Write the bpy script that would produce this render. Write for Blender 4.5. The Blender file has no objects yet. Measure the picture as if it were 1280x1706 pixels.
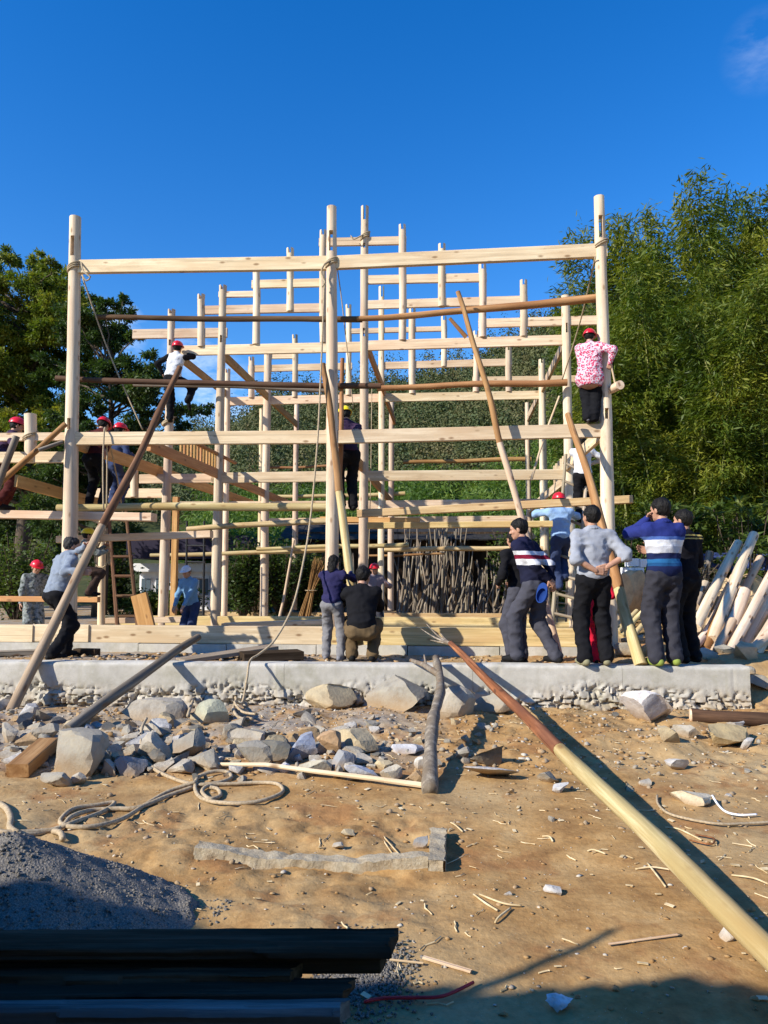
import bpy, math, random
import numpy as np
from mathutils import Vector, Matrix

# ------------------------------------------------------------------ camera, sky, sun, exposure
SC = bpy.context.scene
COL = SC.collection
W_PX, H_PX, F_PX = 1280.0, 1706.0, 1230.0      # the photograph's frame and focal length in its pixels
HORIZON = 955.0                                 # row of the horizon in the photograph
PITCH = math.atan((HORIZON - H_PX / 2) / F_PX)
EYE = Vector((0.0, 0.0, 1.5))
cam_d = bpy.data.cameras.new('camera')
cam = bpy.data.objects.new('camera', cam_d)
COL.objects.link(cam)
cam.location = EYE
cam.rotation_euler = (math.pi / 2 + PITCH, 0, 0)
cam_d.sensor_fit = 'VERTICAL'
cam_d.sensor_height = 24.0
cam_d.lens = 24.0 * F_PX / H_PX
cam_d.clip_start = 0.05
cam_d.clip_end = 3000
SC.camera = cam

SUN_AZ, SUN_EL = math.radians(59), math.radians(30)      # from behind the camera, to the left
TO_SUN = Vector((-math.sin(SUN_AZ) * math.cos(SUN_EL), -math.cos(SUN_AZ) * math.cos(SUN_EL), math.sin(SUN_EL)))
world = bpy.data.worlds.new('World')
SC.world = world
world.use_nodes = True
wn, wl = world.node_tree.nodes, world.node_tree.links
bg = wn['Background']
sky = wn.new('ShaderNodeTexSky')
sky.sky_type = 'NISHITA'
sky.sun_disc = False
sky.sun_elevation = SUN_EL
sky.sun_rotation = math.atan2(TO_SUN.x, TO_SUN.y)
sky.altitude = 300
sky.air_density = 1.2
sky.dust_density = 0.05
sky.ozone_density = 4.0
hsv = wn.new('ShaderNodeHueSaturation')
hsv.inputs['Saturation'].default_value = 1.36
hsv.inputs['Hue'].default_value = 0.512
wl.new(sky.outputs[0], hsv.inputs['Color'])
# a few thin clouds near the skyline, and wisps higher up
tc = wn.new('ShaderNodeTexCoord')
mp = wn.new('ShaderNodeMapping')
mp.inputs['Scale'].default_value = (1.0, 1.0, 2.6)
mp.inputs['Location'].default_value = (0.37, 0.1, 0.0)
wl.new(tc.outputs['Generated'], mp.inputs['Vector'])
cn = wn.new('ShaderNodeTexNoise')
cn.inputs['Scale'].default_value = 3.4
cn.inputs['Detail'].default_value = 7
cn.inputs['Roughness'].default_value = 0.6
wl.new(mp.outputs[0], cn.inputs['Vector'])
cr = wn.new('ShaderNodeValToRGB')
cr.color_ramp.elements[0].position = 0.60
cr.color_ramp.elements[0].color = (0, 0, 0, 1)
cr.color_ramp.elements[1].position = 0.74
cr.color_ramp.elements[1].color = (1, 1, 1, 1)
wl.new(cn.outputs['Fac'], cr.inputs['Fac'])
sx = wn.new('ShaderNodeSeparateXYZ')
wl.new(tc.outputs['Generated'], sx.inputs[0])
low = wn.new('ShaderNodeMapRange')
low.inputs['From Min'].default_value = 0.22
low.inputs['From Max'].default_value = 0.36
low.inputs['To Min'].default_value = 0.85
low.inputs['To Max'].default_value = 0.0
wl.new(sx.outputs['Z'], low.inputs['Value'])
cm = wn.new('ShaderNodeMath'); cm.operation = 'MULTIPLY'
wl.new(cr.outputs['Color'], cm.inputs[0]); wl.new(low.outputs[0], cm.inputs[1])
total = cm.outputs[0]
W_, H_, F_ = 1280.0, 1706.0, 1230.0
for (cx_, cy_, rad, amt) in ((1272, 86, 0.045, 0.11), (186, 552, 0.045, 0.9), (365, 660, 0.060, 0.75), (330, 600, 0.05, 0.5)):   # the few clouds of that day
    a_, b_ = (cx_ - W_ / 2) / F_, (H_ / 2 - cy_) / F_
    d_ = Vector((a_, math.cos(PITCH) - b_ * math.sin(PITCH), math.sin(PITCH) + b_ * math.cos(PITCH))).normalized()
    nm = wn.new('ShaderNodeVectorMath'); nm.operation = 'NORMALIZE'; wl.new(tc.outputs['Generated'], nm.inputs[0])
    ds = wn.new('ShaderNodeVectorMath'); ds.operation = 'DISTANCE'; wl.new(nm.outputs[0], ds.inputs[0]); ds.inputs[1].default_value = d_
    mr = wn.new('ShaderNodeMapRange'); mr.inputs['From Min'].default_value = rad; mr.inputs['From Max'].default_value = rad * 0.15
    mr.inputs['To Min'].default_value = 0.0; mr.inputs['To Max'].default_value = amt; wl.new(ds.outputs['Value'], mr.inputs['Value'])
    n2 = wn.new('ShaderNodeTexNoise'); n2.inputs['Scale'].default_value = 22; n2.inputs['Detail'].default_value = 6; n2.inputs['Roughness'].default_value = 0.62; wl.new(mp.outputs[0], n2.inputs['Vector'])
    r2 = wn.new('ShaderNodeMapRange'); r2.inputs['From Min'].default_value = 0.40; r2.inputs['From Max'].default_value = 0.66; wl.new(n2.outputs['Fac'], r2.inputs['Value'])
    mm = wn.new('ShaderNodeMath'); mm.operation = 'MULTIPLY'; wl.new(mr.outputs[0], mm.inputs[0]); wl.new(r2.outputs[0], mm.inputs[1])
    mx = wn.new('ShaderNodeMath'); mx.operation = 'MAXIMUM'; wl.new(total, mx.inputs[0]); wl.new(mm.outputs[0], mx.inputs[1]); total = mx.outputs[0]
mixc = wn.new('ShaderNodeMix'); mixc.data_type = 'RGBA'
wl.new(total, mixc.inputs['Factor'])
wl.new(hsv.outputs[0], mixc.inputs['A'])
mixc.inputs['B'].default_value = (5.2, 5.8, 6.6, 1)
wl.new(mixc.outputs['Result'], bg.inputs['Color'])
bg.inputs['Strength'].default_value = 0.15

sun_d = bpy.data.lights.new('sun', 'SUN')
sun_d.energy = 5.0
sun_d.angle = math.radians(0.5)
sun_d.color = (1.0, 0.935, 0.82)
sun = bpy.data.objects.new('sun', sun_d)
COL.objects.link(sun)
sun.location = TO_SUN * 40
sun.rotation_euler = TO_SUN.to_track_quat('Z', 'Y').to_euler()

vs = SC.view_settings
vs.view_transform = 'Standard'
vs.look = 'None'
vs.exposure = 0.52
vs.gamma = 1.0
vs.use_curve_mapping = False
SC.cycles.max_bounces = 6
SC.cycles.diffuse_bounces = 3
SC.cycles.transparent_max_bounces = 6
SC.cycles.use_denoising = True

# ------------------------------------------------------------------ measuring helpers
CP, SP = math.cos(PITCH), math.sin(PITCH)
TAN_A = math.tan(math.radians(5.35))            # the house stands turned by this much
FRAME_D = (10.1, 13.2, 16.6, 19.8)              # distance of the four post rows
U_DIR = Vector((math.cos(math.radians(5.35)), -math.sin(math.radians(5.35)), 0))
V_DIR = Vector((math.sin(math.radians(5.35)), math.cos(math.radians(5.35)), 0))

def ray(x, y):
    a, b = (x - W_PX / 2) / F_PX, (H_PX / 2 - y) / F_PX
    return Vector((a, CP - b * SP, SP + b * CP))
def at_depth(x, y, d):
    r = ray(x, y); return EYE + r * (d / r.y)
def at_height(x, y, z):
    r = ray(x, y); return EYE + r * ((z - EYE.z) / r.z)
def at_row(x, y, d):
    """point of the post row whose distance straight ahead is d"""
    r = ray(x, y); return EYE + r * (d / (r.y + r.x * TAN_A))
def size_at(px, p):
    return px / F_PX * ((p - EYE).dot(Vector((0, CP, SP))))

# ------------------------------------------------------------------ object helpers
def finish_mesh(me, mats, smooth):
    for m in (mats if isinstance(mats, (list, tuple)) else [mats]):
        me.materials.append(m)
    if smooth:
        me.polygons.foreach_set('use_smooth', np.ones(len(me.polygons), dtype=bool))
    me.update()

def mesh_np(name, v, f, mats, smooth=False, midx=None):
    """v (N,3), f (M,3|4) numpy arrays"""
    v = np.asarray(v, dtype=np.float32); f = np.asarray(f, dtype=np.int32)
    me = bpy.data.meshes.new(name)
    me.vertices.add(len(v)); me.vertices.foreach_set('co', v.ravel())
    k = f.shape[1]
    me.loops.add(f.size); me.loops.foreach_set('vertex_index', f.ravel())
    me.polygons.add(len(f))
    me.polygons.foreach_set('loop_start', np.arange(0, f.size, k, dtype=np.int32))
    me.polygons.foreach_set('loop_total', np.full(len(f), k, dtype=np.int32))
    if midx is not None:
        me.polygons.foreach_set('material_index', np.asarray(midx, dtype=np.int32))
    me.update(calc_edges=True)
    finish_mesh(me, mats, smooth)
    return me

def mesh_py(name, v, f, mats, smooth=False, midx=None):
    me = bpy.data.meshes.new(name)
    me.from_pydata([tuple(p) for p in v], [], f)
    if midx is not None:
        me.polygons.foreach_set('material_index', np.asarray(midx, dtype=np.int32))
    finish_mesh(me, mats, smooth)
    return me

def link(name, me, parent=None, M=None, color=None):
    o = bpy.data.objects.new(name, me)
    COL.objects.link(o)
    if parent is not None:
        o.parent = parent
    if M is not None:
        o.matrix_local = M
    if color is not None:
        o.color = (*color[:3], 1)
    return o

def tag(o, label=None, cat=None, group=None, kind=None):
    if label: o['label'] = label
    if cat: o['category'] = cat
    if group: o['group'] = group
    if kind: o['kind'] = kind
    return o

def thing(name, label, cat, loc=(0, 0, 0), rz=0.0, group=None):
    o = bpy.data.objects.new(name, None)
    o.empty_display_size = 0.2
    COL.objects.link(o)
    o.location = loc; o.rotation_euler = (0, 0, rz)
    return tag(o, label, cat, group)

def to_parent(parent, M):
    """world matrix -> local matrix under an (unrotated or z-rotated) root"""
    if parent is None: return M
    return parent.matrix_basis.inverted() @ M

def axis_matrix(p0, p1, xhint=None):
    z = (p1 - p0).normalized()
    h = xhint or U_DIR
    if abs(z.dot(h)) > 0.95: h = Vector((0, 0, 1))
    y = z.cross(h).normalized(); x = y.cross(z)
    M = Matrix((x, y, z)).transposed().to_4x4()
    M.translation = p0
    return M

class MB:
    """collects pieces of one mesh"""
    def __init__(self): self.v, self.f, self.m = [], [], []
    def add(self, v, f, mi=0):
        n = len(self.v)
        self.v += [tuple(p) for p in v]
        for q in f:
            self.f.append(tuple(i + n for i in q)); self.m.append(mi)
    def box(self, c, s, M=None, mi=0):
        v = [Vector((c[0] + sx * s[0] / 2, c[1] + sy * s[1] / 2, c[2] + sz * s[2] / 2)) for sx in (-1, 1) for sy in (-1, 1) for sz in (-1, 1)]
        if M is not None: v = [M @ p for p in v]
        self.add(v, [(0, 1, 3, 2), (4, 6, 7, 5), (0, 4, 5, 1), (2, 3, 7, 6), (0, 2, 6, 4), (1, 5, 7, 3)], mi)
    def prism(self, poly, z0, z1, mi=0):
        n = len(poly)
        v = [(p[0], p[1], z0) for p in poly] + [(p[0], p[1], z1) for p in poly]
        f = [tuple(reversed(range(n))), tuple(range(n, 2 * n))] + [(i, (i + 1) % n, n + (i + 1) % n, n + i) for i in range(n)]
        self.add(v, f, mi)
    def tube(self, pts, rad, n=8, mi=0, cap=True):
        pts = [Vector(p) for p in pts]
        if not hasattr(rad, '__len__'): rad = [rad] * len(pts)
        v, f = [], []
        ref = Vector((0, 0, 1))
        t0 = (pts[1] - pts[0]).normalized()
        if abs(t0.dot(ref)) > 0.9: ref = Vector((1, 0, 0))
        x = t0.cross(ref).normalized()
        for i, p in enumerate(pts):
            t = (pts[min(i + 1, len(pts) - 1)] - pts[max(i - 1, 0)]).normalized()
            x = (x - t * x.dot(t)).normalized(); y = t.cross(x)
            for k in range(n):
                a = 2 * math.pi * k / n
                v.append(p + (x * math.cos(a) + y * math.sin(a)) * rad[i])
        for i in range(len(pts) - 1):
            for k in range(n):
                f.append((i * n + k, i * n + (k + 1) % n, (i + 1) * n + (k + 1) % n, (i + 1) * n + k))
        if cap:
            f.append(tuple(reversed(range(n)))); f.append(tuple(range((len(pts) - 1) * n, len(pts) * n)))
        self.add(v, f, mi)
    def mesh(self, name, mats, smooth=False):
        return mesh_py(name, self.v, self.f, mats, smooth, self.m)

def smooth_by_angle(me, deg=40):
    """smooth shading with sharp edges kept"""
    import bmesh
    b = bmesh.new(); b.from_mesh(me)
    for f in b.faces: f.smooth = True
    for e in b.edges:
        if len(e.link_faces) == 2 and e.calc_face_angle(0) > math.radians(deg): e.smooth = False
    b.to_mesh(me); b.free()

def spline(pts, per=6):
    """Catmull-Rom through points"""
    P = [Vector(p) for p in pts]
    out = []
    for i in range(len(P) - 1):
        a, b, c, d = P[max(i - 1, 0)], P[i], P[i + 1], P[min(i + 2, len(P) - 1)]
        for k in range(per):
            t = k / per
            out.append(0.5 * ((2 * b) + (c - a) * t + (2 * a - 5 * b + 4 * c - d) * t * t + (3 * b - a - 3 * c + d) * t ** 3))
    out.append(P[-1])
    return out

# ------------------------------------------------------------------ materials
class NT:
    def __init__(self, name):
        self.mat = bpy.data.materials.new(name)
        self.mat.use_nodes = True
        self.n, self.l = self.mat.node_tree.nodes, self.mat.node_tree.links
        self.b = self.n['Principled BSDF']
    def new(self, t, **kw):
        nd = self.n.new(t)
        for k, v in kw.items():
            if k in nd.inputs.keys(): nd.inputs[k].default_value = v
            else: setattr(nd, k, v)
        return nd
    def link(self, a, b): self.l.new(a, b)
    def coord(self, scale=(1, 1, 1), kind='Object', loc=(0, 0, 0)):
        t = self.new('ShaderNodeTexCoord'); m = self.new('ShaderNodeMapping')
        m.inputs['Scale'].default_value = scale; m.inputs['Location'].default_value = loc
        self.link(t.outputs[kind], m.inputs['Vector']); return m.outputs[0]
    def wcoord(self, scale=(1, 1, 1)):
        g = self.new('ShaderNodeNewGeometry'); m = self.new('ShaderNodeMapping')
        m.inputs['Scale'].default_value = scale
        self.link(g.outputs['Position'], m.inputs['Vector']); return m.outputs[0]
    def noise(self, vec, scale, detail=4, rough=0.55, out='Fac'):
        t = self.new('ShaderNodeTexNoise', Scale=scale, Detail=detail, Roughness=rough)
        self.link(vec, t.inputs['Vector']); return t.outputs[out]
    def voro(self, vec, scale, out='Distance'):
        t = self.new('ShaderNodeTexVoronoi', Scale=scale)
        self.link(vec, t.inputs['Vector']); return t.outputs[out]
    def ramp(self, fac, stops):
        r = self.new('ShaderNodeValToRGB'); e = r.color_ramp.elements
        while len(e) < len(stops): e.new(0.5)
        for el, (p, c) in zip(e, stops):
            el.position = p; el.color = (*c, 1) if len(c) == 3 else c
        self.link(fac, r.inputs['Fac']); return r.outputs['Color']
    def fac(self, fac, a, b):
        r = self.new('ShaderNodeMapRange'); r.clamp = True
        r.inputs['From Min'].default_value = a; r.inputs['From Max'].default_value = b
        self.link(fac, r.inputs['Value']); return r.outputs[0]
    def math(self, op, a, b=None):
        m = self.new('ShaderNodeMath'); m.operation = op
        for i, s in enumerate((a, b)):
            if s is None: continue
            if isinstance(s, (int, float)): m.inputs[i].default_value = s
            else: self.link(s, m.inputs[i])
        return m.outputs[0]
    def mix(self, fac, a, b, mode='MIX'):
        m = self.new('ShaderNodeMix'); m.data_type = 'RGBA'; m.blend_type = mode
        for s, k in ((fac, 'Factor'), (a, 'A'), (b, 'B')):
            idx = {'Factor': 0, 'A': 6, 'B': 7}[k]
            if isinstance(s, (int, float)): m.inputs[idx].default_value = s
            elif isinstance(s, tuple): m.inputs[idx].default_value = (*s, 1) if len(s) == 3 else s
            else: self.link(s, m.inputs[idx])
        return m.outputs[2]
    def rand(self):
        return self.new('ShaderNodeObjectInfo').outputs['Random']
    def objcolor(self):
        return self.new('ShaderNodeObjectInfo').outputs['Color']
    def vary(self, col, amt=0.15, hue=0.0):
        """per-object brightness change"""
        h = self.new('ShaderNodeHueSaturation')
        r = self.new('ShaderNodeMapRange'); r.inputs['To Min'].default_value = 1 - amt; r.inputs['To Max'].default_value = 1 + amt
        self.link(self.rand(), r.inputs['Value']); self.link(r.outputs[0], h.inputs['Value'])
        if hue:
            w = self.new('ShaderNodeTexWhiteNoise'); w.noise_dimensions = '1D'
            self.link(self.rand(), w.inputs['W'])
            r2 = self.new('ShaderNodeMapRange'); r2.inputs['To Min'].default_value = 0.5 - hue; r2.inputs['To Max'].default_value = 0.5 + hue
            self.link(w.outputs['Value'], r2.inputs['Value']); self.link(r2.outputs[0], h.inputs['Hue'])
        self.link(col, h.inputs['Color']); return h.outputs[0]
    def done(self, col, rough=0.8, bump=None, strength=0.3, dist=0.02, spec=0.3):
        if isinstance(col, tuple): self.b.inputs['Base Color'].default_value = (*col, 1)
        else: self.link(col, self.b.inputs['Base Color'])
        if isinstance(rough, (int, float)): self.b.inputs['Roughness'].default_value = rough
        else: self.link(rough, self.b.inputs['Roughness'])
        self.b.inputs['Specular IOR Level'].default_value = spec
        if bump is not None:
            bp = self.new('ShaderNodeBump', Strength=strength, Distance=dist)
            self.link(bump, bp.inputs['Height']); self.link(bp.outputs[0], self.b.inputs['Normal'])
        return self.mat

def wood(name, c0, c1, knot=(0.20, 0.10, 0.045), knots=True, stain=None, rough=0.72, vary=0.17, hue=0.011, grain=1.0, spec=0.18):
    t = NT(name)
    c0 = tuple(x * 0.80 for x in c0); c1 = tuple(x * 0.86 for x in c1); stain = tuple(x * 0.70 for x in (stain or c0))
    v = t.coord((19 * grain, 19 * grain, 0.9), loc=(3.1, 1.7, 0))
    off = t.new('ShaderNodeVectorMath'); off.operation = 'ADD'
    cx = t.new('ShaderNodeCombineXYZ'); rm = t.math('MULTIPLY', t.rand(), 60.0)
    t.link(rm, cx.inputs[2]); t.link(rm, cx.inputs[0]); t.link(v, off.inputs[0]); t.link(cx.outputs[0], off.inputs[1])
    g = t.noise(off.outputs[0], 1.0, 6, 0.68)
    col = t.ramp(g, [(0.34, tuple(x * 0.80 for x in c0)), (0.48, c0), (0.66, c1)])
    # broad tone changes along the piece
    v2 = t.coord((3, 3, 0.7)); off2 = t.new('ShaderNodeVectorMath'); off2.operation = 'ADD'
    t.link(v2, off2.inputs[0]); t.link(cx.outputs[0], off2.inputs[1])
    b = t.noise(off2.outputs[0], 1.6, 3, 0.5)
    tint = stain or tuple(x * 0.72 for x in c0)
    col = t.mix(t.math('MULTIPLY', t.fac(b, 0.44, 0.66), 0.75), col, tint)
    if knots:
        v3 = t.coord((8, 8, 3.4)); off3 = t.new('ShaderNodeVectorMath'); off3.operation = 'ADD'
        t.link(v3, off3.inputs[0]); t.link(cx.outputs[0], off3.inputs[1])
        k = t.voro(off3.outputs[0], 1.0)
        kf = t.fac(k, 0.19, 0.08)
        col = t.mix(t.math('MULTIPLY', kf, 0.8), col, knot)
    v4 = t.coord((46, 46, 0.42)); off4 = t.new('ShaderNodeVectorMath'); off4.operation = 'ADD'
    t.link(v4, off4.inputs[0]); t.link(cx.outputs[0], off4.inputs[1])
    crack = t.fac(t.noise(off4.outputs[0], 1.0, 2, 0.5), 0.665, 0.70)
    col = t.mix(t.math('MULTIPLY', crack, 0.55), col, tuple(x * 0.34 for x in c0))
    v5 = t.coord((5, 5, 1.9)); off5 = t.new('ShaderNodeVectorMath'); off5.operation = 'ADD'
    t.link(v5, off5.inputs[0]); t.link(cx.outputs[0], off5.inputs[1])
    dirt = t.fac(t.noise(off5.outputs[0], 1.3, 5, 0.7), 0.56, 0.74)
    col = t.mix(t.math('MULTIPLY', dirt, 0.45), col, tuple(x * y for x, y in zip(c0, (0.56, 0.48, 0.42))))
    col = t.vary(col, vary, hue)
    return t.done(col, rough, g, 0.45, 0.006, spec)

def mat_cloth(name, c, rough=0.9, weave=0.25, pattern=None):
    t = NT(name)
    v = t.coord((1, 1, 1))
    n = t.noise(v, 9, 4, 0.6); fine = t.noise(v, 160, 2, 0.5)
    col = pattern(t, v) if pattern else None
    if col is None:
        col = t.ramp(n, [(0.3, tuple(x * 0.93 for x in c)), (0.7, tuple(min(1, x * 1.04) for x in c))])
    b = t.mix(0.35, n, fine)
    return t.done(col, rough, t.mix(0.6, b, t.noise(t.coord((1.6, 0.6, 1.0)), 13, 3, 0.55)), weave + 0.15, 0.018, 0.10)

M = {}
M['fresh'] = wood('fresh_pine', (0.80, 0.60, 0.39), (0.90, 0.73, 0.51), stain=(0.80, 0.55, 0.33))
M['post'] = wood('peeled_pine', (0.78, 0.61, 0.43), (0.88, 0.74, 0.56), knot=(0.30, 0.17, 0.09), stain=(0.78, 0.55, 0.38))
M['yellow'] = wood('yellow_pine', (0.72, 0.52, 0.24), (0.84, 0.66, 0.36), stain=(0.74, 0.48, 0.22))
M['orange'] = wood('orange_pine', (0.66, 0.35, 0.13), (0.76, 0.45, 0.19), stain=(0.62, 0.30, 0.12))
M['pole_dark'] = wood('barked_pole', (0.075, 0.040, 0.024), (0.17, 0.090, 0.050), stain=(0.20, 0.12, 0.07), knots=False, rough=0.85)
M['pole_brown'] = wood('brown_pole', (0.16, 0.085, 0.042), (0.30, 0.17, 0.085), stain=(0.12, 0.07, 0.04), knots=True, rough=0.85)
M['pole_tan'] = wood('tan_pole', (0.42, 0.22, 0.085), (0.58, 0.34, 0.15), stain=(0.35, 0.16, 0.06))
M['pole_grey'] = wood('grey_pole', (0.24, 0.20, 0.155), (0.46, 0.39, 0.30), stain=(0.26, 0.19, 0.12))
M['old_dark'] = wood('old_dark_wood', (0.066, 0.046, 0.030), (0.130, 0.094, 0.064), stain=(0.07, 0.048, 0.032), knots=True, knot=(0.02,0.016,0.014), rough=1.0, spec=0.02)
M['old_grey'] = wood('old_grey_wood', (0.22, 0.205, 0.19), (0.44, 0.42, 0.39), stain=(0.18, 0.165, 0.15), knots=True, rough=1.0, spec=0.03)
M['prop_tan'] = wood('peeled_prop', (0.50, 0.37, 0.235), (0.66, 0.52, 0.36), stain=(0.42, 0.29, 0.17))
M['bark_red'] = wood('red_bark', (0.26, 0.095, 0.040), (0.52, 0.22, 0.10), stain=(0.16, 0.065, 0.04), knots=True, knot=(0.08, 0.035, 0.02), rough=0.95, grain=1.1)
M['peeled'] = wood('peeled_log', (0.60, 0.46, 0.22), (0.84, 0.68, 0.40), stain=(0.58, 0.36, 0.14), knots=True, knot=(0.26, 0.14, 0.06), grain=1.3)
M['ladder'] = wood('weathered_ladder', (0.36, 0.29, 0.20), (0.54, 0.45, 0.33), stain=(0.3, 0.24, 0.17))

LUMP = lambda x, y, z: fbm(x, y, z, 3, 0.6)
# ------------------------------------------------------------------ timber builders
def circle(r, n, jit=0.0, rng=None, a0=0.0):
    return [(r * math.cos(a0 + 2 * math.pi * k / n), r * math.sin(a0 + 2 * math.pi * k / n)) for k in range(n)]

def rod_mesh(name, L, r0, r1, mat, slots=(), wob=0.0, n=14, seed=0, step=0.45, split=None, mats=None, lump=0.0):
    """round timber along local Z; slots = ((z0, z1, width), ...) cut right through from front to back"""
    rng = random.Random(seed)
    mb = MB()
    R = lambda z: r0 + (r1 - r0) * z / L
    ph = [rng.uniform(0, 6.28) for _ in range(4)]
    def cen(z):
        s = z / L
        return (wob * (math.sin(s * 3.1 + ph[0]) - math.sin(ph[0]) * (1 - s) - math.sin(3.1 + ph[0]) * s) + wob * 0.35 * math.sin(s * 9 + ph[1]) * min(1, 4 * s * (1 - s) * 2),
                wob * (math.sin(s * 3.6 + ph[2]) - math.sin(ph[2]) * (1 - s) - math.sin(3.6 + ph[2]) * s))
    def rr(z): return R(z) * (1 + 0.03 * math.sin(z * 5.3 + ph[1]) + 0.022 * math.sin(z * 11.7 + ph[3]) + 0.012 * math.sin(z * 31 + ph[0]))
    cuts = sorted(slots)
    segs, z = [], 0.0
    for (a, b, w) in cuts:
        if a > z + 1e-4: segs.append((z, a, None))
        segs.append((a, b, w)); z = b
    if z < L - 1e-4: segs.append((z, L, None))
    for (a, b, w) in segs:
        k = max(1, int(round((b - a) / step)))
        zs = [a + (b - a) * i / k for i in range(k + 1)]
        sides = [None] if w is None else [1, -1]
        for sd in sides:
            v, f = [], []
            for zz in zs:
                r = rr(zz); c = cen(zz)
                if sd is None:
                    ring = circle(r, n)
                    if lump: ring = [(p[0] * (1 + lump * float(LUMP(math.cos(math.atan2(p[1], p[0])) * 2.2 + seed, math.sin(math.atan2(p[1], p[0])) * 2.2, zz * 6.0))), p[1] * (1 + lump * float(LUMP(math.cos(math.atan2(p[1], p[0])) * 2.2 + seed, math.sin(math.atan2(p[1], p[0])) * 2.2, zz * 6.0)))) for p in ring]
                else:
                    a_ = math.acos(min(0.95, w / 2 / r))
                    m = max(5, n // 2)
                    ring = [(sd * r * math.cos(-a_ + 2 * a_ * i / (m - 1)), r * math.sin(-a_ + 2 * a_ * i / (m - 1)) * sd) for i in range(m)]
                v += [(p[0] + c[0], p[1] + c[1], zz) for p in ring]
            m = len(ring)
            for i in range(len(zs) - 1):
                mi = 0 if split is None or zs[i] < split else 1
                for q in range(m):
                    f.append((i * m + q, i * m + (q + 1) % m, (i + 1) * m + (q + 1) % m, (i + 1) * m + q))
            f.append(tuple(reversed(range(m)))); f.append(tuple(range(len(zs) * m - m, len(zs) * m)))
            mb.add(v, f)
    me = mb.mesh(name, mats or mat, False)
    smooth_by_angle(me, 38)
    return me

_seed = [100]
def rod(name, p0, p1, r0, r1, mat, parent=None, slots=(), wob=0.0, n=12, xhint=None, step=0.45):
    _seed[0] += 1
    p0, p1 = Vector(p0), Vector(p1)
    L = (p1 - p0).length
    me = rod_mesh(name, L, r0, r1, mat, slots, wob, n, _seed[0], step)
    return link(name, me, parent, to_parent(parent, axis_matrix(p0, p1, xhint)))

def beam_mesh(name, L, w, h, mat, ch=0.006, taper=0.0):
    """squared timber along local Z: w along local X, h along local Y, small chamfers"""
    def prof(w, h):
        return [(-w/2+ch, -h/2), (w/2-ch, -h/2), (w/2, -h/2+ch), (w/2, h/2-ch), (w/2-ch, h/2), (-w/2+ch, h/2), (-w/2, h/2-ch), (-w/2, -h/2+ch)]
    mb = MB()
    k = max(1, int(L / 0.8)); v, f = [], []
    for i in range(k + 1):
        v += [(a, b, L * i / k) for a, b in prof(w * (1 - taper * i / k), h * (1 - taper * i / k))]
    for i in range(k):
        for q in range(8): f.append((i*8+q, i*8+(q+1) % 8, (i+1)*8+(q+1) % 8, (i+1)*8+q))
    f.append(tuple(reversed(range(8)))); f.append(tuple(range(k*8, k*8+8)))
    mb.add(v, f)
    return mb.mesh(name, mat)

def beam(name, p0, p1, w, h, mat, parent=None, up=None, ch=0.006, taper=0.0):
    """w = horizontal thickness, h = height"""
    p0, p1 = Vector(p0), Vector(p1)
    z = (p1 - p0).normalized(); up = up or Vector((0, 0, 1))
    x = up.cross(z).normalized(); y = z.cross(x)
    Mx = Matrix((x, y, z)).transposed().to_4x4(); Mx.translation = p0
    me = beam_mesh(name, (p1 - p0).length, w, h, mat, ch, taper)
    return link(name, me, parent, to_parent(parent, Mx))
# ------------------------------------------------------------------ numpy noise
_rs = np.random.RandomState(7)
_LAT = _rs.rand(64, 64, 64).astype(np.float32)
def vnoise(x, y, z=0.0):
    x, y, z = np.broadcast_arrays(np.asarray(x, float), np.asarray(y, float), np.asarray(z, float))
    xi, yi, zi = np.floor(x).astype(int), np.floor(y).astype(int), np.floor(z).astype(int)
    fx, fy, fz = x - xi, y - yi, z - zi
    fx, fy, fz = fx*fx*(3-2*fx), fy*fy*(3-2*fy), fz*fz*(3-2*fz)
    r = 0
    for dx in (0, 1):
        for dy in (0, 1):
            for dz in (0, 1):
                w = (fx if dx else 1-fx) * (fy if dy else 1-fy) * (fz if dz else 1-fz)
                r = r + w * _LAT[(xi+dx) % 64, (yi+dy) % 64, (zi+dz) % 64]
    return r
def fbm(x, y, z=0.0, o=4, g=0.5):
    a, s, n = 1.0, 0.0, 0.0
    for i in range(o):
        s = s + a * (vnoise(x * 2**i + 17.3*i, y * 2**i + 5.1*i, z * 2**i) - 0.5); n += a; a *= g
    return s / n * 2
def sstep(a, b, x):
    t = np.clip((x - a) / (b - a), 0, 1); return t*t*(3-2*t)

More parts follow.
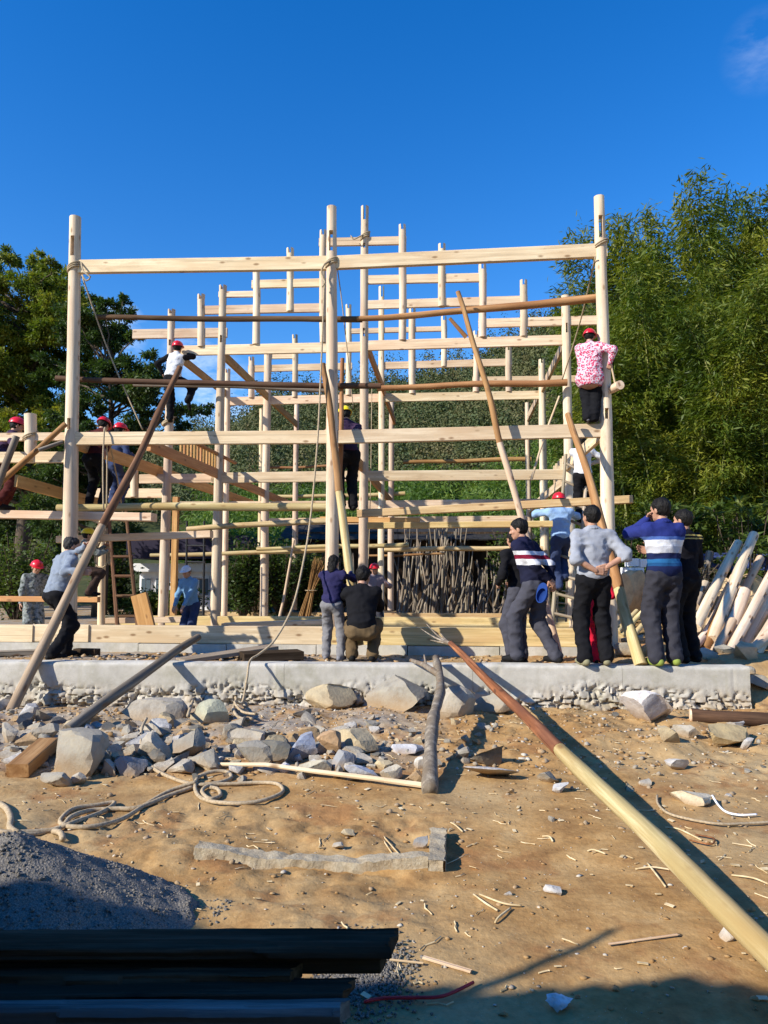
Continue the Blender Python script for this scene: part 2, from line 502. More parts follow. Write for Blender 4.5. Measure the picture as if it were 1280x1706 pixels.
# ------------------------------------------------------------------ ground
WALL_A = at_height(-60, 1102.6, 0.52)            # front top edge of the concrete wall, left and right end
WALL_B = at_height(1250, 1111.0, 0.52)
WALL_END = WALL_B.x
def wall_y(x):
    return WALL_A.y + (WALL_B.y - WALL_A.y) * (x - WALL_A.x) / (WALL_B.x - WALL_A.x)
def ground_z(x, y):
    x, y = np.asarray(x, float), np.asarray(y, float)
    base = 0.05 * fbm(x*0.5, y*0.5, 1.0) + 0.030 * fbm(x*1.7, y*1.7, 3.0)
    near = sstep(9.5, 7.5, y) * sstep(-9, -6, x) * sstep(9, 6, x)
    ridge = np.abs(fbm(x*2.6, y*2.6, 8.0, 4))
    loose = 0.25 + 0.9 * sstep(0.38, 0.62, vnoise(x*0.7 + 3, y*0.9, 11.0))
    base = base + near * loose * (0.024 * fbm(x*5.5, y*5.5, 5.0, 3, 0.6) + 0.011 * fbm(x*19, y*19, 2.0, 2) - 0.03 * np.clip(0.12 - ridge, 0, 1) * 4 * sstep(0.45, 0.7, vnoise(x*0.8, y*0.8, 4.0)))
    # lumpy torn-up soil towards the wall
    rough = sstep(5.0, 6.2, y) * sstep(8.2, 7.6, y)
    base = base + rough * (0.055 * fbm(x*3.4, y*3.4, 9.0, 4, 0.6) + 0.05)
    base = base + 0.05 * sstep(5.6, 7.6, y)
    wy = wall_y(x)
    up = sstep(wy + 0.12, wy + 0.38, y)
    right = sstep(WALL_END - 0.15, WALL_END + 0.25, x)
    up = np.where(right > 0.5, sstep(wy - 0.25, wy + 0.9, y), up)
    terr = 0.43 + 0.02 * fbm(x*1.2, y*1.2, 6.0) + 0.025 * fbm(x*6, y*6, 2.0) * sstep(13, 11, y)
    terr = terr + 0.05 * sstep(-1.0, -3.0, x) * sstep(10, 9, y)
    terr = np.where(right > 0.5, terr + 0.06, terr)
    terr = terr - 0.10 * sstep(10.5, 12, y)
    return base * (1 - up) + terr * up
def gz(x, y): return float(ground_z(x, y))
def on_ground(px, py):
    """where the view ray through a pixel meets the near ground"""
    p = at_height(px, py, 0.05)
    for _ in range(6): p = at_height(px, py, gz(p.x, p.y))
    return p

def graded(dense0, dense1, step, far0, far1):
    a = list(np.arange(dense0, dense1 + 1e-6, step)); s = step; v = a[-1]
    while v < far1: s *= 1.35; v += s; a.append(v)
    s = step; v = a[0]; b = []
    while v > far0: s *= 1.35; v -= s; b.append(v)
    return np.array(b[::-1] + a)
gx = graded(-6.0, 6.0, 0.028, -900, 900)
gy = graded(1.6, 9.9, 0.026, -60, 900)
GX, GY = np.meshgrid(gx, gy)
GZ = ground_z(GX, GY)
nx, ny = len(gx), len(gy)
idx = np.arange(nx * ny).reshape(ny, nx)
gf = np.stack([idx[:-1, :-1], idx[:-1, 1:], idx[1:, 1:], idx[1:, :-1]], -1).reshape(-1, 4)

t = NT('soil')
v = t.wcoord()
big = t.noise(v, 0.55, 4, 0.55); mid = t.noise(v, 3.2, 5, 0.6); fine = t.noise(v, 28, 4, 0.65); grit = t.voro(v, 55)
col = t.ramp(mid, [(0.30, (0.25, 0.140, 0.056)), (0.50, (0.40, 0.245, 0.100)), (0.72, (0.50, 0.345, 0.165))])
col = t.mix(t.math('MULTIPLY', t.fac(big, 0.46, 0.66), 0.75), col, (0.45, 0.345, 0.190))
col = t.mix(t.math('MULTIPLY', t.fac(t.noise(v, 1.4, 5, 0.68), 0.53, 0.62), 0.75), col, (0.31, 0.158, 0.064))
col = t.mix(0.5, col, t.ramp(fine, [(0.25, (0.30, 0.25, 0.20)), (0.75, (0.62, 0.60, 0.58))]), 'OVERLAY')
pale = t.math('MULTIPLY', t.fac(grit, 0.13, 0.07), t.fac(t.noise(v, 7, 2), 0.50, 0.62))
col = t.mix(t.math('MULTIPLY', pale, 0.7), col, (0.60, 0.50, 0.36))
sy = t.new('ShaderNodeSeparateXYZ'); t.link(v, sy.inputs[0])
band = t.math('MULTIPLY', t.math('MULTIPLY', t.fac(sy.outputs[1], 5.5, 6.2), t.fac(sy.outputs[0], 0.9, -0.1)), t.fac(t.noise(v, 2.2, 4, 0.65), 0.36, 0.56))
col = t.mix(t.math('MULTIPLY', band, 0.8), col, t.ramp(fine, [(0.3, (0.20, 0.18, 0.15)), (0.7, (0.40, 0.37, 0.32))]))
M['soil'] = t.done(col, 0.95, t.mix(0.5, fine, mid), 0.42, 0.03, 0.1)
ground = link('ground', mesh_np('ground', np.stack([GX, GY, GZ], -1).reshape(-1, 3), gf, M['soil'], True))
tag(ground, kind='structure')

# ------------------------------------------------------------------ concrete
t = NT('concrete')
v = t.wcoord()
a = t.noise(v, 1.1, 5, 0.6); b = t.noise(v, 9, 5, 0.65); c = t.noise(v, 70, 3, 0.6)
col = t.ramp(a, [(0.32, (0.38, 0.355, 0.29)), (0.55, (0.50, 0.47, 0.40)), (0.75, (0.45, 0.41, 0.28))])
col = t.mix(0.35, col, t.ramp(b, [(0.3, (0.36, 0.34, 0.31)), (0.7, (0.70, 0.67, 0.62))]))
streak = t.noise(t.wcoord((14, 14, 0.6)), 1.0, 3)
col = t.mix(t.math('MULTIPLY', t.fac(streak, 0.55, 0.75), 0.35), col, (0.36, 0.34, 0.24))
pit = t.math('MULTIPLY', t.fac(t.voro(v, 38), 0.16, 0.05), t.fac(b, 0.5, 0.6))
col = t.mix(t.math('MULTIPLY', pit, 0.7), col, (0.15, 0.135, 0.11))
sz_ = t.new('ShaderNodeSeparateXYZ'); t.link(v, sz_.inputs[0])
lowz = t.math('MULTIPLY', t.fac(sz_.outputs[2], 0.34, 0.06), t.fac(t.noise(v, 5.5, 5, 0.7), 0.36, 0.58))
col = t.mix(t.math('MULTIPLY', lowz, 0.75), col, (0.30, 0.205, 0.105))
col = t.mix(t.math('MULTIPLY', t.fac(t.noise(v, 2.3, 5, 0.7), 0.50, 0.68), 0.6), col, (0.29, 0.27, 0.19))
M['concrete'] = t.done(col, 0.9, t.mix(0.5, b, c), 0.35, 0.012, 0.2)

def slab_grid(name, p0, p1, z0f, z1f, thick, disp, mat, step=0.024, parent=None):
    """an upright wall of real thickness with a displaced front face between two points"""
    d = (p1 - p0); d.z = 0; L = d.length; d.normalize()
    nrm = Vector((d.y, -d.x, 0))
    n = max(2, int(L / step)); m = 34
    s = np.linspace(0, L, n + 1)
    S, T = np.meshgrid(s, np.linspace(0, 1, m + 1))
    Z = z0f(S) * (1 - T) + z1f(S) * T
    D = disp(S, Z, T)
    # rows: front face, then top edge back, then back down
    X = p0.x + d.x * S + nrm.x * D; Y = p0.y + d.y * S + nrm.y * D
    fr = np.stack([X, Y, Z], -1)
    tb = np.stack([p0.x + d.x*s - nrm.x*thick, p0.y + d.y*s - nrm.y*thick, Z[-1] + 0*s], -1)
    bb = np.stack([p0.x + d.x*s - nrm.x*thick, p0.y + d.y*s - nrm.y*thick, Z[0]], -1)
    V = np.concatenate([fr, tb[None], bb[None]], 0)
    r = V.shape[0]; id_ = np.arange(r * (n+1)).reshape(r, n+1)
    f = [np.stack([id_[:-1, :-1], id_[:-1, 1:], id_[1:, 1:], id_[1:, :-1]], -1).reshape(-1, 4)]
    f.append(np.stack([id_[-1, :-1], id_[-1, 1:], id_[0, 1:], id_[0, :-1]], -1).reshape(-1, 4))
    F = np.concatenate(f)
    me = mesh_np(name, V.reshape(-1, 3), F, mat, False)
    # end caps
    import bmesh
    bm = bmesh.new(); bm.from_mesh(me)
    bmesh.ops.holes_fill(bm, edges=[e for e in bm.edges if e.is_boundary], sides=0)
    bmesh.ops.recalc_face_normals(bm, faces=bm.faces)
    bm.to_mesh(me); bm.free()
    smooth_by_angle(me, 50)
    return link(name, me, parent, to_parent(parent, Matrix.Identity(4)))

def wall_disp(S, Z, T):
    hole = sstep(0.72, 0.36, T + 0.22 * fbm(S*1.3, Z*2, 4.0))
    cell = np.abs(fbm(S*6.5, Z*9, 1.0, 3, 0.55))
    rough = hole * (-0.055 * np.clip(0.16 - cell, 0, 1) / 0.16 + 0.022 * fbm(S*21, Z*21, 2.0, 3, 0.65))
    rough = rough - 0.030 * hole * (vnoise(S*30, Z*30, 3.0) > 0.74)
    foot = sstep(0.42, 0.36, T + 0.16 * fbm(S*1.6, 0*Z, 7.0))
    joint = np.clip(0.11 - np.abs(fbm(S*2.4 + 9, Z*5.0, 6.0, 2)), 0, 1) / 0.11
    lip = 0.7 * foot * (0.05 * (vnoise(S*2.2, Z*3.5, 2.0) - 0.1) - 0.075 * joint + 0.02 * fbm(S*9, Z*9, 3.0))
    edge = -0.02 * sstep(0.96, 1.0, T) * (1 + fbm(S*9, 0*Z, 3.0))
    seam = -0.004 * (np.abs(((S + 0.2) % 2.45) - 1.2) < 0.02)
    return rough + lip * 1.2 + edge + seam + 0.004 * fbm(S*3, Z*3, 5.0)
wall = thing('concrete_wall', 'long pale concrete foundation wall with crumbling lower edge across the yard', 'wall', ((WALL_A + WALL_B) / 2).to_tuple()[:2] + (0,))
dW = (WALL_B - WALL_A).normalized()
cuts = [0.0, 0.42, 0.66, 0.845, 1.0]
for i in range(4):
    a_, b_ = WALL_A.lerp(WALL_B, cuts[i]) + dW * (0.003 if i else 0), WALL_A.lerp(WALL_B, cuts[i+1])
    o_ = float((a_ - WALL_A).length)
    slab_grid('wall_section', a_, b_, lambda S: -0.05 + 0*S, lambda S, o_=o_: 0.52 + 0.008 * fbm((S+o_)*1.5, 0*S, 2.0), 0.22,
              lambda S, Z, T, o_=o_: wall_disp(S + o_, Z, T), M['concrete'], step=0.016, parent=wall)

# low footing strip under the house front, laid in blocks
SILL_D = 9.86
def row_pt(D, px, z):
    """point of a row seen in column px, at height z"""
    a = (px - W_PX/2) / F_PX
    # x = k*(depth along view); solve on the row in plan, ignoring the small pitch
    y = D / (1 + a * TAN_A * 1.0); return Vector((a * y * 1.0, y, z))
strip = thing('foundation_strip', 'low strip of pale concrete blocks under the front sill of the house frame', 'foundation', row_pt(SILL_D, 500, 0.3))
edges = [-70, 92, 235, 380, 528, 680, 832, 968]
for i in range(7):
    a_, b_ = row_pt(SILL_D, edges[i], 0), row_pt(SILL_D, edges[i+1], 0)
    b_ = b_ - (b_ - a_).normalized() * 0.012
    h_ = 0.545 + 0.006 * math.sin(i * 2.1)
    slab_grid('concrete_block', a_, b_, lambda S: 0.2 + 0*S, lambda S, h_=h_: h_ + 0*S, 0.42,
              lambda S, Z, T, i=i: 0.006 * fbm(S*6 + i*7, Z*6, 1.0) + 0.004 * math.sin(i * 3.7), M['concrete'], step=0.05, parent=strip)

# ------------------------------------------------------------------ hill behind
sk = np.array([(-900, 760), (0, 735), (330, 720), (385, 700), (430, 668), (470, 655), (560, 652), (620, 640), (700, 626), (780, 606), (830, 574), (880, 545), (930, 515), (1000, 480), (1280, 455), (2200, 520)], float)
def hill_z(x, y):
    px = x / np.maximum(y, 20) * F_PX + 640
    ys = np.interp(px, sk[:, 0], sk[:, 1])
    top = (HORIZON - ys) / F_PX * 110 + 1.5
    k = sstep(24, 112, y); k = 0.35 * k + 0.65 * np.clip((y - 26) / 84, 0, 1)**1.15
    over = 1 - 0.35 * sstep(112, 220, y)
    return 0.25 + (top - 3.0) * k * over + 1.6 * fbm(x*0.05, y*0.05, 3.0) * sstep(30, 60, y)
hx = np.linspace(-150, 190, 150); hy = np.concatenate([np.linspace(24, 120, 90), np.linspace(125, 320, 25)])
HX, HY = np.meshgrid(hx, hy); HZ = hill_z(HX, HY)
HZ = np.where(HY < 24.5, -1.0, HZ)
ih = np.arange(HX.size).reshape(HX.shape)
hf = np.stack([ih[:-1, :-1], ih[:-1, 1:], ih[1:, 1:], ih[1:, :-1]], -1).reshape(-1, 4)
t = NT('hill_undergrowth'); v = t.wcoord()
n_ = t.noise(v, 0.25, 6, 0.65)
M['hill'] = t.done(t.ramp(n_, [(0.35, (0.030, 0.045, 0.014)), (0.55, (0.065, 0.070, 0.025)), (0.72, (0.12, 0.095, 0.040))]), 0.95, n_, 0.8, 0.5, 0.1)
tag(link('hill', mesh_np('hill', np.stack([HX, HY, HZ], -1).reshape(-1, 3), hf, M['hill'], True)), kind='structure')

# ------------------------------------------------------------------ foliage
def leaf_mat(name, stops, scale=0.8, trans=0.35, rough=0.55, obj=False, snap=0.16):
    t = NT(name)
    v = t.coord((1, 1, 1)) if obj else t.wcoord()
    n1 = t.noise(v, scale, 3, 0.6); n2 = t.new('ShaderNodeTexWhiteNoise'); n2.noise_dimensions = '3D'
    sn = t.new('ShaderNodeVectorMath'); sn.operation = 'SNAP'; sn.inputs[1].default_value = (snap, snap, snap)
    t.link(v, sn.inputs[0]); t.link(sn.outputs[0], n2.inputs['Vector'])
    f = t.math('ADD', t.math('MULTIPLY', n1, 0.8), t.math('MULTIPLY', n2.outputs['Value'], 0.22))
    col = t.ramp(f, stops)
    t.done(col, rough, None, spec=0.35)
    tr = t.new('ShaderNodeBsdfTranslucent'); t.link(t.mix(1.0, col, (1.25, 1.35, 0.6), 'MULTIPLY'), tr.inputs['Color'])
    ms = t.new('ShaderNodeMixShader'); ms.inputs[0].default_value = trans
    t.link(t.b.outputs[0], ms.inputs[1]); t.link(tr.outputs[0], ms.inputs[2])
    t.link(ms.outputs[0], t.n['Material Output'].inputs['Surface'])
    return t.mat
M['leaf_tree'] = leaf_mat('tree_leaf', [(0.30, (0.050, 0.085, 0.012)), (0.48, (0.13, 0.175, 0.020)), (0.68, (0.27, 0.25, 0.032))], 0.7)
M['leaf_dark'] = leaf_mat('dark_leaf', [(0.30, (0.022, 0.045, 0.012)), (0.55, (0.050, 0.088, 0.018)), (0.75, (0.12, 0.145, 0.030))], 0.8)
M['leaf_bamboo'] = leaf_mat('bamboo_leaf', [(0.28, (0.030, 0.064, 0.008)), (0.48, (0.090, 0.130, 0.012)), (0.70, (0.24, 0.24, 0.026))], 0.75)
M['leaf_hill'] = leaf_mat('hill_leaf', [(0.26, (0.022, 0.042, 0.016)), (0.44, (0.055, 0.080, 0.024)), (0.60, (0.105, 0.105, 0.036)), (0.78, (0.15, 0.105, 0.048))], 0.16, 0.12, 0.7, False, 2.6)
M['leaf_thicket'] = leaf_mat('thicket_leaf', [(0.26, (0.034, 0.075, 0.014)), (0.5, (0.095, 0.165, 0.024)), (0.74, (0.20, 0.25, 0.040))], 0.4)
M['leaf_shrub'] = leaf_mat('broad_leaf', [(0.3, (0.035, 0.070, 0.014)), (0.55, (0.085, 0.130, 0.024)), (0.75, (0.20, 0.23, 0.05))], 2.0)
M['leaf_dry'] = leaf_mat('dry_leaf', [(0.3, (0.16, 0.13, 0.08)), (0.7, (0.34, 0.28, 0.18))], 2.0)
t = NT('bark'); v = t.coord((8, 8, 1.6)); n_ = t.noise(v, 1.5, 5, 0.65)
M['bark'] = t.done(t.ramp(n_, [(0.3, (0.045, 0.034, 0.025)), (0.7, (0.13, 0.10, 0.075))]), 0.95, n_, 0.6, 0.03, 0.1)
t = NT('bamboo_culm'); v = t.coord((1, 1, 1)); n_ = t.noise(v, 2.0, 3, 0.5)
M['culm'] = t.done(t.ramp(n_, [(0.3, (0.15, 0.17, 0.05)), (0.7, (0.34, 0.33, 0.12))]), 0.5, None)

def leaves(P, L, wr, rng, D=None, spread=1.0, fold=0.15, nrm=None):
    """one four-cornered leaf per point: P (N,3), length L (N,), width ratio, main direction D (N,3)"""
    N = len(P)
    d = rng.normal(size=(N, 3)) if D is None else D + rng.normal(size=(N, 3)) * spread
    d /= np.linalg.norm(d, axis=1, keepdims=True) + 1e-9
    up = rng.normal(size=(N, 3)) * 0.6 + np.array([0, 0, 1.0])
    if nrm is not None: up = nrm + rng.normal(size=(N, 3)) * 0.35; d = rng.normal(size=(N, 3)) - np.array([0, 0, 0.6]); d -= up * (d * up).sum(1, keepdims=True) / ((up * up).sum(1, keepdims=True) + 1e-9); d /= np.linalg.norm(d, axis=1, keepdims=True) + 1e-9
    s = np.cross(d, up); s /= np.linalg.norm(s, axis=1, keepdims=True) + 1e-9
    n = np.cross(s, d)
    L = np.broadcast_to(np.asarray(L, float), (N,))[:, None]; w = L * wr
    V = np.stack([P, P + d*L*0.45 + s*w*0.5 + n*w*fold, P + d*L, P + d*L*0.45 - s*w*0.5 + n*w*fold], 1).reshape(-1, 3)
    return V, np.arange(4*N).reshape(N, 4)
def join(parts):
    V, F, o = [], [], 0
    for v_, f_ in parts:
        V.append(v_); F.append(f_ + o); o += len(v_)
    return np.concatenate(V), np.concatenate(F)
def clump_points(rng, c, r, n, shell=0.55):
    d = rng.normal(size=(n, 3)); d /= np.linalg.norm(d, axis=1, keepdims=True)
    k = (shell + (1 - shell) * rng.rand(n, 1)) * (1 - 0.35 * rng.rand(n, 1)**3)
    return np.asarray(c) + d * k * np.asarray(r), d

# --- forest over the hill: far off, one mass
rng = np.random.RandomState(3)
parts = []
n_cr = 3000
cy = 46 + 72 * rng.rand(n_cr)**0.8; cx = (rng.uniform(180, 1060, n_cr) - 640) / F_PX * cy
cz = hill_z(cx, cy)
for i in range(n_cr):
    R = rng.uniform(0.9, 2.1) * (0.65 + cy[i] / 160)
    con = rng.rand() < 0.18
    P, d = clump_points(rng, (cx[i], cy[i], cz[i] + (R*1.3 if con else R*0.6)), (R*0.5, R*0.5, R*1.9) if con else (R, R, R*0.85), 150)
    parts.append(leaves(P, rng.uniform(0.14, 0.32, len(P)) * (0.5 + cy[i]/120), 0.62, rng, d, 0.9, 0.1, d))
Vf, Ff = join(parts)
tag(link('hill_forest', mesh_np('hill_forest', Vf, Ff, M['leaf_hill'])), 'mixed autumn forest covering the hill behind the timber frame', 'forest', kind='stuff')
# --- nearer bank of bamboo grass and young trees
parts = []
for i in range(620):
    y = 25.5 + 24 * rng.rand()**1.2; x = (rng.uniform(330, 1010) - 640) / F_PX * y
    z = float(hill_z(x, y)); H = rng.uniform(1.2, 2.8)
    for k in range(5):
        c = (x + rng.normal()*0.5, y + rng.normal()*0.5, z + H*(k+0.5)/5)
        P, d = clump_points(rng, c, (0.75, 0.75, 0.5), 44, 0.2)
        d[:, 2] -= 0.7
        parts.append(leaves(P, rng.uniform(0.22, 0.42, len(P)), 0.22, rng, d, 0.55))
Vf, Ff = join(parts)
tag(link('bank_thicket', mesh_np('bank_thicket', Vf, Ff, M['leaf_thicket'])), 'bright green bamboo thicket on the bank behind the frame', 'thicket', kind='stuff')

# --- trees
def branchy(mb, p0, p1, r0, r1, rng, sag=0.0, n=7):
    p0, p1 = Vector(p0), Vector(p1); pts = []
    for i in range(n + 1):
        s = i / n; p = p0.lerp(p1, s)
        p += Vector((rng.normal()*0.05, rng.normal()*0.05, sag * math.sin(s * math.pi) + rng.normal()*0.03)) * (p1-p0).length * 0.5 * (0 < i < n)
        pts.append(p)
    mb.tube(pts, [r0 + (r1 - r0) * i / n for i in range(n + 1)], 7)

def broad_tree(label, base, height, clumps, leaf, dens, rng, group=None, lsize=(0.10, 0.20), trunk_r=0.22, mat='leaf_tree', cat='tree'):
    """clumps: list of (point, radius); each gets its own limb from the trunk"""
    base = Vector(base)
    root = thing('tree', label, cat, base, group=group)
    mb = MB(); ax = []
    n = 9
    for i in range(n + 1):
        s = i / n; ax.append(Vector((0.25*math.sin(s*3.0)*s, 0.2*math.sin(s*2.2+1)*s, height * 0.93 * s)))
    mb.tube(ax, [trunk_r * (1 - 0.9 * i / n) + 0.012 for i in range(n + 1)], 9)
    parts = []
    for (c, r) in clumps:
        c = Vector(c) - base
        h = max(0.6, min(height * 0.88, c.z - 0.35 * math.hypot(c.x, c.y)))
        s = h / (height * 0.93); i = min(n - 1, int(s * n))
        a = ax[i].lerp(ax[i+1], s * n - i)
        branchy(mb, a, c, max(0.02, trunk_r * 0.38 * (1 - s * 0.6)), 0.012, rng, 0.06)
        nn = int(dens * r ** 1.6)
        sub = max(5, int(14 * r))
        for q in range(sub):                    # twig sprays inside the clump
            o = rng.normal(size=3); o /= np.linalg.norm(o); o *= np.array([1.15, 1.15, 0.85]) * r * (0.35 + 0.65*rng.rand())
            P, d = clump_points(rng, np.array(c) + o, (r*0.55, r*0.55, r*0.34), max(8, nn // sub), 0.05)
            d[:, 2] -= 0.3; d += o / r * 0.7
            parts.append(leaves(P, rng.uniform(*lsize, len(P)), 0.42, rng, d, 0.9))
    tr = mb.mesh('trunk', M['bark'], True)
    link('trunk', tr, root)
    Vt, Ft = join(parts)
    link('crown', mesh_np('crown', Vt, Ft, M[mat]), root)
    return root

def px_clumps(spec, d0, rng, dd=1.5):
    out = []
    for (x, y, r) in spec:
        p = at_depth(x, y, d0 + rng.uniform(-dd, dd))
        out.append((p, r / F_PX * d0))
    return out
rng = np.random.RandomState(11)
def fill(poly, n, r0, r1):
    """random clump centres inside a pixel polygon"""
    poly = np.array(poly, float); lo, hi = poly.min(0), poly.max(0); out = []
    while len(out) < n:
        p = lo + (hi - lo) * rng.rand(2); c = False; j = len(poly) - 1
        for i in range(len(poly)):
            if (poly[i, 1] > p[1]) != (poly[j, 1] > p[1]) and p[0] < (poly[j, 0]-poly[i, 0]) * (p[1]-poly[i, 1]) / (poly[j, 1]-poly[i, 1]) + poly[i, 0]: c = not c
            j = i
        if c: out.append((p[0], p[1], rng.uniform(r0, r1)))
    return out
A = fill([(-120, 470), (-60, 450), (20, 445), (60, 440), (105, 470), (128, 520), (140, 600), (130, 700), (120, 800), (-120, 800)], 105, 24, 44)
A += [(22, 432, 20), (60, 436, 18), (98, 462, 20), (130, 500, 18), (5, 428, 18), (82, 440, 14), (112, 480, 16)]
broad_tree('tall yellowish green tree at the left edge behind the frame', at_depth(30, 1000, 23).to_tuple()[:2] + (0.3,), 10.6, px_clumps(A, 23, rng, 1.8), 0, 4600, rng, 'trees left of the house frame', (0.08, 0.15), 0.26)
B = fill([(105, 540), (160, 520), (205, 530), (225, 590), (240, 650), (255, 720), (240, 860), (60, 880), (70, 640)], 66, 20, 36)
B += [(178, 512, 17), (205, 500, 11), (228, 555, 14), (250, 590, 12), (262, 612, 13), (245, 645, 18), (270, 690, 20), (300, 690, 20), (325, 684, 15), (343, 678, 9), (295, 712, 18), (230, 708, 18), (258, 664, 16), (190, 560, 20), (160, 500, 14), (272, 640, 9)]
broad_tree('darker spreading tree with long right hand branches behind the left bay', at_depth(165, 1000, 20).to_tuple()[:2] + (0.3,), 7.6, px_clumps(B, 20, rng, 1.5), 0, 4400, rng, 'trees left of the house frame', (0.075, 0.14), 0.2, 'leaf_dark')
C_ = fill([(-60, 760), (60, 780), (120, 800), (200, 810), (215, 850), (205, 950), (-60, 960)], 30, 22, 38)
broad_tree('low shady tree behind the left scaffold boards', at_depth(90, 1000, 25).to_tuple()[:2] + (0.3,), 3.6, px_clumps(C_, 25, rng, 1.2), 0, 1500, rng, 'trees left of the house frame', (0.12, 0.2), 0.14, 'leaf_dark')
# --- bamboo grove on the right
def bamboo_proto(seed, H, arch, bare=5):
    rng = np.random.RandomState(seed)
    n = 26; az = rng.uniform(0, 6.28); dx, dy = math.cos(az), math.sin(az)
    ax = []
    for i in range(n + 1):
        s = i / n; b = arch * s**2.6
        ax.append(Vector((dx*b + 0.05*math.sin(5*s+seed), dy*b, H * (s - 0.10 * arch / H * s**4 * 2.2))))
    mb = MB(); rad = [0.036 * (1 - 0.86 * i / n) for i in range(n + 1)]
    mb.tube(ax, rad, 6)
    for i in range(1, n, 2):                     # node rings
        mb.tube([ax[i] - Vector((0, 0, 0.012)), ax[i] + Vector((0, 0, 0.012))], rad[i] * 1.25, 6)
    parts = []
    for i in range(bare, n + 1):
        s = i / n
        for k in range(4):
            a = rng.uniform(0, 6.28); l = rng.uniform(0.45, 1.2) * (1.22 - 0.85 * s)
            tip = ax[i] + Vector((math.cos(a) * l, math.sin(a) * l, rng.uniform(-0.05, 0.45) * l))
            if i % 3 == 0 and k < 2: mb.tube([ax[i], ax[i].lerp(tip, 0.6) + Vector((0, 0, 0.06)), tip], [0.008, 0.005, 0.003], 4)
            m = int((125 - 60 * s**3) * (0.5 + 0.8 * rng.rand()))
            u = rng.rand(m, 1)**0.55
            P = np.array(ax[i]) + (np.array(tip) - np.array(ax[i])) * u + rng.normal(size=(m, 3)) * np.array([0.12, 0.12, 0.10])
            d = (np.array(tip) - np.array(ax[i]))[None] / l + np.array([0, 0, -0.55])
            parts.append(leaves(P, rng.uniform(0.11, 0.20, m), 0.19, rng, np.repeat(d, m, 0), 0.55))
    Vb, Fb = join(parts)
    return mb.mesh('culm', M['culm'], True), mesh_np('foliage', Vb, Fb, M['leaf_bamboo']), H
protos = [bamboo_proto(s, 7.0, a, b) for s, a, b in ((1, 0.6, 4), (2, 1.2, 5), (3, 1.9, 6), (4, 0.9, 4), (5, 1.5, 5), (6, 1.7, 6), (7, 1.3, 7))]
rng = np.random.RandomState(21)
# (column, row of the tip, distance)
spots = [(972, 505, 24), (1004, 515, 23), (1060, 425, 19.5), (1076, 405, 19), (1084, 402, 20), (1108, 425, 18.5), (1130, 392, 20), (1156, 345, 18),
         (1176, 352, 19.5), (1202, 352, 18.4), (1226, 375, 19), (1252, 352, 18), (1275, 330, 19), (1305, 322, 18.5), (1335, 340, 20),
         (1040, 450, 17), (1085, 470, 16.4), (1130, 440, 16.5), (1175, 430, 16), (1215, 450, 16.3), (1262, 430, 16), (1300, 440, 16.5),
         (1076, 530, 15.2), (1120, 520, 15), (1165, 515, 14.8), (1215, 520, 14.7), (1262, 505, 14.8), (1300, 500, 15.2), (1052, 570, 16),
         (1012, 540, 22), (1025, 575, 20), (1100, 470, 22), (1150, 460, 22), (1200, 470, 22), (1250, 460, 22), (1300, 470, 22)]
ORD = ['first', 'second', 'third', 'fourth', 'fifth', 'sixth', 'seventh', 'eighth', 'ninth', 'tenth', 'eleventh', 'twelfth', 'thirteenth', 'fourteenth', 'fifteenth', 'sixteenth', 'seventeenth']
def row_of(d): return 'far thin' if d >= 21 else 'tall rear' if d >= 17.9 else 'middle' if d >= 15.7 else 'low front'
order = {}
for q in sorted(spots): order.setdefault(row_of(q[2]), []).append(q)
for i, (px, py, d) in enumerate(spots):
    rk = ORD[order[row_of(d)].index((px, py, d))]
    cu, fo, H = protos[5 + i % 2] if d < 15.7 else protos[i % 5]
    top = at_depth(px, py, d)
    b = thing('bamboo', 'feathery bamboo plant, %s from the left in the %s row of the grove' % (rk, row_of(d)), 'bamboo', (top.x + rng.uniform(-0.3, 0.3), d, 0.4), rng.uniform(0, 6.28), 'bamboo plants in the grove right of the frame')
    s = (top.z - 0.4) / (H * 0.97); b.scale = (0.55*s + 0.45, 0.55*s + 0.45, s)
    link('culm', cu, b); link('foliage', fo, b)

# --- broad leaved shrubs
def shrub(label, base, stems, leaf_l, wr, mat, rng, group=None, name='shrub', cat='shrub', h=1.6, w=0.8, n_leaf=26, rosette=True):
    root = thing(name, label, cat, base, group=group)
    mb = MB(); parts = []
    for k in range(stems):
        a = rng.uniform(0, 6.28); l = w * rng.uniform(0.25, 1.0); hh = h * rng.uniform(0.45, 1.0)
        tip = Vector((math.cos(a)*l, math.sin(a)*l, hh))
        pts = [Vector((tip.x*0.05, tip.y*0.05, 0)), tip * 0.5 + Vector((rng.normal()*0.05, rng.normal()*0.05, 0.08)), tip]
        mb.tube(spline(pts, 4), [0.02 - 0.012 * i / 8 for i in range(9)], 5)
        nb = n_leaf
        u = rng.rand(nb)**0.45 if rosette else 0.35 + 0.65 * rng.rand(nb)
        P = np.array([spline(pts, 4)[min(8, int(x * 8.0))] for x in u]) + rng.normal(size=(nb, 3)) * (0.03 if rosette else 0.14)
        d = rng.normal(size=(nb, 3)) * np.array([1, 1, 0.4]) + np.array([0, 0, 0.25])
        parts.append(leaves(P, rng.uniform(0.7, 1.1, nb) * leaf_l, wr, rng, d, 0.2, 0.25))
    link('stem', mb.mesh('stem', M['bark'], True), root)
    Vb, Fb = join(parts)
    link('foliage', mesh_np('foliage', Vb, Fb, M[mat]), root)
    return root
rng = np.random.RandomState(31)
def base_at(px, d, z): return (at_depth(px, 900, d).x, d, z)
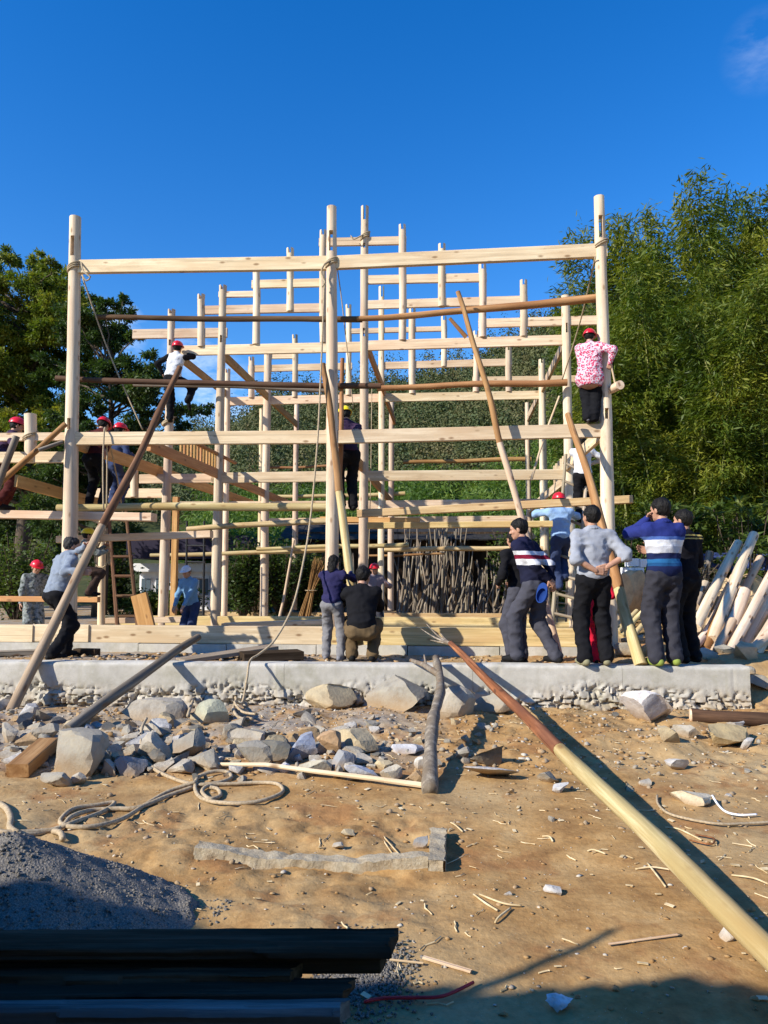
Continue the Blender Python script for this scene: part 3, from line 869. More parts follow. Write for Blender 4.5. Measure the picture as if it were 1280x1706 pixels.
def tuft_shrub(label, base, tufts, leaf_l, h, w, rng, group):
    """stems ending in drooping rosettes of long leaves"""
    root = thing('shrub', label, 'shrub', base, group=group); mb = MB(); parts = []
    for k in range(tufts):
        a = rng.uniform(0, 6.28); rr = w * rng.rand()**0.5; hh = h * (0.30 + 0.70 * rng.rand()) * (1 - 0.25 * rr / w)
        tip = Vector((math.cos(a)*rr, math.sin(a)*rr - 0.15, hh))
        mb.tube(spline([Vector((tip.x*0.15, tip.y*0.15, 0)), tip * 0.55, tip], 3), [0.014 - 0.0012 * i for i in range(7)], 5)
        m = 30; aa = rng.uniform(0, 6.28, m); el = rng.normal(size=m) * 0.45 - 0.05
        d = np.stack([np.cos(aa) * np.cos(el), np.sin(aa) * np.cos(el), np.sin(el)], 1)
        P = np.array(tip)[None] + d * 0.02 - np.array([0, 0, 1]) * rng.rand(m, 1) * 0.16
        parts.append(leaves(P, rng.uniform(0.6, 1.1, m) * leaf_l, 0.24, rng, d, 0.12, 0.25))
    link('stem', mb.mesh('stem', M['bark'], True), root)
    Vb, Fb = join(parts); link('foliage', mesh_np('foliage', Vb, Fb, M['leaf_shrub']), root)
    return root
gs = 'broad leaved shrubs right of the frame'
for px, d, h, w, n, lab in ((1085, 13.6, 2.6, 0.65, 34, 'broad leaved shrub just behind the man in the navy striped sweater'),
                         (1245, 13.0, 2.9, 0.75, 44, 'tall broad leaved shrub above the leaning timbers at the right edge'),
                         (1190, 13.5, 2.5, 0.7, 36, 'leafy green shrub between the two men and the leaning timbers'),
                         (1130, 13.9, 3.1, 0.55, 26, 'tall loose shrub above the head of the man in black'),
                         (1292, 13.6, 2.4, 0.6, 26, 'shrub cut by the right edge above the blue tarp')):
    tuft_shrub(lab, base_at(px, d, 0.45), n, 0.24, h, w, rng, gs)
shrub('fine leaved yellow green bush beside the tall right post', base_at(1048, 13.4, 0.45), 70, 0.085, 0.5, 'leaf_shrub', rng, gs, h=2.0, w=0.5, n_leaf=90, rosette=False)
gs = 'shrubs and hedge bushes behind the house frame'
for px, d, h, w, lab in ((405, 19.5, 2.1, 0.7, 'dark bush in front of the white cabin, right of the left main post'),
                         (425, 21, 2.4, 1.1, 'dark green bush behind the left middle post'),
                         (470, 20, 2.2, 1.0, 'feathery dark bush between the two slim rear posts'),
                         (515, 20.5, 2.0, 0.9, 'bush left of the straw bundle behind the frame'),
                         (245, 21, 0.6, 0.7, 'low bush under the white cabin at the left'),
                         (300, 21, 0.7, 0.7, 'low bush behind the man in the white cap'),
                         (30, 19, 2.3, 1.2, 'sunny bush at the left edge below the scaffold boards'),
                         (190, 21, 1.9, 0.6, 'bush behind the grey ladder at the left'),
                         (690, 30, 2.2, 1.2, 'bush on the bank behind the brushwood shed'),
                         (905, 20, 2.3, 0.9, 'yellow green bush behind the wooden ladder'),
                         (870, 22, 2.6, 1.1, 'green bush at the right end of the brushwood shed')):
    shrub(lab, base_at(px, d, 0.25), 60, 0.14, 0.42, 'leaf_dark' if px in (405, 425, 470, 515, 190) else 'leaf_shrub', rng, gs, h=h, w=w, n_leaf=70, rosette=False)
# ------------------------------------------------------------------ the timber house frame
D0, D1, D2, D3 = FRAME_D
FLOOR_Z = 0.50
house = thing('timber_house', 'pale pine frame of a traditional house being built, with tall posts and stepped gables', 'house frame', at_row(553, 1060, D0).to_tuple()[:2] + (0.5,))

def post(name, D, top, bot, w0, w1, slots=(), to_floor=True, mat='post', n=14):
    """top, bot = (column, row) of the middle of the post; w0, w1 its width in pixels there; slots = rows of through cuts"""
    a, b = at_row(*bot, D), at_row(*top, D)
    r1, r0 = size_at(w0, b) / 2, size_at(w1, a) / 2
    if to_floor:
        k = (FLOOR_Z + 0.02 - a.z) / (b.z - a.z); a2 = a + (b - a) * k
        r0 = r0 + (r1 - r0) * k; a = a2
    L = (b - a).length; sl = []
    for (y0, y1, w) in slots:
        z0 = (at_row(top[0], y1, D).z - a.z) / (b.z - a.z) * L; z1 = (at_row(top[0], y0, D).z - a.z) / (b.z - a.z) * L
        sl.append((max(0, z0), min(L, z1), w))
    return rod(name, a, b, r0, r1, M[mat], house, sl, 0.010, n)

def tie(D, l, r, w=0.055, mat='fresh', name='tie_beam', grow=0.0):
    """l, r = (column, top row, bottom row) at the two ends"""
    a, b = at_row(l[0], (l[1] + l[2]) / 2, D), at_row(r[0], (r[1] + r[2]) / 2, D)
    h = (size_at(l[2] - l[1], a) + size_at(r[2] - r[1], b)) / 2
    return beam(name, a, b, w, h, M[mat], house)

def cross(D_a, D_b, x, y, h, w=0.06, mat='orange', name='cross_beam'):
    """tie running back from one row to the next, square to the rows"""
    a = at_row(x, y, D_a); c = math.cos(math.radians(5.35))
    b = a + V_DIR * ((D_b - D_a) * c)
    return beam(name, a, b, w, h, M[mat], house)

# front row: three tall posts
post('post', D0, (125, 362), (116.5, 905), 18, 24.5, [(396, 429, 0.055), (698, 716, 0.05)])
post('post', D0, (552, 345), (552, 912), 16.5, 22.5, [(387, 421, 0.055), (694, 708, 0.05)])
post('post', D0, (999, 328), (1013.5, 885), 17, 23.5, [(362, 399, 0.055), (682, 700, 0.05)])
post('short_post', D0, (50, 690), (50, 768), 19, 19.5, to_floor=False)
tie(D0, (116, 434, 456.5), (560, 427, 450), 0.075)
tie(D0, (545, 427.5, 450), (1012, 406, 429), 0.075)
tie(D0, (116, 721, 741.5), (560, 717, 739.5), 0.075)
tie(D0, (545, 717.5, 740), (1012, 706, 728.5), 0.075)
tie(D0, (-60, 722, 736), (116, 721, 734), 0.06)
tie(D0, (-60, 753.5, 772), (116, 753, 771), 0.07)
for (xa, xb, D_, m_) in ((-80, 57.5, 9.93, 'fresh'), (58, 150, 9.95, 'fresh'), (136, 545, 9.975, 'fresh'), (546, 968, 9.97, 'yellow')):
    a, b = at_row(xa, 1056, D_), at_row(xb, 1055, D_)
    a.z = b.z = 0.665 + (0.006 if xa == 58 else 0)
    beam('sill_beam', a, b, 0.13, 0.235, M[m_], house)
for D_, za in ((D1, 0.627), (D2, 0.40), (D3, 0.35)):
    a, b = at_row(170 if D_ == D1 else 330, 1030, D_), at_row(1000, 1030, D_); a.z = b.z = za
    beam('sill_beam', a, b, 0.13, 0.20, M['yellow'], house)

# first gable
post('post', D1, (285.5, 516), (271, 1023), 12, 17, [(516, 524, 0.05), (567, 577, 0.04)])
post('post', D1, (371, 476), (357.5, 1043), 12.5, 17, [(476, 484, 0.05), (560, 572, 0.04)])
post('post', D1, (607.3, 344.5), (604.5, 952), 12.6, 16.5, [(344.5, 368, 0.05), (407, 415, 0.04), (548, 562, 0.035)])
post('post', D1, (943, 493), (953.5, 1039), 14, 16.6, [(540, 556, 0.035)])
for (xm, yt, yb, w) in ((334.8, 491, 578, 12.5), (426.3, 446, 574, 12.6), (482.8, 414, 519, 12.4), (537.8, 384, 571, 11.5),
                        (671.2, 375, 567, 12.5), (737.3, 407, 511, 12.6), (804.7, 441, 562, 13), (873.2, 467, 560.6, 12.6)):
    post('short_post', D1, (xm, yt), (xm, yb), w - 0.3, w, [(yt, yt + 9, 0.05)], to_floor=False, n=12)
tie(D1, (531, 397, 411), (678, 394, 408))
tie(D1, (419, 467, 481), (545, 464, 478)); tie(D1, (601, 459, 474.5), (812, 455.5, 469.5))
tie(D1, (364, 486, 496), (433, 485, 495))
tie(D1, (329, 510, 524.5), (545, 505.5, 520)); tie(D1, (601, 501, 516), (880, 493, 507.5))
tie(D1, (221, 549, 565), (378, 546.5, 562.5)); tie(D1, (798, 532, 546.5), (1004, 525.5, 541.5))
tie(D1, (279, 577, 593), (612, 569, 587)); tie(D1, (602, 568, 585), (951, 558, 575))
tie(D1, (232, 791.5, 805), (364, 788, 805)); tie(D1, (352, 788, 805), (608, 784, 802)); tie(D1, (600, 784.5, 802), (957, 782, 799))
# loose end bay at the left of the first gable
post('short_post', D1, (223.5, 768), (223.5, 828), 13, 13, to_floor=False)
tie(D1, (150, 814, 829), (272, 814, 830))
post('post', 12.2, (170, 862), (168, 1040), 11, 12, mat='fresh')
# second gable
post('post', D2, (378.5, 615), (375, 872), 9.5, 10, [(615, 622, 0.05)])
post('post', D2, (446, 586), (439, 1029), 12.3, 14, [(586, 592, 0.05)])
post('post', D2, (635.8, 478), (634.5, 1030), 11, 13, [(478, 496, 0.05)])
post('post', D2, (903.5, 599), (909.5, 930), 10.5, 15, [(599, 606, 0.05)])
for (xm, yt, yb, w) in ((418.3, 595, 663, 10.3), (490.7, 558, 662, 10), (580, 508, 658.6, 9.8), (688, 515, 656, 11.4), (740.5, 527.6, 610.6, 9.6), (794, 552, 653, 10), (848.5, 577.5, 652.5, 10.6)):
    post('short_post', D2, (xm, yt), (xm, yb), w - 0.2, w, [(yt, yt + 7, 0.05)], to_floor=False, n=10)
tie(D2, (440, 590, 598.5), (496, 589, 597.5)); tie(D2, (413, 609, 620.5), (586, 604.5, 616))
tie(D2, (574, 548, 556.5), (746, 543.5, 552)); tie(D2, (630, 603.5, 616), (854, 597.5, 609.5))
tie(D2, (372, 662, 676), (640, 656, 670)); tie(D2, (630, 656, 670), (910, 651, 665))
tie(D2, (788, 628, 640), (1010, 625, 637))
tie(D2, (293, 836, 849), (640, 834, 848)); tie(D2, (630, 834, 848), (912, 831, 845))
# third, lower frame
post('post', D3, (435.5, 681), (434, 860), 7.5, 8, mat='fresh')
post('post', D3, (494, 668), (489, 1029), 8, 11)
post('post', D3, (654, 664), (652, 1030), 8.4, 11)
post('post', D3, (879.5, 671), (884, 930), 7.5, 9.5)
tie(D3, (430, 864, 875), (660, 861, 873)); tie(D3, (650, 861, 873), (890, 859, 871))
# squared props
a, b = at_row(288, 1030, 14.4), at_row(293, 828, 14.4); a.z = FLOOR_Z
beam('prop_post', a, b, 0.11, 0.11, M['orange'], house, up=V_DIR)
# ties running back through the rows
cross(D0, D3, 118, 735, 0.20); cross(D1, D2, 283, 583, 0.16); cross(D1, D3, 370, 590, 0.17); cross(D1, D3, 612, 580, 0.17)
cross(D1, D3, 942, 570, 0.17, mat='fresh'); cross(D0, D3, 247, 741, 0.17); cross(D0, D1, 1003, 722, 0.18, mat='fresh')
cross(D1, D3, 948, 795, 0.17, mat='fresh'); cross(D0, D3, 556, 724, 0.19)
b0 = at_row(247, 741, D0)
for i in range(15):
    p = b0 + V_DIR * (1.25 + 0.155 * i)
    beam('slat', p + Vector((0, 0, 0.086)), p + Vector((0, 0, 0.34)), 0.03, 0.05, M['orange'], house, up=V_DIR, ch=0.003)
beam('cross_beam', b0 + V_DIR * 1.1 + Vector((0, 0, 0.365)), b0 + V_DIR * 4.2 + Vector((0, 0, 0.365)), 0.06, 0.05, M['orange'], house)
b0 = at_row(948, 795, D1)
for i in range(5):
    p = b0 + V_DIR * (0.5 + 0.3 * i)
    beam('slat', p + Vector((0, 0, 0.09)), p + Vector((0, 0, 0.45)), 0.05, 0.07, M['fresh'], house, up=V_DIR, ch=0.003)

# ------------------------------------------------------------------ scaffold poles, props and loose boards
def pole(label, p0, p1, r0, r1, mat, group=None, wob=0.03, name='pole', cat='pole', n=12):
    o = rod(name, p0, p1, r0, r1, M[mat], None, (), wob, n)
    return tag(o, label, cat, group)
def row_pole(label, D, l, r, ra, rb, mat, **k):
    a, b = at_row(*l, D), at_row(*r, D)
    return pole(label, a, b, size_at(ra, a), size_at(rb, b), mat, **k)
def board(label, p0, p1, w, h, mat, group=None, name='board', up=None, cat='board'):
    return tag(beam(name, p0, p1, w, h, M[mat], None, up), label, cat, group)
def row_board(label, D, l, r, h, mat, w=0.10, **k):
    a, b = at_row(*l, D), at_row(*r, D)
    return board(label, a, b, w, size_at(h, a), mat, **k)
g = 'scaffold poles tied across the house frame'
row_pole('topmost dark bark covered pole across the left bay under the top beam', D0 + 0.22, (160, 528), (603, 532), 4.2, 5.2, 'pole_dark', group=g, wob=0.02)
row_pole('topmost tan pole across the right bay rising to the right post', D0 + 0.2, (594, 531), (1000, 496), 4.6, 7.2, 'pole_tan', group=g, wob=0.03)
row_pole('dark brown pole at head height of the climbing worker, across the left bay', D0 + 0.2, (93, 630), (634, 643), 4.8, 5, 'pole_dark', group=g, wob=0.02)
row_pole('thin grey pole just below the dark pole beside the climbing worker', D1 - 0.25, (222, 641), (548, 651), 3.2, 3.8, 'pole_grey', group=g, wob=0.02)
row_pole('tan pole across the right bay of the first gable, ending at the right main post', D1 - 0.2, (628, 647), (946, 637), 4.6, 6, 'pole_tan', group=g, wob=0.04)
row_pole('thick pale pole across the left bay at floor height', D0 + 0.55, (95, 846), (548, 845), 6, 7.4, 'peeled', group=g, wob=0.015)
row_pole('short tan pole across the rear right bay against the green bank', D3 + 0.3, (673, 770), (886, 765), 3, 4, 'pole_tan', group=g, wob=0.03)
row_pole('thin brown pole across the rear left bay', D3 + 0.3, (440, 779), (546, 776), 2, 2.2, 'pole_tan', group=g, wob=0.02)
row_pole('pale pole stub between the rear posts left of the middle', D3 + 0.1, (462, 827), (676, 822), 3, 3.4, 'peeled', group=g, wob=0.02)
row_pole('pale pole below the floor boards across the middle left bay', D1 - 0.3, (311, 882), (548, 868), 4.5, 5, 'peeled', group=g, wob=0.02)
row_pole('low pale pole across the left rear bay', D2 - 0.25, (250, 925), (560, 915), 3, 4, 'peeled', group=g, wob=0.02)
row_pole('low pale pole above the brushwood stack, running to the right main post', D2 - 0.2, (640, 916), (906, 914), 4, 4, 'peeled', group=g, wob=0.02)
row_pole('short pale pole just left of the brushwood stack', D2 - 0.45, (427, 915), (682, 908), 3, 4, 'peeled', group=g, wob=0.02)
row_pole('thin orange stick hanging in front of the brushwood stack', D3 + 0.2, (600, 926), (742, 922), 2, 2, 'pole_tan', group=g, wob=0.02)
g = 'scaffold boards laid across the house frame'
row_board('left scaffold board under the feet of the red helmeted worker at the edge', D0 + 0.30, (-60, 856), (256, 862), 13, 'fresh', w=0.22, group=g)
row_board('yellow squared timber across the right bay running out past the right post', D0 + 0.45, (595, 856), (1054, 832), 12.5, 'yellow', w=0.13, group=g)
row_board('yellow board just below the long squared timber of the right bay', D0 + 0.95, (612, 876), (921, 873), 10, 'yellow', w=0.13, group=g)
row_board('pale board below the left scaffold running past the left main post', D0 + 0.75, (97, 899), (352, 890), 11.5, 'fresh', w=0.16, group=g)
row_board('low orange board nailed across the left end bay', D0 + 0.55, (-60, 997), (164, 999), 9, 'orange', w=0.10, group=g)
tag(beam('board', at_row(26, 801, 9.7), at_row(160, 838, 11.6), 0.05, 0.17, M['orange'], None), 'wide orange board sloping down from the left edge behind the left post', 'board', g)
row_board('light plank walkway inside the right bay on the second gable', D1 + 0.6, (535, 866), (700, 868), 9, 'orange', w=0.3, group=g)
row_board('pale plank along the floor of the left bay', D1 - 0.6, (178, 1034), (310, 1032), 9, 'fresh', w=0.2, group=g)
row_board('pale plank lying on the sill of the middle bay', D1 - 0.9, (372, 1042), (545, 1036), 8, 'fresh', w=0.25, group=g)
a, b = at_row(249, 1044, 11.4), at_row(231, 990, 11.4); a.z = 0.5
board('short orange plank leaning behind the front sill at the left', a, b, 0.26, 0.06, 'orange', up=V_DIR)

def two_tone(label, name, p0, p1, r0, r1, ma, mb_, frac, names, wob=0.02, group=None, cat='pole', lump=0.10):
    """a pole peeled along one stretch: two parts end to end"""
    p0, p1 = Vector(p0), Vector(p1); L = (p1 - p0).length
    root = thing(name, label, cat, p0, group=group)
    m = p0.lerp(p1, frac); rm = r0 + (r1 - r0) * frac
    c = axis_matrix(p0, p1)
    _seed[0] += 1
    link(names[0], rod_mesh(names[0], L * frac, r0, rm, M[ma], (), wob * 0.5, 16, _seed[0], 0.11, lump=lump * 0.6), root, to_parent(root, c))
    c2 = c.copy(); c2.translation = m
    link(names[1], rod_mesh(names[1], L * (1 - frac), rm * 1.04, r1, M[mb_], (), wob, 16, _seed[0] + 50, 0.11, lump=lump), root, to_parent(root, c2))
    _seed[0] += 1
    return root
g = 'props leaning against the house frame'
p0 = at_depth(16, 1189, 7.93); p1 = at_row(299, 612, D0 - 0.15)
two_tone('long leaning prop held by the grey haired man, brown above and pale below', 'prop_pole', p0, p1, 0.060, 0.040, 'prop_tan', 'pole_brown', 0.47, ('peeled_length', 'bark_length'), 0.02, g, 'prop')
p0 = at_depth(597, 1075, 9.3); p1 = at_row(537, 606, D0 - 0.16)
two_tone('slanting prop against the middle post, held by the crouching man in black', 'prop_pole', p0, p1, 0.064, 0.038, 'peeled', 'pole_tan', 0.52, ('peeled_length', 'bark_length'), 0.02, g, 'prop')
pole('thin brown upright pole right behind the middle post', at_row(556, 950, D0 + 0.26), at_row(570, 597, D0 + 0.26), 0.045, 0.030, 'pole_tan', g, 0.02, 'prop_pole', 'prop')
p0 = at_height(933, 1098, 0.44); p1 = at_row(764, 486, D0 - 0.02)
o = two_tone('long slanting prop in the right bay with a forked top', 'prop_pole', p0, p1, 0.054, 0.032, 'fresh', 'pole_tan', 0.56, ('peeled_length', 'bark_length'), 0.03, g, 'prop')
fk = at_row(778, 562, D0 - 0.02); fe = at_row(750, 530, D0 - 0.1)
rod('fork', fk, fe, 0.032, 0.024, M['pole_tan'], o)
p0 = at_height(1069, 1108, 0.525); p1 = at_row(947, 690, D0 - 0.22)
two_tone('brown prop with a pale foot leaning behind the grey shirted man', 'prop_pole', p0, p1, 0.068, 0.038, 'peeled', 'pole_tan', 0.26, ('peeled_length', 'bark_length'), 0.03, g, 'prop')
pole('slanting brown pole tied to the left post at the left edge', at_row(-30, 830, D0 - 0.3), at_row(109, 706, D0 - 0.15), 0.045, 0.038, 'pole_tan', g, 0.02, 'prop_pole', 'prop')
pole('short steep stick held by the worker at the left edge', at_row(-6, 815, D0 - 0.5), at_row(27, 727, D0 - 0.4), 0.05, 0.045, 'pole_grey', g, 0.01, 'prop_pole', 'prop')
pole('thin grey stick crossing the slanting pole at the left post', at_row(64, 750, D0 - 0.3), at_row(104, 736, D0 - 0.12), 0.028, 0.026, 'pole_grey', g, 0.01, 'prop_pole', 'prop')
pole('slender pale pole leaning inside the right bay beside the main post', at_row(886, 800, 12.2), at_row(933, 660, 12.4), 0.02, 0.016, 'fresh', g, 0.02, 'prop_pole', 'prop')
pole('slender pale pole leaning by the rear left posts', at_row(464, 1032, 15.2), at_row(489, 900, 15.6), 0.03, 0.024, 'fresh', g, 0.02, 'prop_pole', 'prop')

# ------------------------------------------------------------------ ladders
def ladder(label, la, lb, ra, rb, n, r, mat, group='ladders standing in the house frame', rr=0.7):
    la, lb, ra, rb = map(Vector, (la, lb, ra, rb))
    root = thing('ladder', label, 'ladder', (la + ra) / 2, group=group)
    rod('rail', la, lb, r, r * 0.8, M[mat], root, n=8); rod('rail', ra, rb, r, r * 0.8, M[mat], root, n=8)
    for i in range(n):
        s = (i + 0.5) / n; a, b = la.lerp(lb, s), ra.lerp(rb, s); e = (b - a).normalized() * 0.03
        rod('rung', a - e, b + e, r * rr, r * rr, M[mat], root, n=7)
    return root
t = NT('black_steel'); M['steel'] = t.done((0.012, 0.012, 0.014), 0.5, None)
ladder('wooden ladder with the blue shirted man, leaning behind the right main post', at_row(921, 1038, 11.3), at_row(944, 757, 12.0), at_row(957, 1046, 11.2), at_row(980, 775, 11.9), 9, 0.032, 'ladder')
ladder('small pale ladder standing behind the wooden ladder at the right', at_row(929, 1036, 12.9), at_row(931, 930, 12.9), at_row(944, 1036, 12.9), at_row(946, 936, 12.9), 5, 0.02, 'ladder')
ladder('grey ladder leaning in the left bay behind the yellow helmeted worker', at_row(195, 1044, 11.7), at_row(180, 850, 12.4), at_row(229, 1044, 11.7), at_row(209, 850, 12.4), 6, 0.036, 'pole_brown')
ladder('black steel ladder frame behind the man in the white cap', at_row(309, 1032, 15.5), at_row(311, 868, 15.5), at_row(338, 1034, 15.5), at_row(340, 868, 15.5), 6, 0.03, 'steel')

# ------------------------------------------------------------------ ropes
t = NT('rope'); v = t.coord((1, 1, 1)); n_ = t.noise(v, 60, 3)
M['rope'] = t.done(t.ramp(n_, [(0.3, (0.30, 0.225, 0.135)), (0.7, (0.50, 0.40, 0.27))]), 0.9, n_, 0.5, 0.004, 0.1)
def rope(label, pts, r, per=8, mat='rope', n=7, cat='rope', group=None, name='rope'):
    pts = [Vector(p) for p in pts]; base = pts[0].copy()
    mb = MB(); mb.tube(spline([p - base for p in pts], per), r, n)
    o = link(name, mb.mesh(name, M[mat], True), None, Matrix.Translation(base))
    return tag(o, label, cat, group)
def wraps(label, D, px, py, w, turns=3, rpx=1.3, tail=None):
    c = at_row(px, py, D); R = size_at(w, c) / 2 + 0.012; pts = []
    for i in range(turns * 10 + 1):
        a = i / 10 * 2 * math.pi; pts.append(c + U_DIR * math.cos(a) * R - V_DIR * math.sin(a) * R + Vector((0, 0, 0.03 * (i / 10 - turns / 2) + 0.05 * math.cos(a))))
    if tail: pts += [at_row(*q, D - 0.15) for q in tail]
    return rope(label, pts, size_at(rpx, c), 2, group='rope lashings on the front posts')
wraps('rope lashing round the top of the left post', D0, 124, 445, 19, 3, 1.4, [(138, 452), (150, 461), (143, 468), (136, 458)])
wraps('knotted rope lashing round the middle post at the top beam', D0, 552, 438, 18, 3, 1.6, [(540, 440), (535, 455), (541, 470), (536, 478)])
wraps('rope lashing round the top of the right post', D0, 1002, 406, 19, 2, 1.4)
wraps('rope lashing round the short post at the left edge', D0, 50, 727, 20, 2, 1.2)
wraps('rope lashing at the tip of the central gable post', D1, 607.3, 394, 13, 3, 1.2, [(595, 396), (588, 398), (583, 392), (588, 398)])
rope('guy rope running down from the left post to the beam', [at_row(137, 462, D0 - 0.1), at_row(180, 585, D0 + 0.3), at_row(237, 716, D0 + 0.4)], 0.011)
rope('guy rope running down from the right post past the floral coat', [at_row(993, 428, D0 - 0.1), at_row(968, 535, D0 + 1.2), at_row(938, 632, D0 + 2.3)], 0.011)
rope('thin rope slanting down inside the middle bay', [at_row(562, 450, D0 + 0.1), at_row(571, 520, D0 + 0.3), at_row(588, 680, D0 + 0.5)], 0.008)
hang = [at_row(540, 470, D0 - 0.14), at_row(534, 620, D0 - 0.3), at_row(528, 740, D0 - 0.45), at_row(517, 860, D0 - 0.7), at_depth(505, 935, 9.0), at_depth(487, 1010, 8.6), at_depth(458, 1065, 8.3), at_depth(432, 1089, 8.15), at_depth(416, 1101, 8.0), at_depth(411, 1130, 7.86), at_depth(403, 1170, 7.78)]
q = [on_ground(*c) + Vector((0, 0, 0.10)) for c in ((390, 1186), (402, 1203), (425, 1208))]
rope('long pale rope hanging from the middle post down over the concrete wall', hang + q, 0.0125)
for px in (174, 179): pass
rope('white rope looped over the front beam beside the hidden red helmeted worker', [at_row(172, 850, D0 - 0.12), at_row(171, 780, D0 - 0.12), at_row(173, 719, D0 - 0.10), at_row(176, 719, D0 + 0.05), at_row(178, 760, D0 + 0.12), at_row(177, 850, D0 + 0.15)], 0.012, 4)
rope('rope slanting from the front beam down to the ladder at the left', [at_row(183, 742, D0 + 0.15), at_row(197, 810, D0 + 1.0), at_row(206, 870, D0 + 1.9)], 0.011)
rope('coil of pale rope hanging beside the yellow helmeted worker', [at_row(172, 890, 11.0), at_row(158, 925, 11.0), at_row(161, 942, 11.0), at_row(171, 945, 11.0), at_row(178, 935, 11.0), at_row(178, 910, 11.0), at_row(174, 885, 11.05), at_row(179, 930, 11.1), at_row(182, 940, 11.1), at_row(182, 920, 11.1), at_row(177, 880, 11.1)], 0.012)
rope('thin white cord hanging inside the right middle bay', [at_row(619, 640, D1 + 0.5), at_row(617, 800, D1 + 0.5), at_row(613, 940, D1 + 0.5)], 0.008)

# ------------------------------------------------------------------ brushwood shed and stack
t = NT('roof_dark'); v = t.wcoord(); n_ = t.noise(v, 6, 4)
M['roof_dark'] = t.done(t.ramp(n_, [(0.3, (0.014, 0.013, 0.012)), (0.7, (0.036, 0.033, 0.030))]), 0.9, n_, 0.6, 0.03)
t = NT('earth_wall'); v = t.wcoord(); n_ = t.noise(v, 5, 5)
M['earth'] = t.done(t.ramp(n_, [(0.3, (0.36, 0.24, 0.13)), (0.7, (0.56, 0.42, 0.26))]), 0.95, n_, 0.6, 0.03)
sh_a, sh_b = at_depth(492, 1000, 24.6), at_depth(872, 1000, 23.6)
shed = thing('wood_shed', 'low dark roofed shed behind the frame, hidden by stacked brushwood', 'shed', ((sh_a.x + sh_b.x) / 2, 23.1, 0.3))
L_ = sh_b.x - sh_a.x
mb = MB(); mb.box((0, 0.2, 1.25), (L_ - 0.3, 0.12, 2.5)); link('back_wall', mb.mesh('back_wall', M['old_dark']), shed)
for i in range(6):
    x = -L_ / 2 + 0.3 + (L_ - 0.6) * i / 5
    rod('shed_post', Vector((x, 0.0, 0)) + shed.location, Vector((x, 0.0, 2.35)) + shed.location, 0.07, 0.06, M['old_dark'], shed, n=8)
mb = MB()
for i in range(26):                       # corrugated sheets
    x = -L_ / 2 - 0.3 + (L_ + 0.6) * (i + 0.5) / 26
    Mx = Matrix.Translation((x, 0.65, 2.55)) @ Matrix.Rotation(math.radians(15), 4, 'X')
    mb.box((0, 0, 0.014 * (i % 2)), ((L_ + 0.6) / 26 * 1.05, 2.6, 0.035), Mx)
link('roof', mb.mesh('roof', M['roof_dark']), shed)['kind'] = 'stuff'
mb = MB(); mb.prism([(-0.9, -0.5), (0.9, -0.5), (-0.9, 0.55)], 0, 0.1)
link('gable_wall', mb.mesh('gable_wall', M['earth']), shed, Matrix.Translation((L_ / 2 - 0.35, 0.35, 1.15)) @ Matrix.Rotation(math.pi / 2, 4, 'X'))
stick_me = [rod_mesh('stick', 2.7, 0.029, 0.017, M['pole_grey'], (), 0.05, 7, 900 + i, 0.45) for i in range(7)]
rng = np.random.RandomState(5)
def sticks(px0, px1, n, d0, d1, z0, zmin, zmax, lean, lab):
    for i in range(n):
        px = px0 + (px1 - px0) * (i + rng.rand()) / n
        d = rng.uniform(d0, d1); b = at_depth(px, 1000, d); b.z = z0
        h = rng.uniform(zmin, zmax)
        e = b + Vector((rng.normal() * lean + 0.12, rng.uniform(0.3, 0.9), h))
        if rng.rand() < 0.12: e.x += rng.choice([-1, 1]) * rng.uniform(0.3, 0.8)
        s = (e - b).length / 2.7; k = rng.uniform(0.7, 1.35)
        Mx = axis_matrix(b, e) @ Matrix.Rotation(rng.uniform(0, 6.28), 4, 'Z') @ Matrix.Diagonal((k, k, s, 1))
        o = link('stick', stick_me[i % 7], None, Mx)
        tag(o, lab, 'stick', 'sticks in the brushwood stack')
sticks(662, 775, 66, 21.2, 22.4, 0.25, 1.9, 2.75, 0.15, 'long grey stick in the tall left half of the brushwood stack')
sticks(765, 856, 40, 21.2, 22.3, 0.25, 1.0, 2.0, 0.2, 'grey stick in the lower right half of the brushwood stack')
sticks(506, 600, 24, 21.8, 22.6, 0.25, 1.1, 2.0, 0.2, 'grey stick leaning on the shed left of the middle posts')
sticks(662, 850, 22, 20.9, 21.3, 0.25, 0.6, 1.3, 0.25, 'short grey stick at the foot of the brushwood stack')
# straw sheaf beside the stack
root = thing('straw_sheaf', 'bundle of dry brown brush leaning at the left of the shed', 'brushwood bundle', base_at(517, 19.5, 0.3))
mb = MB(); r_ = random.Random(3)
for i in range(70):
    a = r_.uniform(-0.16, 0.16); b_ = r_.uniform(-0.1, 0.1)
    mb.tube([(a - 0.16, b_, 0), (a * 0.5 + 0.02, b_ * 0.6, 0.75), (a + 0.22, b_, 1.5 + r_.uniform(-0.3, 0.15))], [0.012, 0.010, 0.005], 4)
link('stalks', mb.mesh('stalks', M['pole_tan']), root)['kind'] = 'stuff'
mb = MB(); mb.tube([(0.15 * math.cos(a * 0.524) + 0.02, 0.1 * math.sin(a * 0.524), 0.75) for a in range(13)], 0.012, 5)
link('binding', mb.mesh('binding', M['rope']), root)

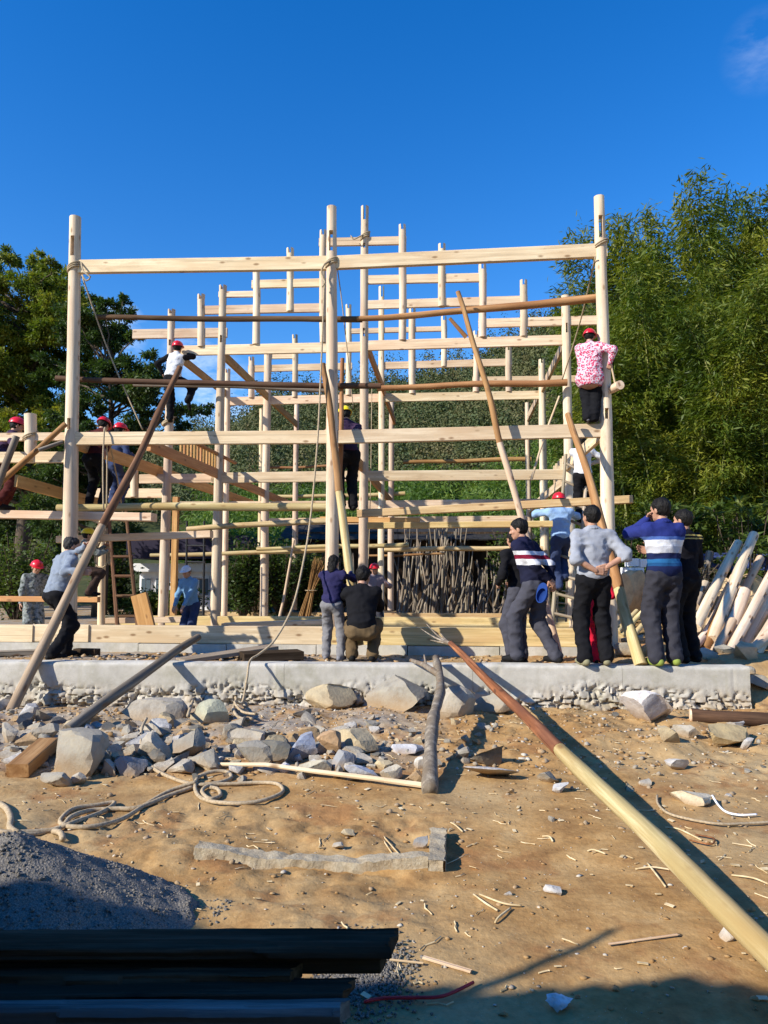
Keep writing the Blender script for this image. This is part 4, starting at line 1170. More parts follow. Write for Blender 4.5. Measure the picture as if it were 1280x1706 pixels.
# ------------------------------------------------------------------ white cabin behind, left of middle
t = NT('white_paint'); v = t.wcoord(); n_ = t.noise(v, 3, 4)
M['white'] = t.done(t.ramp(n_, [(0.3, (0.70, 0.71, 0.72)), (0.7, (0.82, 0.82, 0.82))]), 0.7, None)
t = NT('window_glass'); M['glass'] = t.done((0.10, 0.14, 0.17), 0.08, None, spec=0.6)
t = NT('dark_awning'); M['awning'] = t.done((0.022, 0.018, 0.040), 0.8, None)
c0, c1 = at_depth(232, 960, 23.6), at_depth(352, 960, 23.6)
W_ = c1.x - c0.x
cab = thing('cabin', 'small white cabin with windows under a dark awning behind the left bay', 'cabin', ((c0.x + c1.x) / 2, 23.6, 0.25))
mb = MB(); mb.box((0, 1.0, 0.65), (W_, 2.0, 1.3)); link('wall', mb.mesh('wall', M['white']), cab)
mb = MB(); mb.box((0, 0.9, 1.43), (W_ + 0.3, 2.4, 0.26)); link('cornice', mb.mesh('cornice', M['white']), cab)
for i in range(5):
    x = -W_ / 2 + W_ * (i + 0.5) / 5
    mb = MB(); mb.box((0, 0, 0), (W_ / 5 * 0.7, 0.05, 0.62))
    w_ = link('window', mb.mesh('window', M['white']), cab, Matrix.Translation((x, -0.03, 0.82)))
    for s in (-1, 1):
        mb = MB(); mb.box((s * W_ / 5 * 0.165, -0.03, 0), (W_ / 5 * 0.28, 0.02, 0.52)); link('pane', mb.mesh('pane', M['glass']), w_)
mb = MB(); mb.box((0.6, 0.6, 2.05), (W_ + 1.4, 3.2, 0.7)); link('awning', mb.mesh('awning', M['awning']), cab)
for s in (-1, 1):
    rod('awning_post', cab.location + Vector((s * (W_ / 2 + 0.2), -0.7, 0)), cab.location + Vector((s * (W_ / 2 + 0.2), -0.7, 1.75)), 0.05, 0.05, M['steel'], cab, n=8)
root = thing('far_house', 'pale walled house glimpsed far behind the rear left posts', 'house', base_at(458, 44, 0.5))
mb = MB(); mb.box((0, 1.5, 1.2), (4.2, 3.0, 2.4)); link('wall', mb.mesh('wall', M['white']), root)
mb = MB(); mb.prism([(-2.0, 0), (2.0, 0), (0, 0.9)], -2.4, 2.4); link('roof', mb.mesh('roof', M['roof_dark']), root, Matrix.Translation((0, 1.5, 2.41)) @ Matrix.Rotation(math.pi/2, 4, 'Z') @ Matrix.Rotation(math.pi/2, 4, 'X'))

# ------------------------------------------------------------------ old house behind the camera: its eave shades the foreground
root = thing('old_house', 'old tiled house whose long eave shades the planks nearest the camera', 'house', (-5.5, -2.2, 0))
mb = MB(); mb.box((0, -0.1, 1.6), (17.0, 0.2, 3.2)); link('wall', mb.mesh('wall', M['old_dark']), root)
mb = MB()
EZ, EY = 3.12, -0.05
for i in range(96):                        # rows of round tiles running down to the eave
    x = -8.6 + 17.2 * (i + 0.5) / 96
    dy = 0.03 * math.sin(i * 0.9) + 0.02 * math.sin(i * 2.3)
    mb.tube([(x, EY + 2.2 + dy, EZ), (x, EY + 2.2 - 1.6, EZ + 0.75), (x, EY + 2.2 - 4.4, EZ + 2.0)], 0.095, 7)
for i in range(34):                        # lower wing at the left, its eave standing further out
    x = -5.62 - 0.18 * i; dy = 0.04 * math.sin(i * 1.7)
    mb.tube([(x + 5.5, 0.47 + 2.2 + dy, EZ - 0.012), (x + 5.5, 1.2, EZ + 0.55), (x + 5.5, -0.2, EZ + 1.15)], 0.097, 7)
link('roof_tiles', mb.mesh('roof_tiles', M['roof_dark']), root)['kind'] = 'stuff'
rod('eave_pole', Vector((-4.75, -0.3, 3.0)), Vector((-3.55, 0.52, 3.05)), 0.03, 0.02, M['old_dark'], root)
# ------------------------------------------------------------------ stones and rubble
t = NT('stone'); v = t.coord((1, 1, 1)); oc = t.objcolor()
off = t.new('ShaderNodeVectorMath'); off.operation = 'ADD'; cx_ = t.new('ShaderNodeCombineXYZ'); t.link(t.math('MULTIPLY', t.rand(), 40), cx_.inputs[0]); t.link(v, off.inputs[0]); t.link(cx_.outputs[0], off.inputs[1])
n1 = t.noise(off.outputs[0], 7, 5, 0.65); n2 = t.noise(off.outputs[0], 40, 4, 0.6)
col = t.mix(1.0, oc, t.ramp(n1, [(0.28, (0.62, 0.60, 0.60)), (0.5, (0.95, 0.95, 0.95)), (0.75, (1.18, 1.14, 1.05))]), 'MULTIPLY')
col = t.mix(t.math('MULTIPLY', t.fac(n2, 0.52, 0.72), 0.35), col, (0.30, 0.22, 0.13))
gz_ = t.new('ShaderNodeSeparateXYZ'); tcg = t.new('ShaderNodeTexCoord'); t.link(tcg.outputs['Generated'], gz_.inputs[0])
soiled = t.math('MULTIPLY', t.fac(t.math('ADD', gz_.outputs[2], t.math('MULTIPLY', n1, 0.5)), 0.92, 0.45), 0.8)
col = t.mix(soiled, col, (0.33, 0.22, 0.115))
M['stone'] = t.done(col, 0.92, t.mix(0.5, n1, n2), 0.6, 0.02, 0.15)
import bmesh
_ico = {}
def ico(sub):
    if sub not in _ico:
        b = bmesh.new(); bmesh.ops.create_icosphere(b, subdivisions=sub, radius=1.0)
        b.verts.ensure_lookup_table()
        _ico[sub] = (np.array([v_.co[:] for v_ in b.verts]), np.array([[v_.index for v_ in f.verts] for f in b.faces])); b.free()
    return _ico[sub]
def rock_mesh(seed, dims, sub=3, cuts=13, rough=0.05, blocky=0.0):
    rng = np.random.RandomState(seed)
    V, F = ico(sub); V = V.copy()
    if blocky: V = V / (np.abs(V).max(1, keepdims=True) ** blocky)
    for k in range(cuts):
        n = rng.normal(size=3); n /= np.linalg.norm(n); h = rng.uniform(0.30, 0.62) if k < cuts * 0.7 else rng.uniform(0.6, 0.85)
        d = V @ n; over = d > h
        V[over] -= np.outer(d[over] - h, n)
    V = V * (1 + rough * fbm(V[:, 0]*4 + seed, V[:, 1]*4, V[:, 2]*4, 3, 0.6)[:, None] * 2)
    lo, hi = V.min(0), V.max(0)
    V = ((V - lo) / (hi - lo) - 0.5) * np.array(dims)
    me = mesh_np('rock', V, F, M['stone']); smooth_by_angle(me, 16)
    return me
GREY, PALE, CREAM, TAN, BLUE, DARK, WHITE = (0.31, 0.285, 0.235), (0.40, 0.36, 0.295), (0.47, 0.385, 0.245), (0.40, 0.27, 0.145), (0.26, 0.265, 0.275), (0.13, 0.127, 0.115), (0.50, 0.48, 0.45)
def rock(label, box, color, group=None, blocky=0.0, cuts=9, name='rock', cat='rock', hs=0.95, dep=0.75, rz=None, d=None, sub=3, lift=0.0):
    x0, y0, x1, y1 = box
    base = on_ground((x0 + x1) / 2, y1 - 0.12 * (y1 - y0)) if d is None else at_depth((x0 + x1) / 2, y1 - 3, d)
    w = size_at(x1 - x0, base); h = size_at(y1 - y0, base) * hs
    _seed[0] += 1
    me = rock_mesh(_seed[0], (w, w * dep, h), sub, cuts, 0.05, blocky)
    o = link(name, me, None, Matrix.Translation(base + Vector((0, w * dep * 0.35, h * 0.33 + lift))) @ Matrix.Rotation(rz if rz is not None else (_seed[0] * 1.7) % 0.7 - 0.35, 4, 'Z'), color)
    return tag(o, label, cat, group)
g = 'large stones along the foot of the concrete wall'
rock('large squarish grey concrete lump at the left of the rubble row', (72, 1212, 168, 1304), GREY, g, 0.75, 4, dep=0.8)
rock('white faced block lying against the wall at the left, dark on its right side', (195, 1163, 303, 1210), PALE, g, 0.5, 6)
rock('greenish grey stone with ropes across it below the wall', (316, 1164, 378, 1213), (0.36, 0.36, 0.27), g)
rock('cream coloured pointed boulder against the middle of the wall', (505, 1138, 594, 1188), CREAM, g, 0.0, 6)
rock('biggest grey boulder against the wall left of the standing branch', (604, 1126, 718, 1192), GREY, g, 0.35, 6)
rock('pointed white stone between the standing branch and the bark log', (730, 1138, 796, 1210), PALE, g, 0.0, 7, dep=0.6)
rock('squat grey stone under the bark log at the wall foot', (794, 1152, 852, 1194), GREY, g, 0.4, 6)
rock('tall slanted pale stone slab standing at the right end of the wall', (1043, 1145, 1131, 1218), (0.62, 0.58, 0.56), g, 0.2, 6, dep=0.7)
g = 'rubble stones in the row before the wall'
R = [((193, 1218, 227, 1247), PALE, 'rounded pale stone right of the big concrete lump'),
     ((215, 1215, 287, 1278), PALE, 'pale broad stone under the loose end of the rope'),
     ((270, 1212, 338, 1272), GREY, 'grey stone in the left rubble just right of the rope'),
     ((238, 1242, 280, 1282), DARK, 'dark stone tucked below the rope in the left rubble'),
     ((188, 1258, 238, 1297), BLUE, 'dark blue grey stone in front of the big concrete lump'),
     ((374, 1213, 442, 1252), PALE, 'flat pale slab in the middle of the rubble row'),
     ((303, 1248, 368, 1290), GREY, 'slanting grey slab before the rope coils'),
     ((390, 1234, 452, 1284), GREY, 'grey slab leaning over a dark gap in the rubble'),
     ((272, 1268, 322, 1294), PALE, 'low pale stone at the front of the left rubble'),
     ((-6, 1203, 26, 1242), PALE, 'stone cut by the left edge below the prop'),
     ((20, 1224, 60, 1251), TAN, 'tan stone near the left edge'),
     ((20, 1242, 66, 1272), CREAM, 'cream stone near the left edge beside the big lump'),
     ((34, 1203, 73, 1224), GREY, 'thin grey stone below the foot of the left prop'),
     ((50, 1203, 92, 1237), PALE, 'pale stone just above the big concrete lump'),
     ((56, 1286, 116, 1320), GREY, 'broken grey lump in front of the big concrete lump'),
     ((116, 1286, 142, 1312), PALE, 'small pale stone in front of the big concrete lump'),
     ((160, 1264, 192, 1297), PALE, 'small pale stone right of the big concrete lump'),
     ((418, 1212, 460, 1240), GREY, 'grey stone left of the blue grey slab'),
     ((420, 1230, 484, 1280), DARK, 'dark greenish grey stone left of the blue grey slab'),
     ((471, 1220, 525, 1272), (0.30, 0.33, 0.40), 'upright blue grey slab in the middle of the rubble'),
     ((494, 1210, 534, 1236), TAN, 'tan stone behind the blue grey slab'),
     ((525, 1214, 567, 1264), (0.46, 0.30, 0.17), 'brown stone right of the blue grey slab'),
     ((560, 1214, 631, 1262), CREAM, 'large cream stone in the middle rubble'),
     ((607, 1198, 634, 1220), GREY, 'small grey stone on top of the cream stone'),
     ((552, 1250, 594, 1287), BLUE, 'grey stone below the large cream stone'),
     ((491, 1265, 552, 1297), (0.46, 0.42, 0.32), 'flat mossy stone in the front of the middle rubble'),
     ((570, 1273, 627, 1304), (0.56, 0.57, 0.60), 'bluish white stone beside the stick on the ground'),
     ((622, 1266, 658, 1288), CREAM, 'small cream slab right of the bluish white stone'),
     ((632, 1273, 672, 1307), (0.48, 0.43, 0.34), 'angular stone above the stick on the ground'),
     ((587, 1257, 622, 1278), PALE, 'small pale stone in front of the large cream stone'),
     ((675, 1283, 710, 1314), TAN, 'tan stone at the foot of the standing branch'),
     ((691, 1259, 712, 1286), WHITE, 'white stone behind the standing branch'),
     ((652, 1241, 708, 1259), (0.50, 0.50, 0.52), 'flat bluish slab left of the standing branch'),
     ((426, 1277, 463, 1292), PALE, 'flat stone at the thick end of the stick'),
     ((460, 1272, 484, 1290), (0.5, 0.5, 0.52), 'small blue white stone at the front of the rubble'),
     ((783, 1240, 841, 1283), DARK, 'dark slab propped above the white slab'),
     ((758, 1244, 785, 1268), GREY, 'small grey stone in the shade of the standing branch'),
     ((1100, 1208, 1140, 1242), CREAM, 'cream stone right of the tall slanted slab'),
     ((1128, 1206, 1172, 1233), PALE, 'pale flat stone in front of the dark log end'),
     ((1184, 1208, 1272, 1252), (0.50, 0.38, 0.20), 'sandy lump of soil and stone below the dark log'),
     ((1234, 1228, 1258, 1252), WHITE, 'white stone on the sandy lump'),
     ((1214, 1202, 1246, 1216), WHITE, 'flat white stone right under the dark log'),
     ((1116, 1263, 1152, 1285), WHITE, 'white stone lying alone on the soil at the right'),
     ((1126, 1318, 1192, 1346), (0.62, 0.54, 0.40), 'oblong cream stone at the end of the thin cord'),
     ((1066, 1299, 1088, 1311), PALE, 'small pale stone right of the bark log'),
     ((897, 1286, 935, 1309), GREY, 'flat grey stone just left of the bark log'),
     ((921, 1306, 952, 1323), (0.5, 0.5, 0.5), 'flat bluish stone beside the bark log'),
     ((1204, 1540, 1242, 1572), WHITE, 'white stone under the near end of the log'),
     ((908, 1480, 938, 1494), WHITE, 'small white stone on bare soil at lower right'),
     ((566, 1382, 592, 1398), CREAM, 'small cream stone behind the concrete kerb'),
     ((690, 1392, 716, 1418), BLUE, 'grey blue stone lying on the corner of the concrete kerb'),
     ((552, 1404, 572, 1414), PALE, 'tiny pale stone behind the concrete kerb')]
for b_, c_, l_ in R:
    rock(l_, b_, c_, g, 0.25 * (_seed[0] % 3), 13, sub=2 if b_[2] - b_[0] < 40 else 3)
# the flat white slab
me = rock_mesh(771, (0.42, 0.26, 0.05), 3, 6, 0.03)
p_ = on_ground(818, 1296)
tag(link('rock', me, None, Matrix.Translation(p_ + Vector((0, 0, 0.05))) @ Matrix.Rotation(-0.32, 4, 'X') @ Matrix.Rotation(0.1, 4, 'Y'), WHITE), 'flat white slab lying right of the standing branch', 'rock', g)
# smaller rubble filling the row, one by one
g = 'small rubble stones on the yard'
pool = [rock_mesh(300 + i, (1, 0.6 + 0.3 * (i % 3) / 2, 0.5 + 0.3 * (i % 4) / 3), 2, 12, 0.06, 0.3 * (i % 2)) for i in range(14)]
rng = np.random.RandomState(41)
cols = [GREY, PALE, CREAM, TAN, DARK, WHITE, GREY, PALE]
ANCH = [(120, 1258, 'big squarish concrete lump'), (250, 1187, 'white faced block by the wall'), (497, 1246, 'upright blue grey slab'), (595, 1238, 'large cream stone'), (550, 1163, 'cream boulder by the wall'),
        (660, 1160, 'biggest grey boulder'), (715, 1250, 'propped forked branch'), (818, 1296, 'flat white slab'), (350, 1325, 'rope coils'), (1087, 1182, 'tall slanted slab'), (1215, 1195, 'dark sawn log'), (1158, 1332, 'oblong cream stone'),
        (1134, 1274, 'lone white stone'), (530, 1440, 'sunken concrete kerb'), (940, 1255, 'bark end of the long log'), (1120, 1440, 'peeled part of the long log'), (440, 1258, 'dark greenish stone'), (35, 1190, 'foot of the left prop'), (290, 1240, 'pale stone under the rope'), (540, 1298, 'pale stick'), (200, 1500, 'gravel heap'), (700, 1570, 'near plank stack')]
GRIT = []
CW = ['grey', 'pale', 'cream', 'tan', 'dark', 'white', 'grey', 'pale']
def small_rock(px, py, w, label):
    b = on_ground(px, py); ci = rng.randint(len(cols)); c = np.array(cols[ci]) * rng.uniform(0.8, 1.1)
    s = size_at(w, b)
    if w < 14.5:
        GRIT.append((px, py, s, c)); return
    o = link('rock', pool[rng.randint(14)], None, Matrix.Translation(b + Vector((0, 0, s * 0.10))) @ Matrix.Rotation(rng.uniform(0, 6.28), 4, 'Z') @ Matrix.Rotation(rng.normal() * 0.35, 4, 'X') @ Matrix.Diagonal((s, s, s, 1)), c)
    a = min(ANCH, key=lambda q: (q[0]-px)**2 + ((q[1]-py) * 2.2)**2); dx, dy = px - a[0], (py - a[1]) * 2.2
    rel = ('right of' if dx > 0 else 'left of') if abs(dx) > abs(dy) else ('in front of' if dy > 0 else 'behind')
    sz = 'tiny' if w < 10 else 'small' if w < 17 else 'middling' if w < 26 else 'fair sized'
    tag(o, '%s %s broken stone lying %s the %s' % (sz, CW[ci], rel, a[2]), 'rock', g)
for i in range(120):
    small_rock(rng.uniform(-10, 600), rng.triangular(1178, 1250, 1306), rng.triangular(20, 26, 56), '')
for i in range(90):
    small_rock(rng.uniform(-10, 560), rng.triangular(1180, 1262, 1312), rng.uniform(9, 27), 'small broken stone in the rubble row at the left')
for i in range(60):
    small_rock(rng.uniform(540, 850), rng.triangular(1185, 1270, 1318), rng.uniform(8, 22), 'small broken stone in the rubble around the standing branch')
for i in range(26):
    small_rock(rng.uniform(850, 1290), rng.uniform(1190, 1330), rng.uniform(7, 17), 'small stone on the bare soil at the right')
for i in range(18):
    small_rock(rng.uniform(150, 1290), rng.uniform(1325, 1540), rng.uniform(7, 15), 'small stone on the bare soil in the foreground')
parts = []
for (px, py, s, c) in GRIT:
    b = on_ground(px, py); V0, F0 = ico(1)
    R_ = np.linalg.qr(rng.normal(size=(3, 3)))[0]
    parts.append(((V0 * (1 + 0.22 * rng.normal(size=(len(V0), 1)).clip(-1.2, 1.2)) * np.array([0.5, 0.4, 0.3]) * s) @ R_ + np.array([b.x, b.y, b.z + s * 0.12]), F0))
Vp, Fp = join(parts)
o = link('rubble_grit', mesh_np('rubble_grit', Vp, Fp, M['stone']), None, None, GREY)
tag(o, 'countless small stone chips strewn between the larger stones', 'gravel', kind='stuff')
# pebbles, clods, chips and straw: nobody could count them
def scatter_mesh(n, xr, yr, smin, smax, seed, flat=0.6):
    rng = np.random.RandomState(seed); V0, F0 = ico(1); V0 = V0.copy()
    x = rng.uniform(*xr, n); y = rng.uniform(yr[0], yr[1], n); z = ground_z(x, y)
    s = smin + (smax - smin) * rng.rand(n)**4
    k = 1 + 0.28 * rng.normal(size=(n, len(V0), 1)).clip(-1.4, 1.4)
    st = np.stack([rng.uniform(0.7, 1.4, n), rng.uniform(0.7, 1.4, n), flat * rng.uniform(0.6, 1.2, n)], -1)
    V = V0[None] * k * st[:, None] * s[:, None, None] + np.stack([x, y, z + s * 0.2], -1)[:, None]
    F = F0[None] + (np.arange(n) * len(V0))[:, None, None]
    return V.reshape(-1, 3), F.reshape(-1, 3)
t = NT('clod'); v = t.wcoord(); n_ = t.noise(v, 5, 4, 0.7); wn_ = t.new('ShaderNodeTexWhiteNoise'); sn = t.new('ShaderNodeVectorMath'); sn.operation = 'SNAP'; sn.inputs[1].default_value = (0.05,) * 3
t.link(v, sn.inputs[0]); t.link(sn.outputs[0], wn_.inputs['Vector'])
M['clod'] = t.done(t.ramp(wn_.outputs['Value'], [(0.0, (0.26, 0.150, 0.062)), (0.6, (0.38, 0.240, 0.110)), (0.85, (0.36, 0.32, 0.26)), (1.0, (0.54, 0.50, 0.42))]), 0.95, n_, 0.4, 0.01, 0.1)
V1, F1 = scatter_mesh(6500, (-4.5, 4.8), (2.6, 7.9), 0.003, 0.017, 1, 0.5)
V2, F2 = scatter_mesh(4200, (-4.5, 4.8), (5.6, 7.9), 0.005, 0.028, 2, 0.7)
V3, F3 = scatter_mesh(1500, (-5, 3.8), (8.3, 9.7), 0.006, 0.045, 3)
Vp, Fp = join([(V1, F1), (V2, F2), (V3, F3)])
tag(link('soil_clods', mesh_np('soil_clods', Vp, Fp, M['clod'])), 'crumbled soil clods and grit strewn over the yard', 'soil', kind='stuff')
t = NT('straw'); v = t.wcoord(); n_ = t.noise(v, 12, 2)
M['straw'] = t.done(t.ramp(n_, [(0.3, (0.42, 0.29, 0.13)), (0.7, (0.74, 0.62, 0.40))]), 0.85, None)
rng = np.random.RandomState(8); mb = MB()
for i in range(380):
    x, y = rng.uniform(-3.5, 4.5), rng.uniform(2.7, 7.8) if i % 3 else rng.uniform(2.7, 5.0)
    a = rng.uniform(0, 3.14); l = rng.uniform(0.02, 0.11) * (1.6 if rng.rand() < 0.1 else 1); n_s = 3
    pts = []
    for k in range(4):
        s = (k / 3 - 0.5) * l; q = (x + math.cos(a) * s + rng.normal() * 0.006, y + math.sin(a) * s + rng.normal() * 0.006)
        pts.append((q[0], q[1], gz(*q) + 0.006))
    mb.tube(pts, rng.uniform(0.0015, 0.0042), 4)
for i in range(240):                         # flat shavings
    x, y = rng.uniform(-3.0, 4.5), rng.uniform(2.7, 6.5); a = rng.uniform(0, 6.28); l = rng.uniform(0.012, 0.045); w = l * rng.uniform(0.2, 0.6)
    Mx = Matrix.Translation((x, y, gz(x, y) + 0.008)) @ Matrix.Rotation(a, 4, 'Z') @ Matrix.Rotation(rng.normal() * 0.25, 4, 'X')
    mb.box((0, 0, 0), (l, w, 0.003), Mx)
tag(link('straw_chips', mb.mesh('straw_chips', M['straw'])), 'dry straw and wood chips strewn over the soil', 'straw', kind='stuff')

# ------------------------------------------------------------------ logs and branches in the yard
# the long log: pale peeled length near the camera, red bark beyond, twigs at the tip
pa = at_height(1330, 1636, 0.075); pb = at_height(752, 1072, 0.70)
o = two_tone('long log running from the right foreground up onto the wall, half red bark, half peeled', 'felled_log', pa, pb, 0.056, 0.032, 'peeled', 'bark_red', 0.40, ('peeled_length', 'bark_length'), 0.022, None, 'log')
tw = MB(); q = pb - o.location
for (dx, dz, dy) in ((-0.33, 0.15, 0.25), (-0.22, 0.02, 0.2), (-0.10, 0.10, 0.2), (-0.26, 0.20, 0.3)):
    tw.tube(spline([q, q + Vector((dx * 0.5, dy * 0.5, dz * 0.35)), q + Vector((dx, dy, dz))], 4), [0.018 - 0.0018 * i for i in range(9)], 5)
link('twigs', tw.mesh('twigs', M['pole_grey'], True), o)
# the dark board rising from the rubble over the wall
pa = on_ground(112, 1222) + Vector((0, 0, 0.03)); pb = at_depth(330, 1061, 8.75)
pole('dark weathered pole resting on the rubble and the wall top at the left', pa, pb, 0.055, 0.040, 'pole_grey', None, 0.03)
# branch propped on the wall
pa = on_ground(717, 1322) + Vector((0, 0, 0.02)); pb = at_depth(727, 1096, wall_y(0.55) - 0.05)
root = thing('branch', 'thick grey forked branch propped upright on the wall', 'branch', pa)
_p = [pa, pa.lerp(pb, 0.33) + Vector((0.0, 0, 0.06)), pa.lerp(pb, 0.66) + Vector((0.06, 0, 0.03)), pb]
mb = MB(); mb.tube(spline([p - pa for p in _p], 6), [0.056 - 0.0010 * i + 0.005 * math.sin(i * 1.3) + 0.004 * math.sin(i * 2.9) for i in range(19)], 12)
link('stem', mb.mesh('stem', M['pole_grey'], True), root)
f0 = pa.lerp(pb, 0.80) + Vector((0.03, 0, 0.02)); f1 = at_depth(686, 1100, wall_y(0.3) + 0.02)
mb = MB(); mb.tube([f0 - pa, f0.lerp(f1, 0.5) - pa + Vector((0, 0, 0.02)), f1 - pa], [0.034, 0.028, 0.022], 8)
mb.tube([f0.lerp(f1, 0.4) - pa, f0.lerp(f1, 0.6) - pa + Vector((0.03, 0.0, 0.11))], [0.016, 0.008], 6)
link('fork', mb.mesh('fork', M['pole_grey'], True), root)
# stick lying in front of the rubble
pole('slender pale stick lying in front of the rubble', on_ground(360, 1280) + Vector((0, 0, 0.03)), on_ground(708, 1316) + Vector((0, 0, 0.03)), 0.014, 0.020, 'fresh', None, 0.03, 'stick', 'stick', 8)
# dark log lying at the right edge
two_tone('dark barked log with a pale sawn end, lying beyond the wall end at the right', 'felled_log', at_height(1150, 1192, 0.16), at_height(1420, 1206, 0.16), 0.065, 0.060, 'fresh', 'pole_dark', 0.012, ('sawn_end', 'bark_length'), 0.01, None, 'log')
rope('thin bent iron rod sticking out beside the wall end', [on_ground(1146, 1184) + Vector((0, 0, 0.02)), at_depth(1195, 1160, 8.0), at_depth(1250, 1143, 8.3), at_depth(1300, 1136, 8.6)], 0.008, 4, 'steel', 6, 'iron rod', None, 'iron_rod')
# timber offcut in the rubble at the left
pa, pb = on_ground(28, 1296) + Vector((0, 0, 0.05)), on_ground(80, 1256) + Vector((0, 0, 0.08))
board('short brown timber offcut lying in the rubble at the left edge', pa, pb, 0.16, 0.10, 'pole_tan', None, 'timber_offcut', None, 'offcut')
g = 'timber offcuts lying behind the concrete wall'
board('dark timber offcut lying on the sand behind the wall at the left', at_height(126, 1086, 0.50), at_height(162, 1087, 0.50), 0.12, 0.09, 'old_dark', g, 'timber_offcut', None, 'offcut')
board('long thin plank lying behind the wall at the left edge', at_height(-40, 1090, 0.50), at_height(60, 1086, 0.50), 0.14, 0.06, 'ladder', g, 'timber_offcut', None, 'offcut')
board('slanted grey plank on the sand left of the crouching man', at_height(300, 1101, 0.47), at_height(455, 1078, 0.56), 0.28, 0.05, 'ladder', g, 'timber_offcut', None, 'offcut')
board('dark wedge of timber left of the standing child', at_height(402, 1094, 0.50), at_height(500, 1090, 0.50), 0.34, 0.10, 'old_dark', g, 'timber_offcut', None, 'offcut')
# concrete kerb, L shaped, sunk in the soil
ka, kb, kc = on_ground(322, 1432), on_ground(742, 1440), on_ground(745, 1398)
root = thing('concrete_kerb', 'broken L shaped strip of old concrete sunk in the soil in the foreground', 'kerb', ka)
rng = np.random.RandomState(12)
def kerb_bar(a, b, w, h, seed, warp=0.0):
    """old cast strip, its faces worn by noise"""
    d = (b - a); d.z = 0; L = d.length; d.normalize(); nrm = Vector((-d.y, d.x, 0))
    bm = bmesh.new(); n = max(6, int(L / 0.012)); prof = []
    m = 7
    for k in range(m): prof.append((0, -0.06 + (h + 0.06) * k / m))
    for k in range(9): prof.append((w * k / 9, h))
    for k in range(m + 1): prof.append((w, h - (h + 0.06) * k / m))
    rows = []
    pv = np.array([[a.x + d.x*L*i/n + nrm.x*q[0], a.y + d.y*L*i/n + nrm.y*q[0], q[1]] for i in range(n+1) for q in prof])
    x, y, z = pv[:, 0], pv[:, 1], pv[:, 2]
    s_ = np.repeat(np.arange(n+1) / n, len(prof))
    amp = 0.020 * fbm(x*9 + seed, y*9, z*9, 3, 0.6) + 0.008 * fbm(x*40, y*40, z*40, 2)
    pv[:, 0] += nrm.x * amp + d.x * amp * 0.6; pv[:, 1] += nrm.y * amp + d.y * amp * 0.6
    pv[:, 2] += 0.010 * fbm(x*12, y*12, seed, 3) + warp * np.sin(s_ * 3.14) + 0.5 * ground_z(pv[:, 0], pv[:, 1])
    P = len(prof); ih = np.arange((n+1) * P).reshape(n+1, P)
    F = np.stack([ih[:-1, :-1], ih[1:, :-1], ih[1:, 1:], ih[:-1, 1:]], -1).reshape(-1, 4)
    pv -= np.array(root.location)
    me = mesh_np('concrete_bar', pv, F, M['kerb']); b2 = bmesh.new(); b2.from_mesh(me)
    bmesh.ops.holes_fill(b2, edges=[e for e in b2.edges if e.is_boundary], sides=0); bmesh.ops.recalc_face_normals(b2, faces=b2.faces); b2.to_mesh(me); b2.free()
    smooth_by_angle(me, 45)
    return link('concrete_bar', me, root)
t = NT('old_kerb_concrete'); v = t.wcoord(); n1 = t.noise(v, 12, 5, 0.65); n2 = t.noise(v, 70, 4, 0.65)
M['kerb'] = t.done(t.mix(0.5, t.ramp(n1, [(0.3, (0.34, 0.23, 0.11)), (0.62, (0.42, 0.36, 0.25))]), t.ramp(n2, [(0.3, (0.22, 0.19, 0.14)), (0.7, (0.48, 0.43, 0.34))])), 0.95, t.mix(0.5, n1, n2), 0.8, 0.015, 0.1)
kerb_bar(ka, on_ground(716, 1447), 0.075, 0.052, 1.0, -0.028)
kerb_bar(on_ground(742, 1452), on_ground(744, 1394), 0.085, 0.05, 4.0)
kerb_bar(on_ground(716, 1450), on_ground(741, 1452), 0.075, 0.045, 6.0)

# ------------------------------------------------------------------ ropes on the ground
def ground_rope(label, pts, r, lift=0.018, mat='rope', **k):
    return rope(label, [on_ground(*p[:2]) + Vector((0, 0, lift + (p[2] if len(p) > 2 else 0))) for p in pts], r, 7, mat, **k)
ground_rope('long pale rope running from the rubble into a pile of coils in the foreground', [(243, 1219, 0.10), (235, 1235, 0.08), (236, 1262, 0.03), (254, 1283), (285, 1300), (322, 1311), (358, 1309), (384, 1300), (377, 1290), (352, 1290), (328, 1301), (326, 1324), (344, 1338), (385, 1343), (425, 1341), (458, 1331), (471, 1321), (460, 1310), (430, 1308), (392, 1310), (352, 1312), (336, 1322), (348, 1335), (366, 1330), (362, 1319), (350, 1316)], 0.0135)
ground_rope('pale doubled rope trailing from the coils to the left edge', [(326, 1312, 0.02), (282, 1322), (245, 1343), (205, 1368), (160, 1381), (125, 1383), (102, 1378), (102, 1368), (122, 1352), (160, 1346), (190, 1342), (168, 1358), (120, 1376), (92, 1386), (60, 1394), (20, 1396), (-20, 1404)], 0.0145)
ground_rope('second strand of rope lying beside the doubled rope', [(320, 1316), (280, 1330), (230, 1350), (190, 1352), (150, 1355), (118, 1366), (100, 1384), (70, 1390), (10, 1392), (-20, 1386)], 0.015)
ground_rope('thick rope end curving in from the left edge', [(-14, 1338), (8, 1350), (17, 1368), (16, 1384), (30, 1394)], 0.019)
ground_rope('short rope end sticking out behind the gravel heap', [(88, 1390), (100, 1393), (104, 1404)], 0.017)
ground_rope('rope loop lying over the stones below the wall', [(312, 1205, 0.05), (326, 1172, 0.08), (350, 1161, 0.1), (375, 1164, 0.1), (392, 1178, 0.08), (388, 1196, 0.06), (400, 1207, 0.04), (420, 1208, 0.04)], 0.015)
ground_rope('thin tan cord curving over the soil at the right', [(1096, 1330), (1098, 1345), (1115, 1360), (1150, 1370), (1200, 1378), (1250, 1377), (1300, 1374)], 0.008)
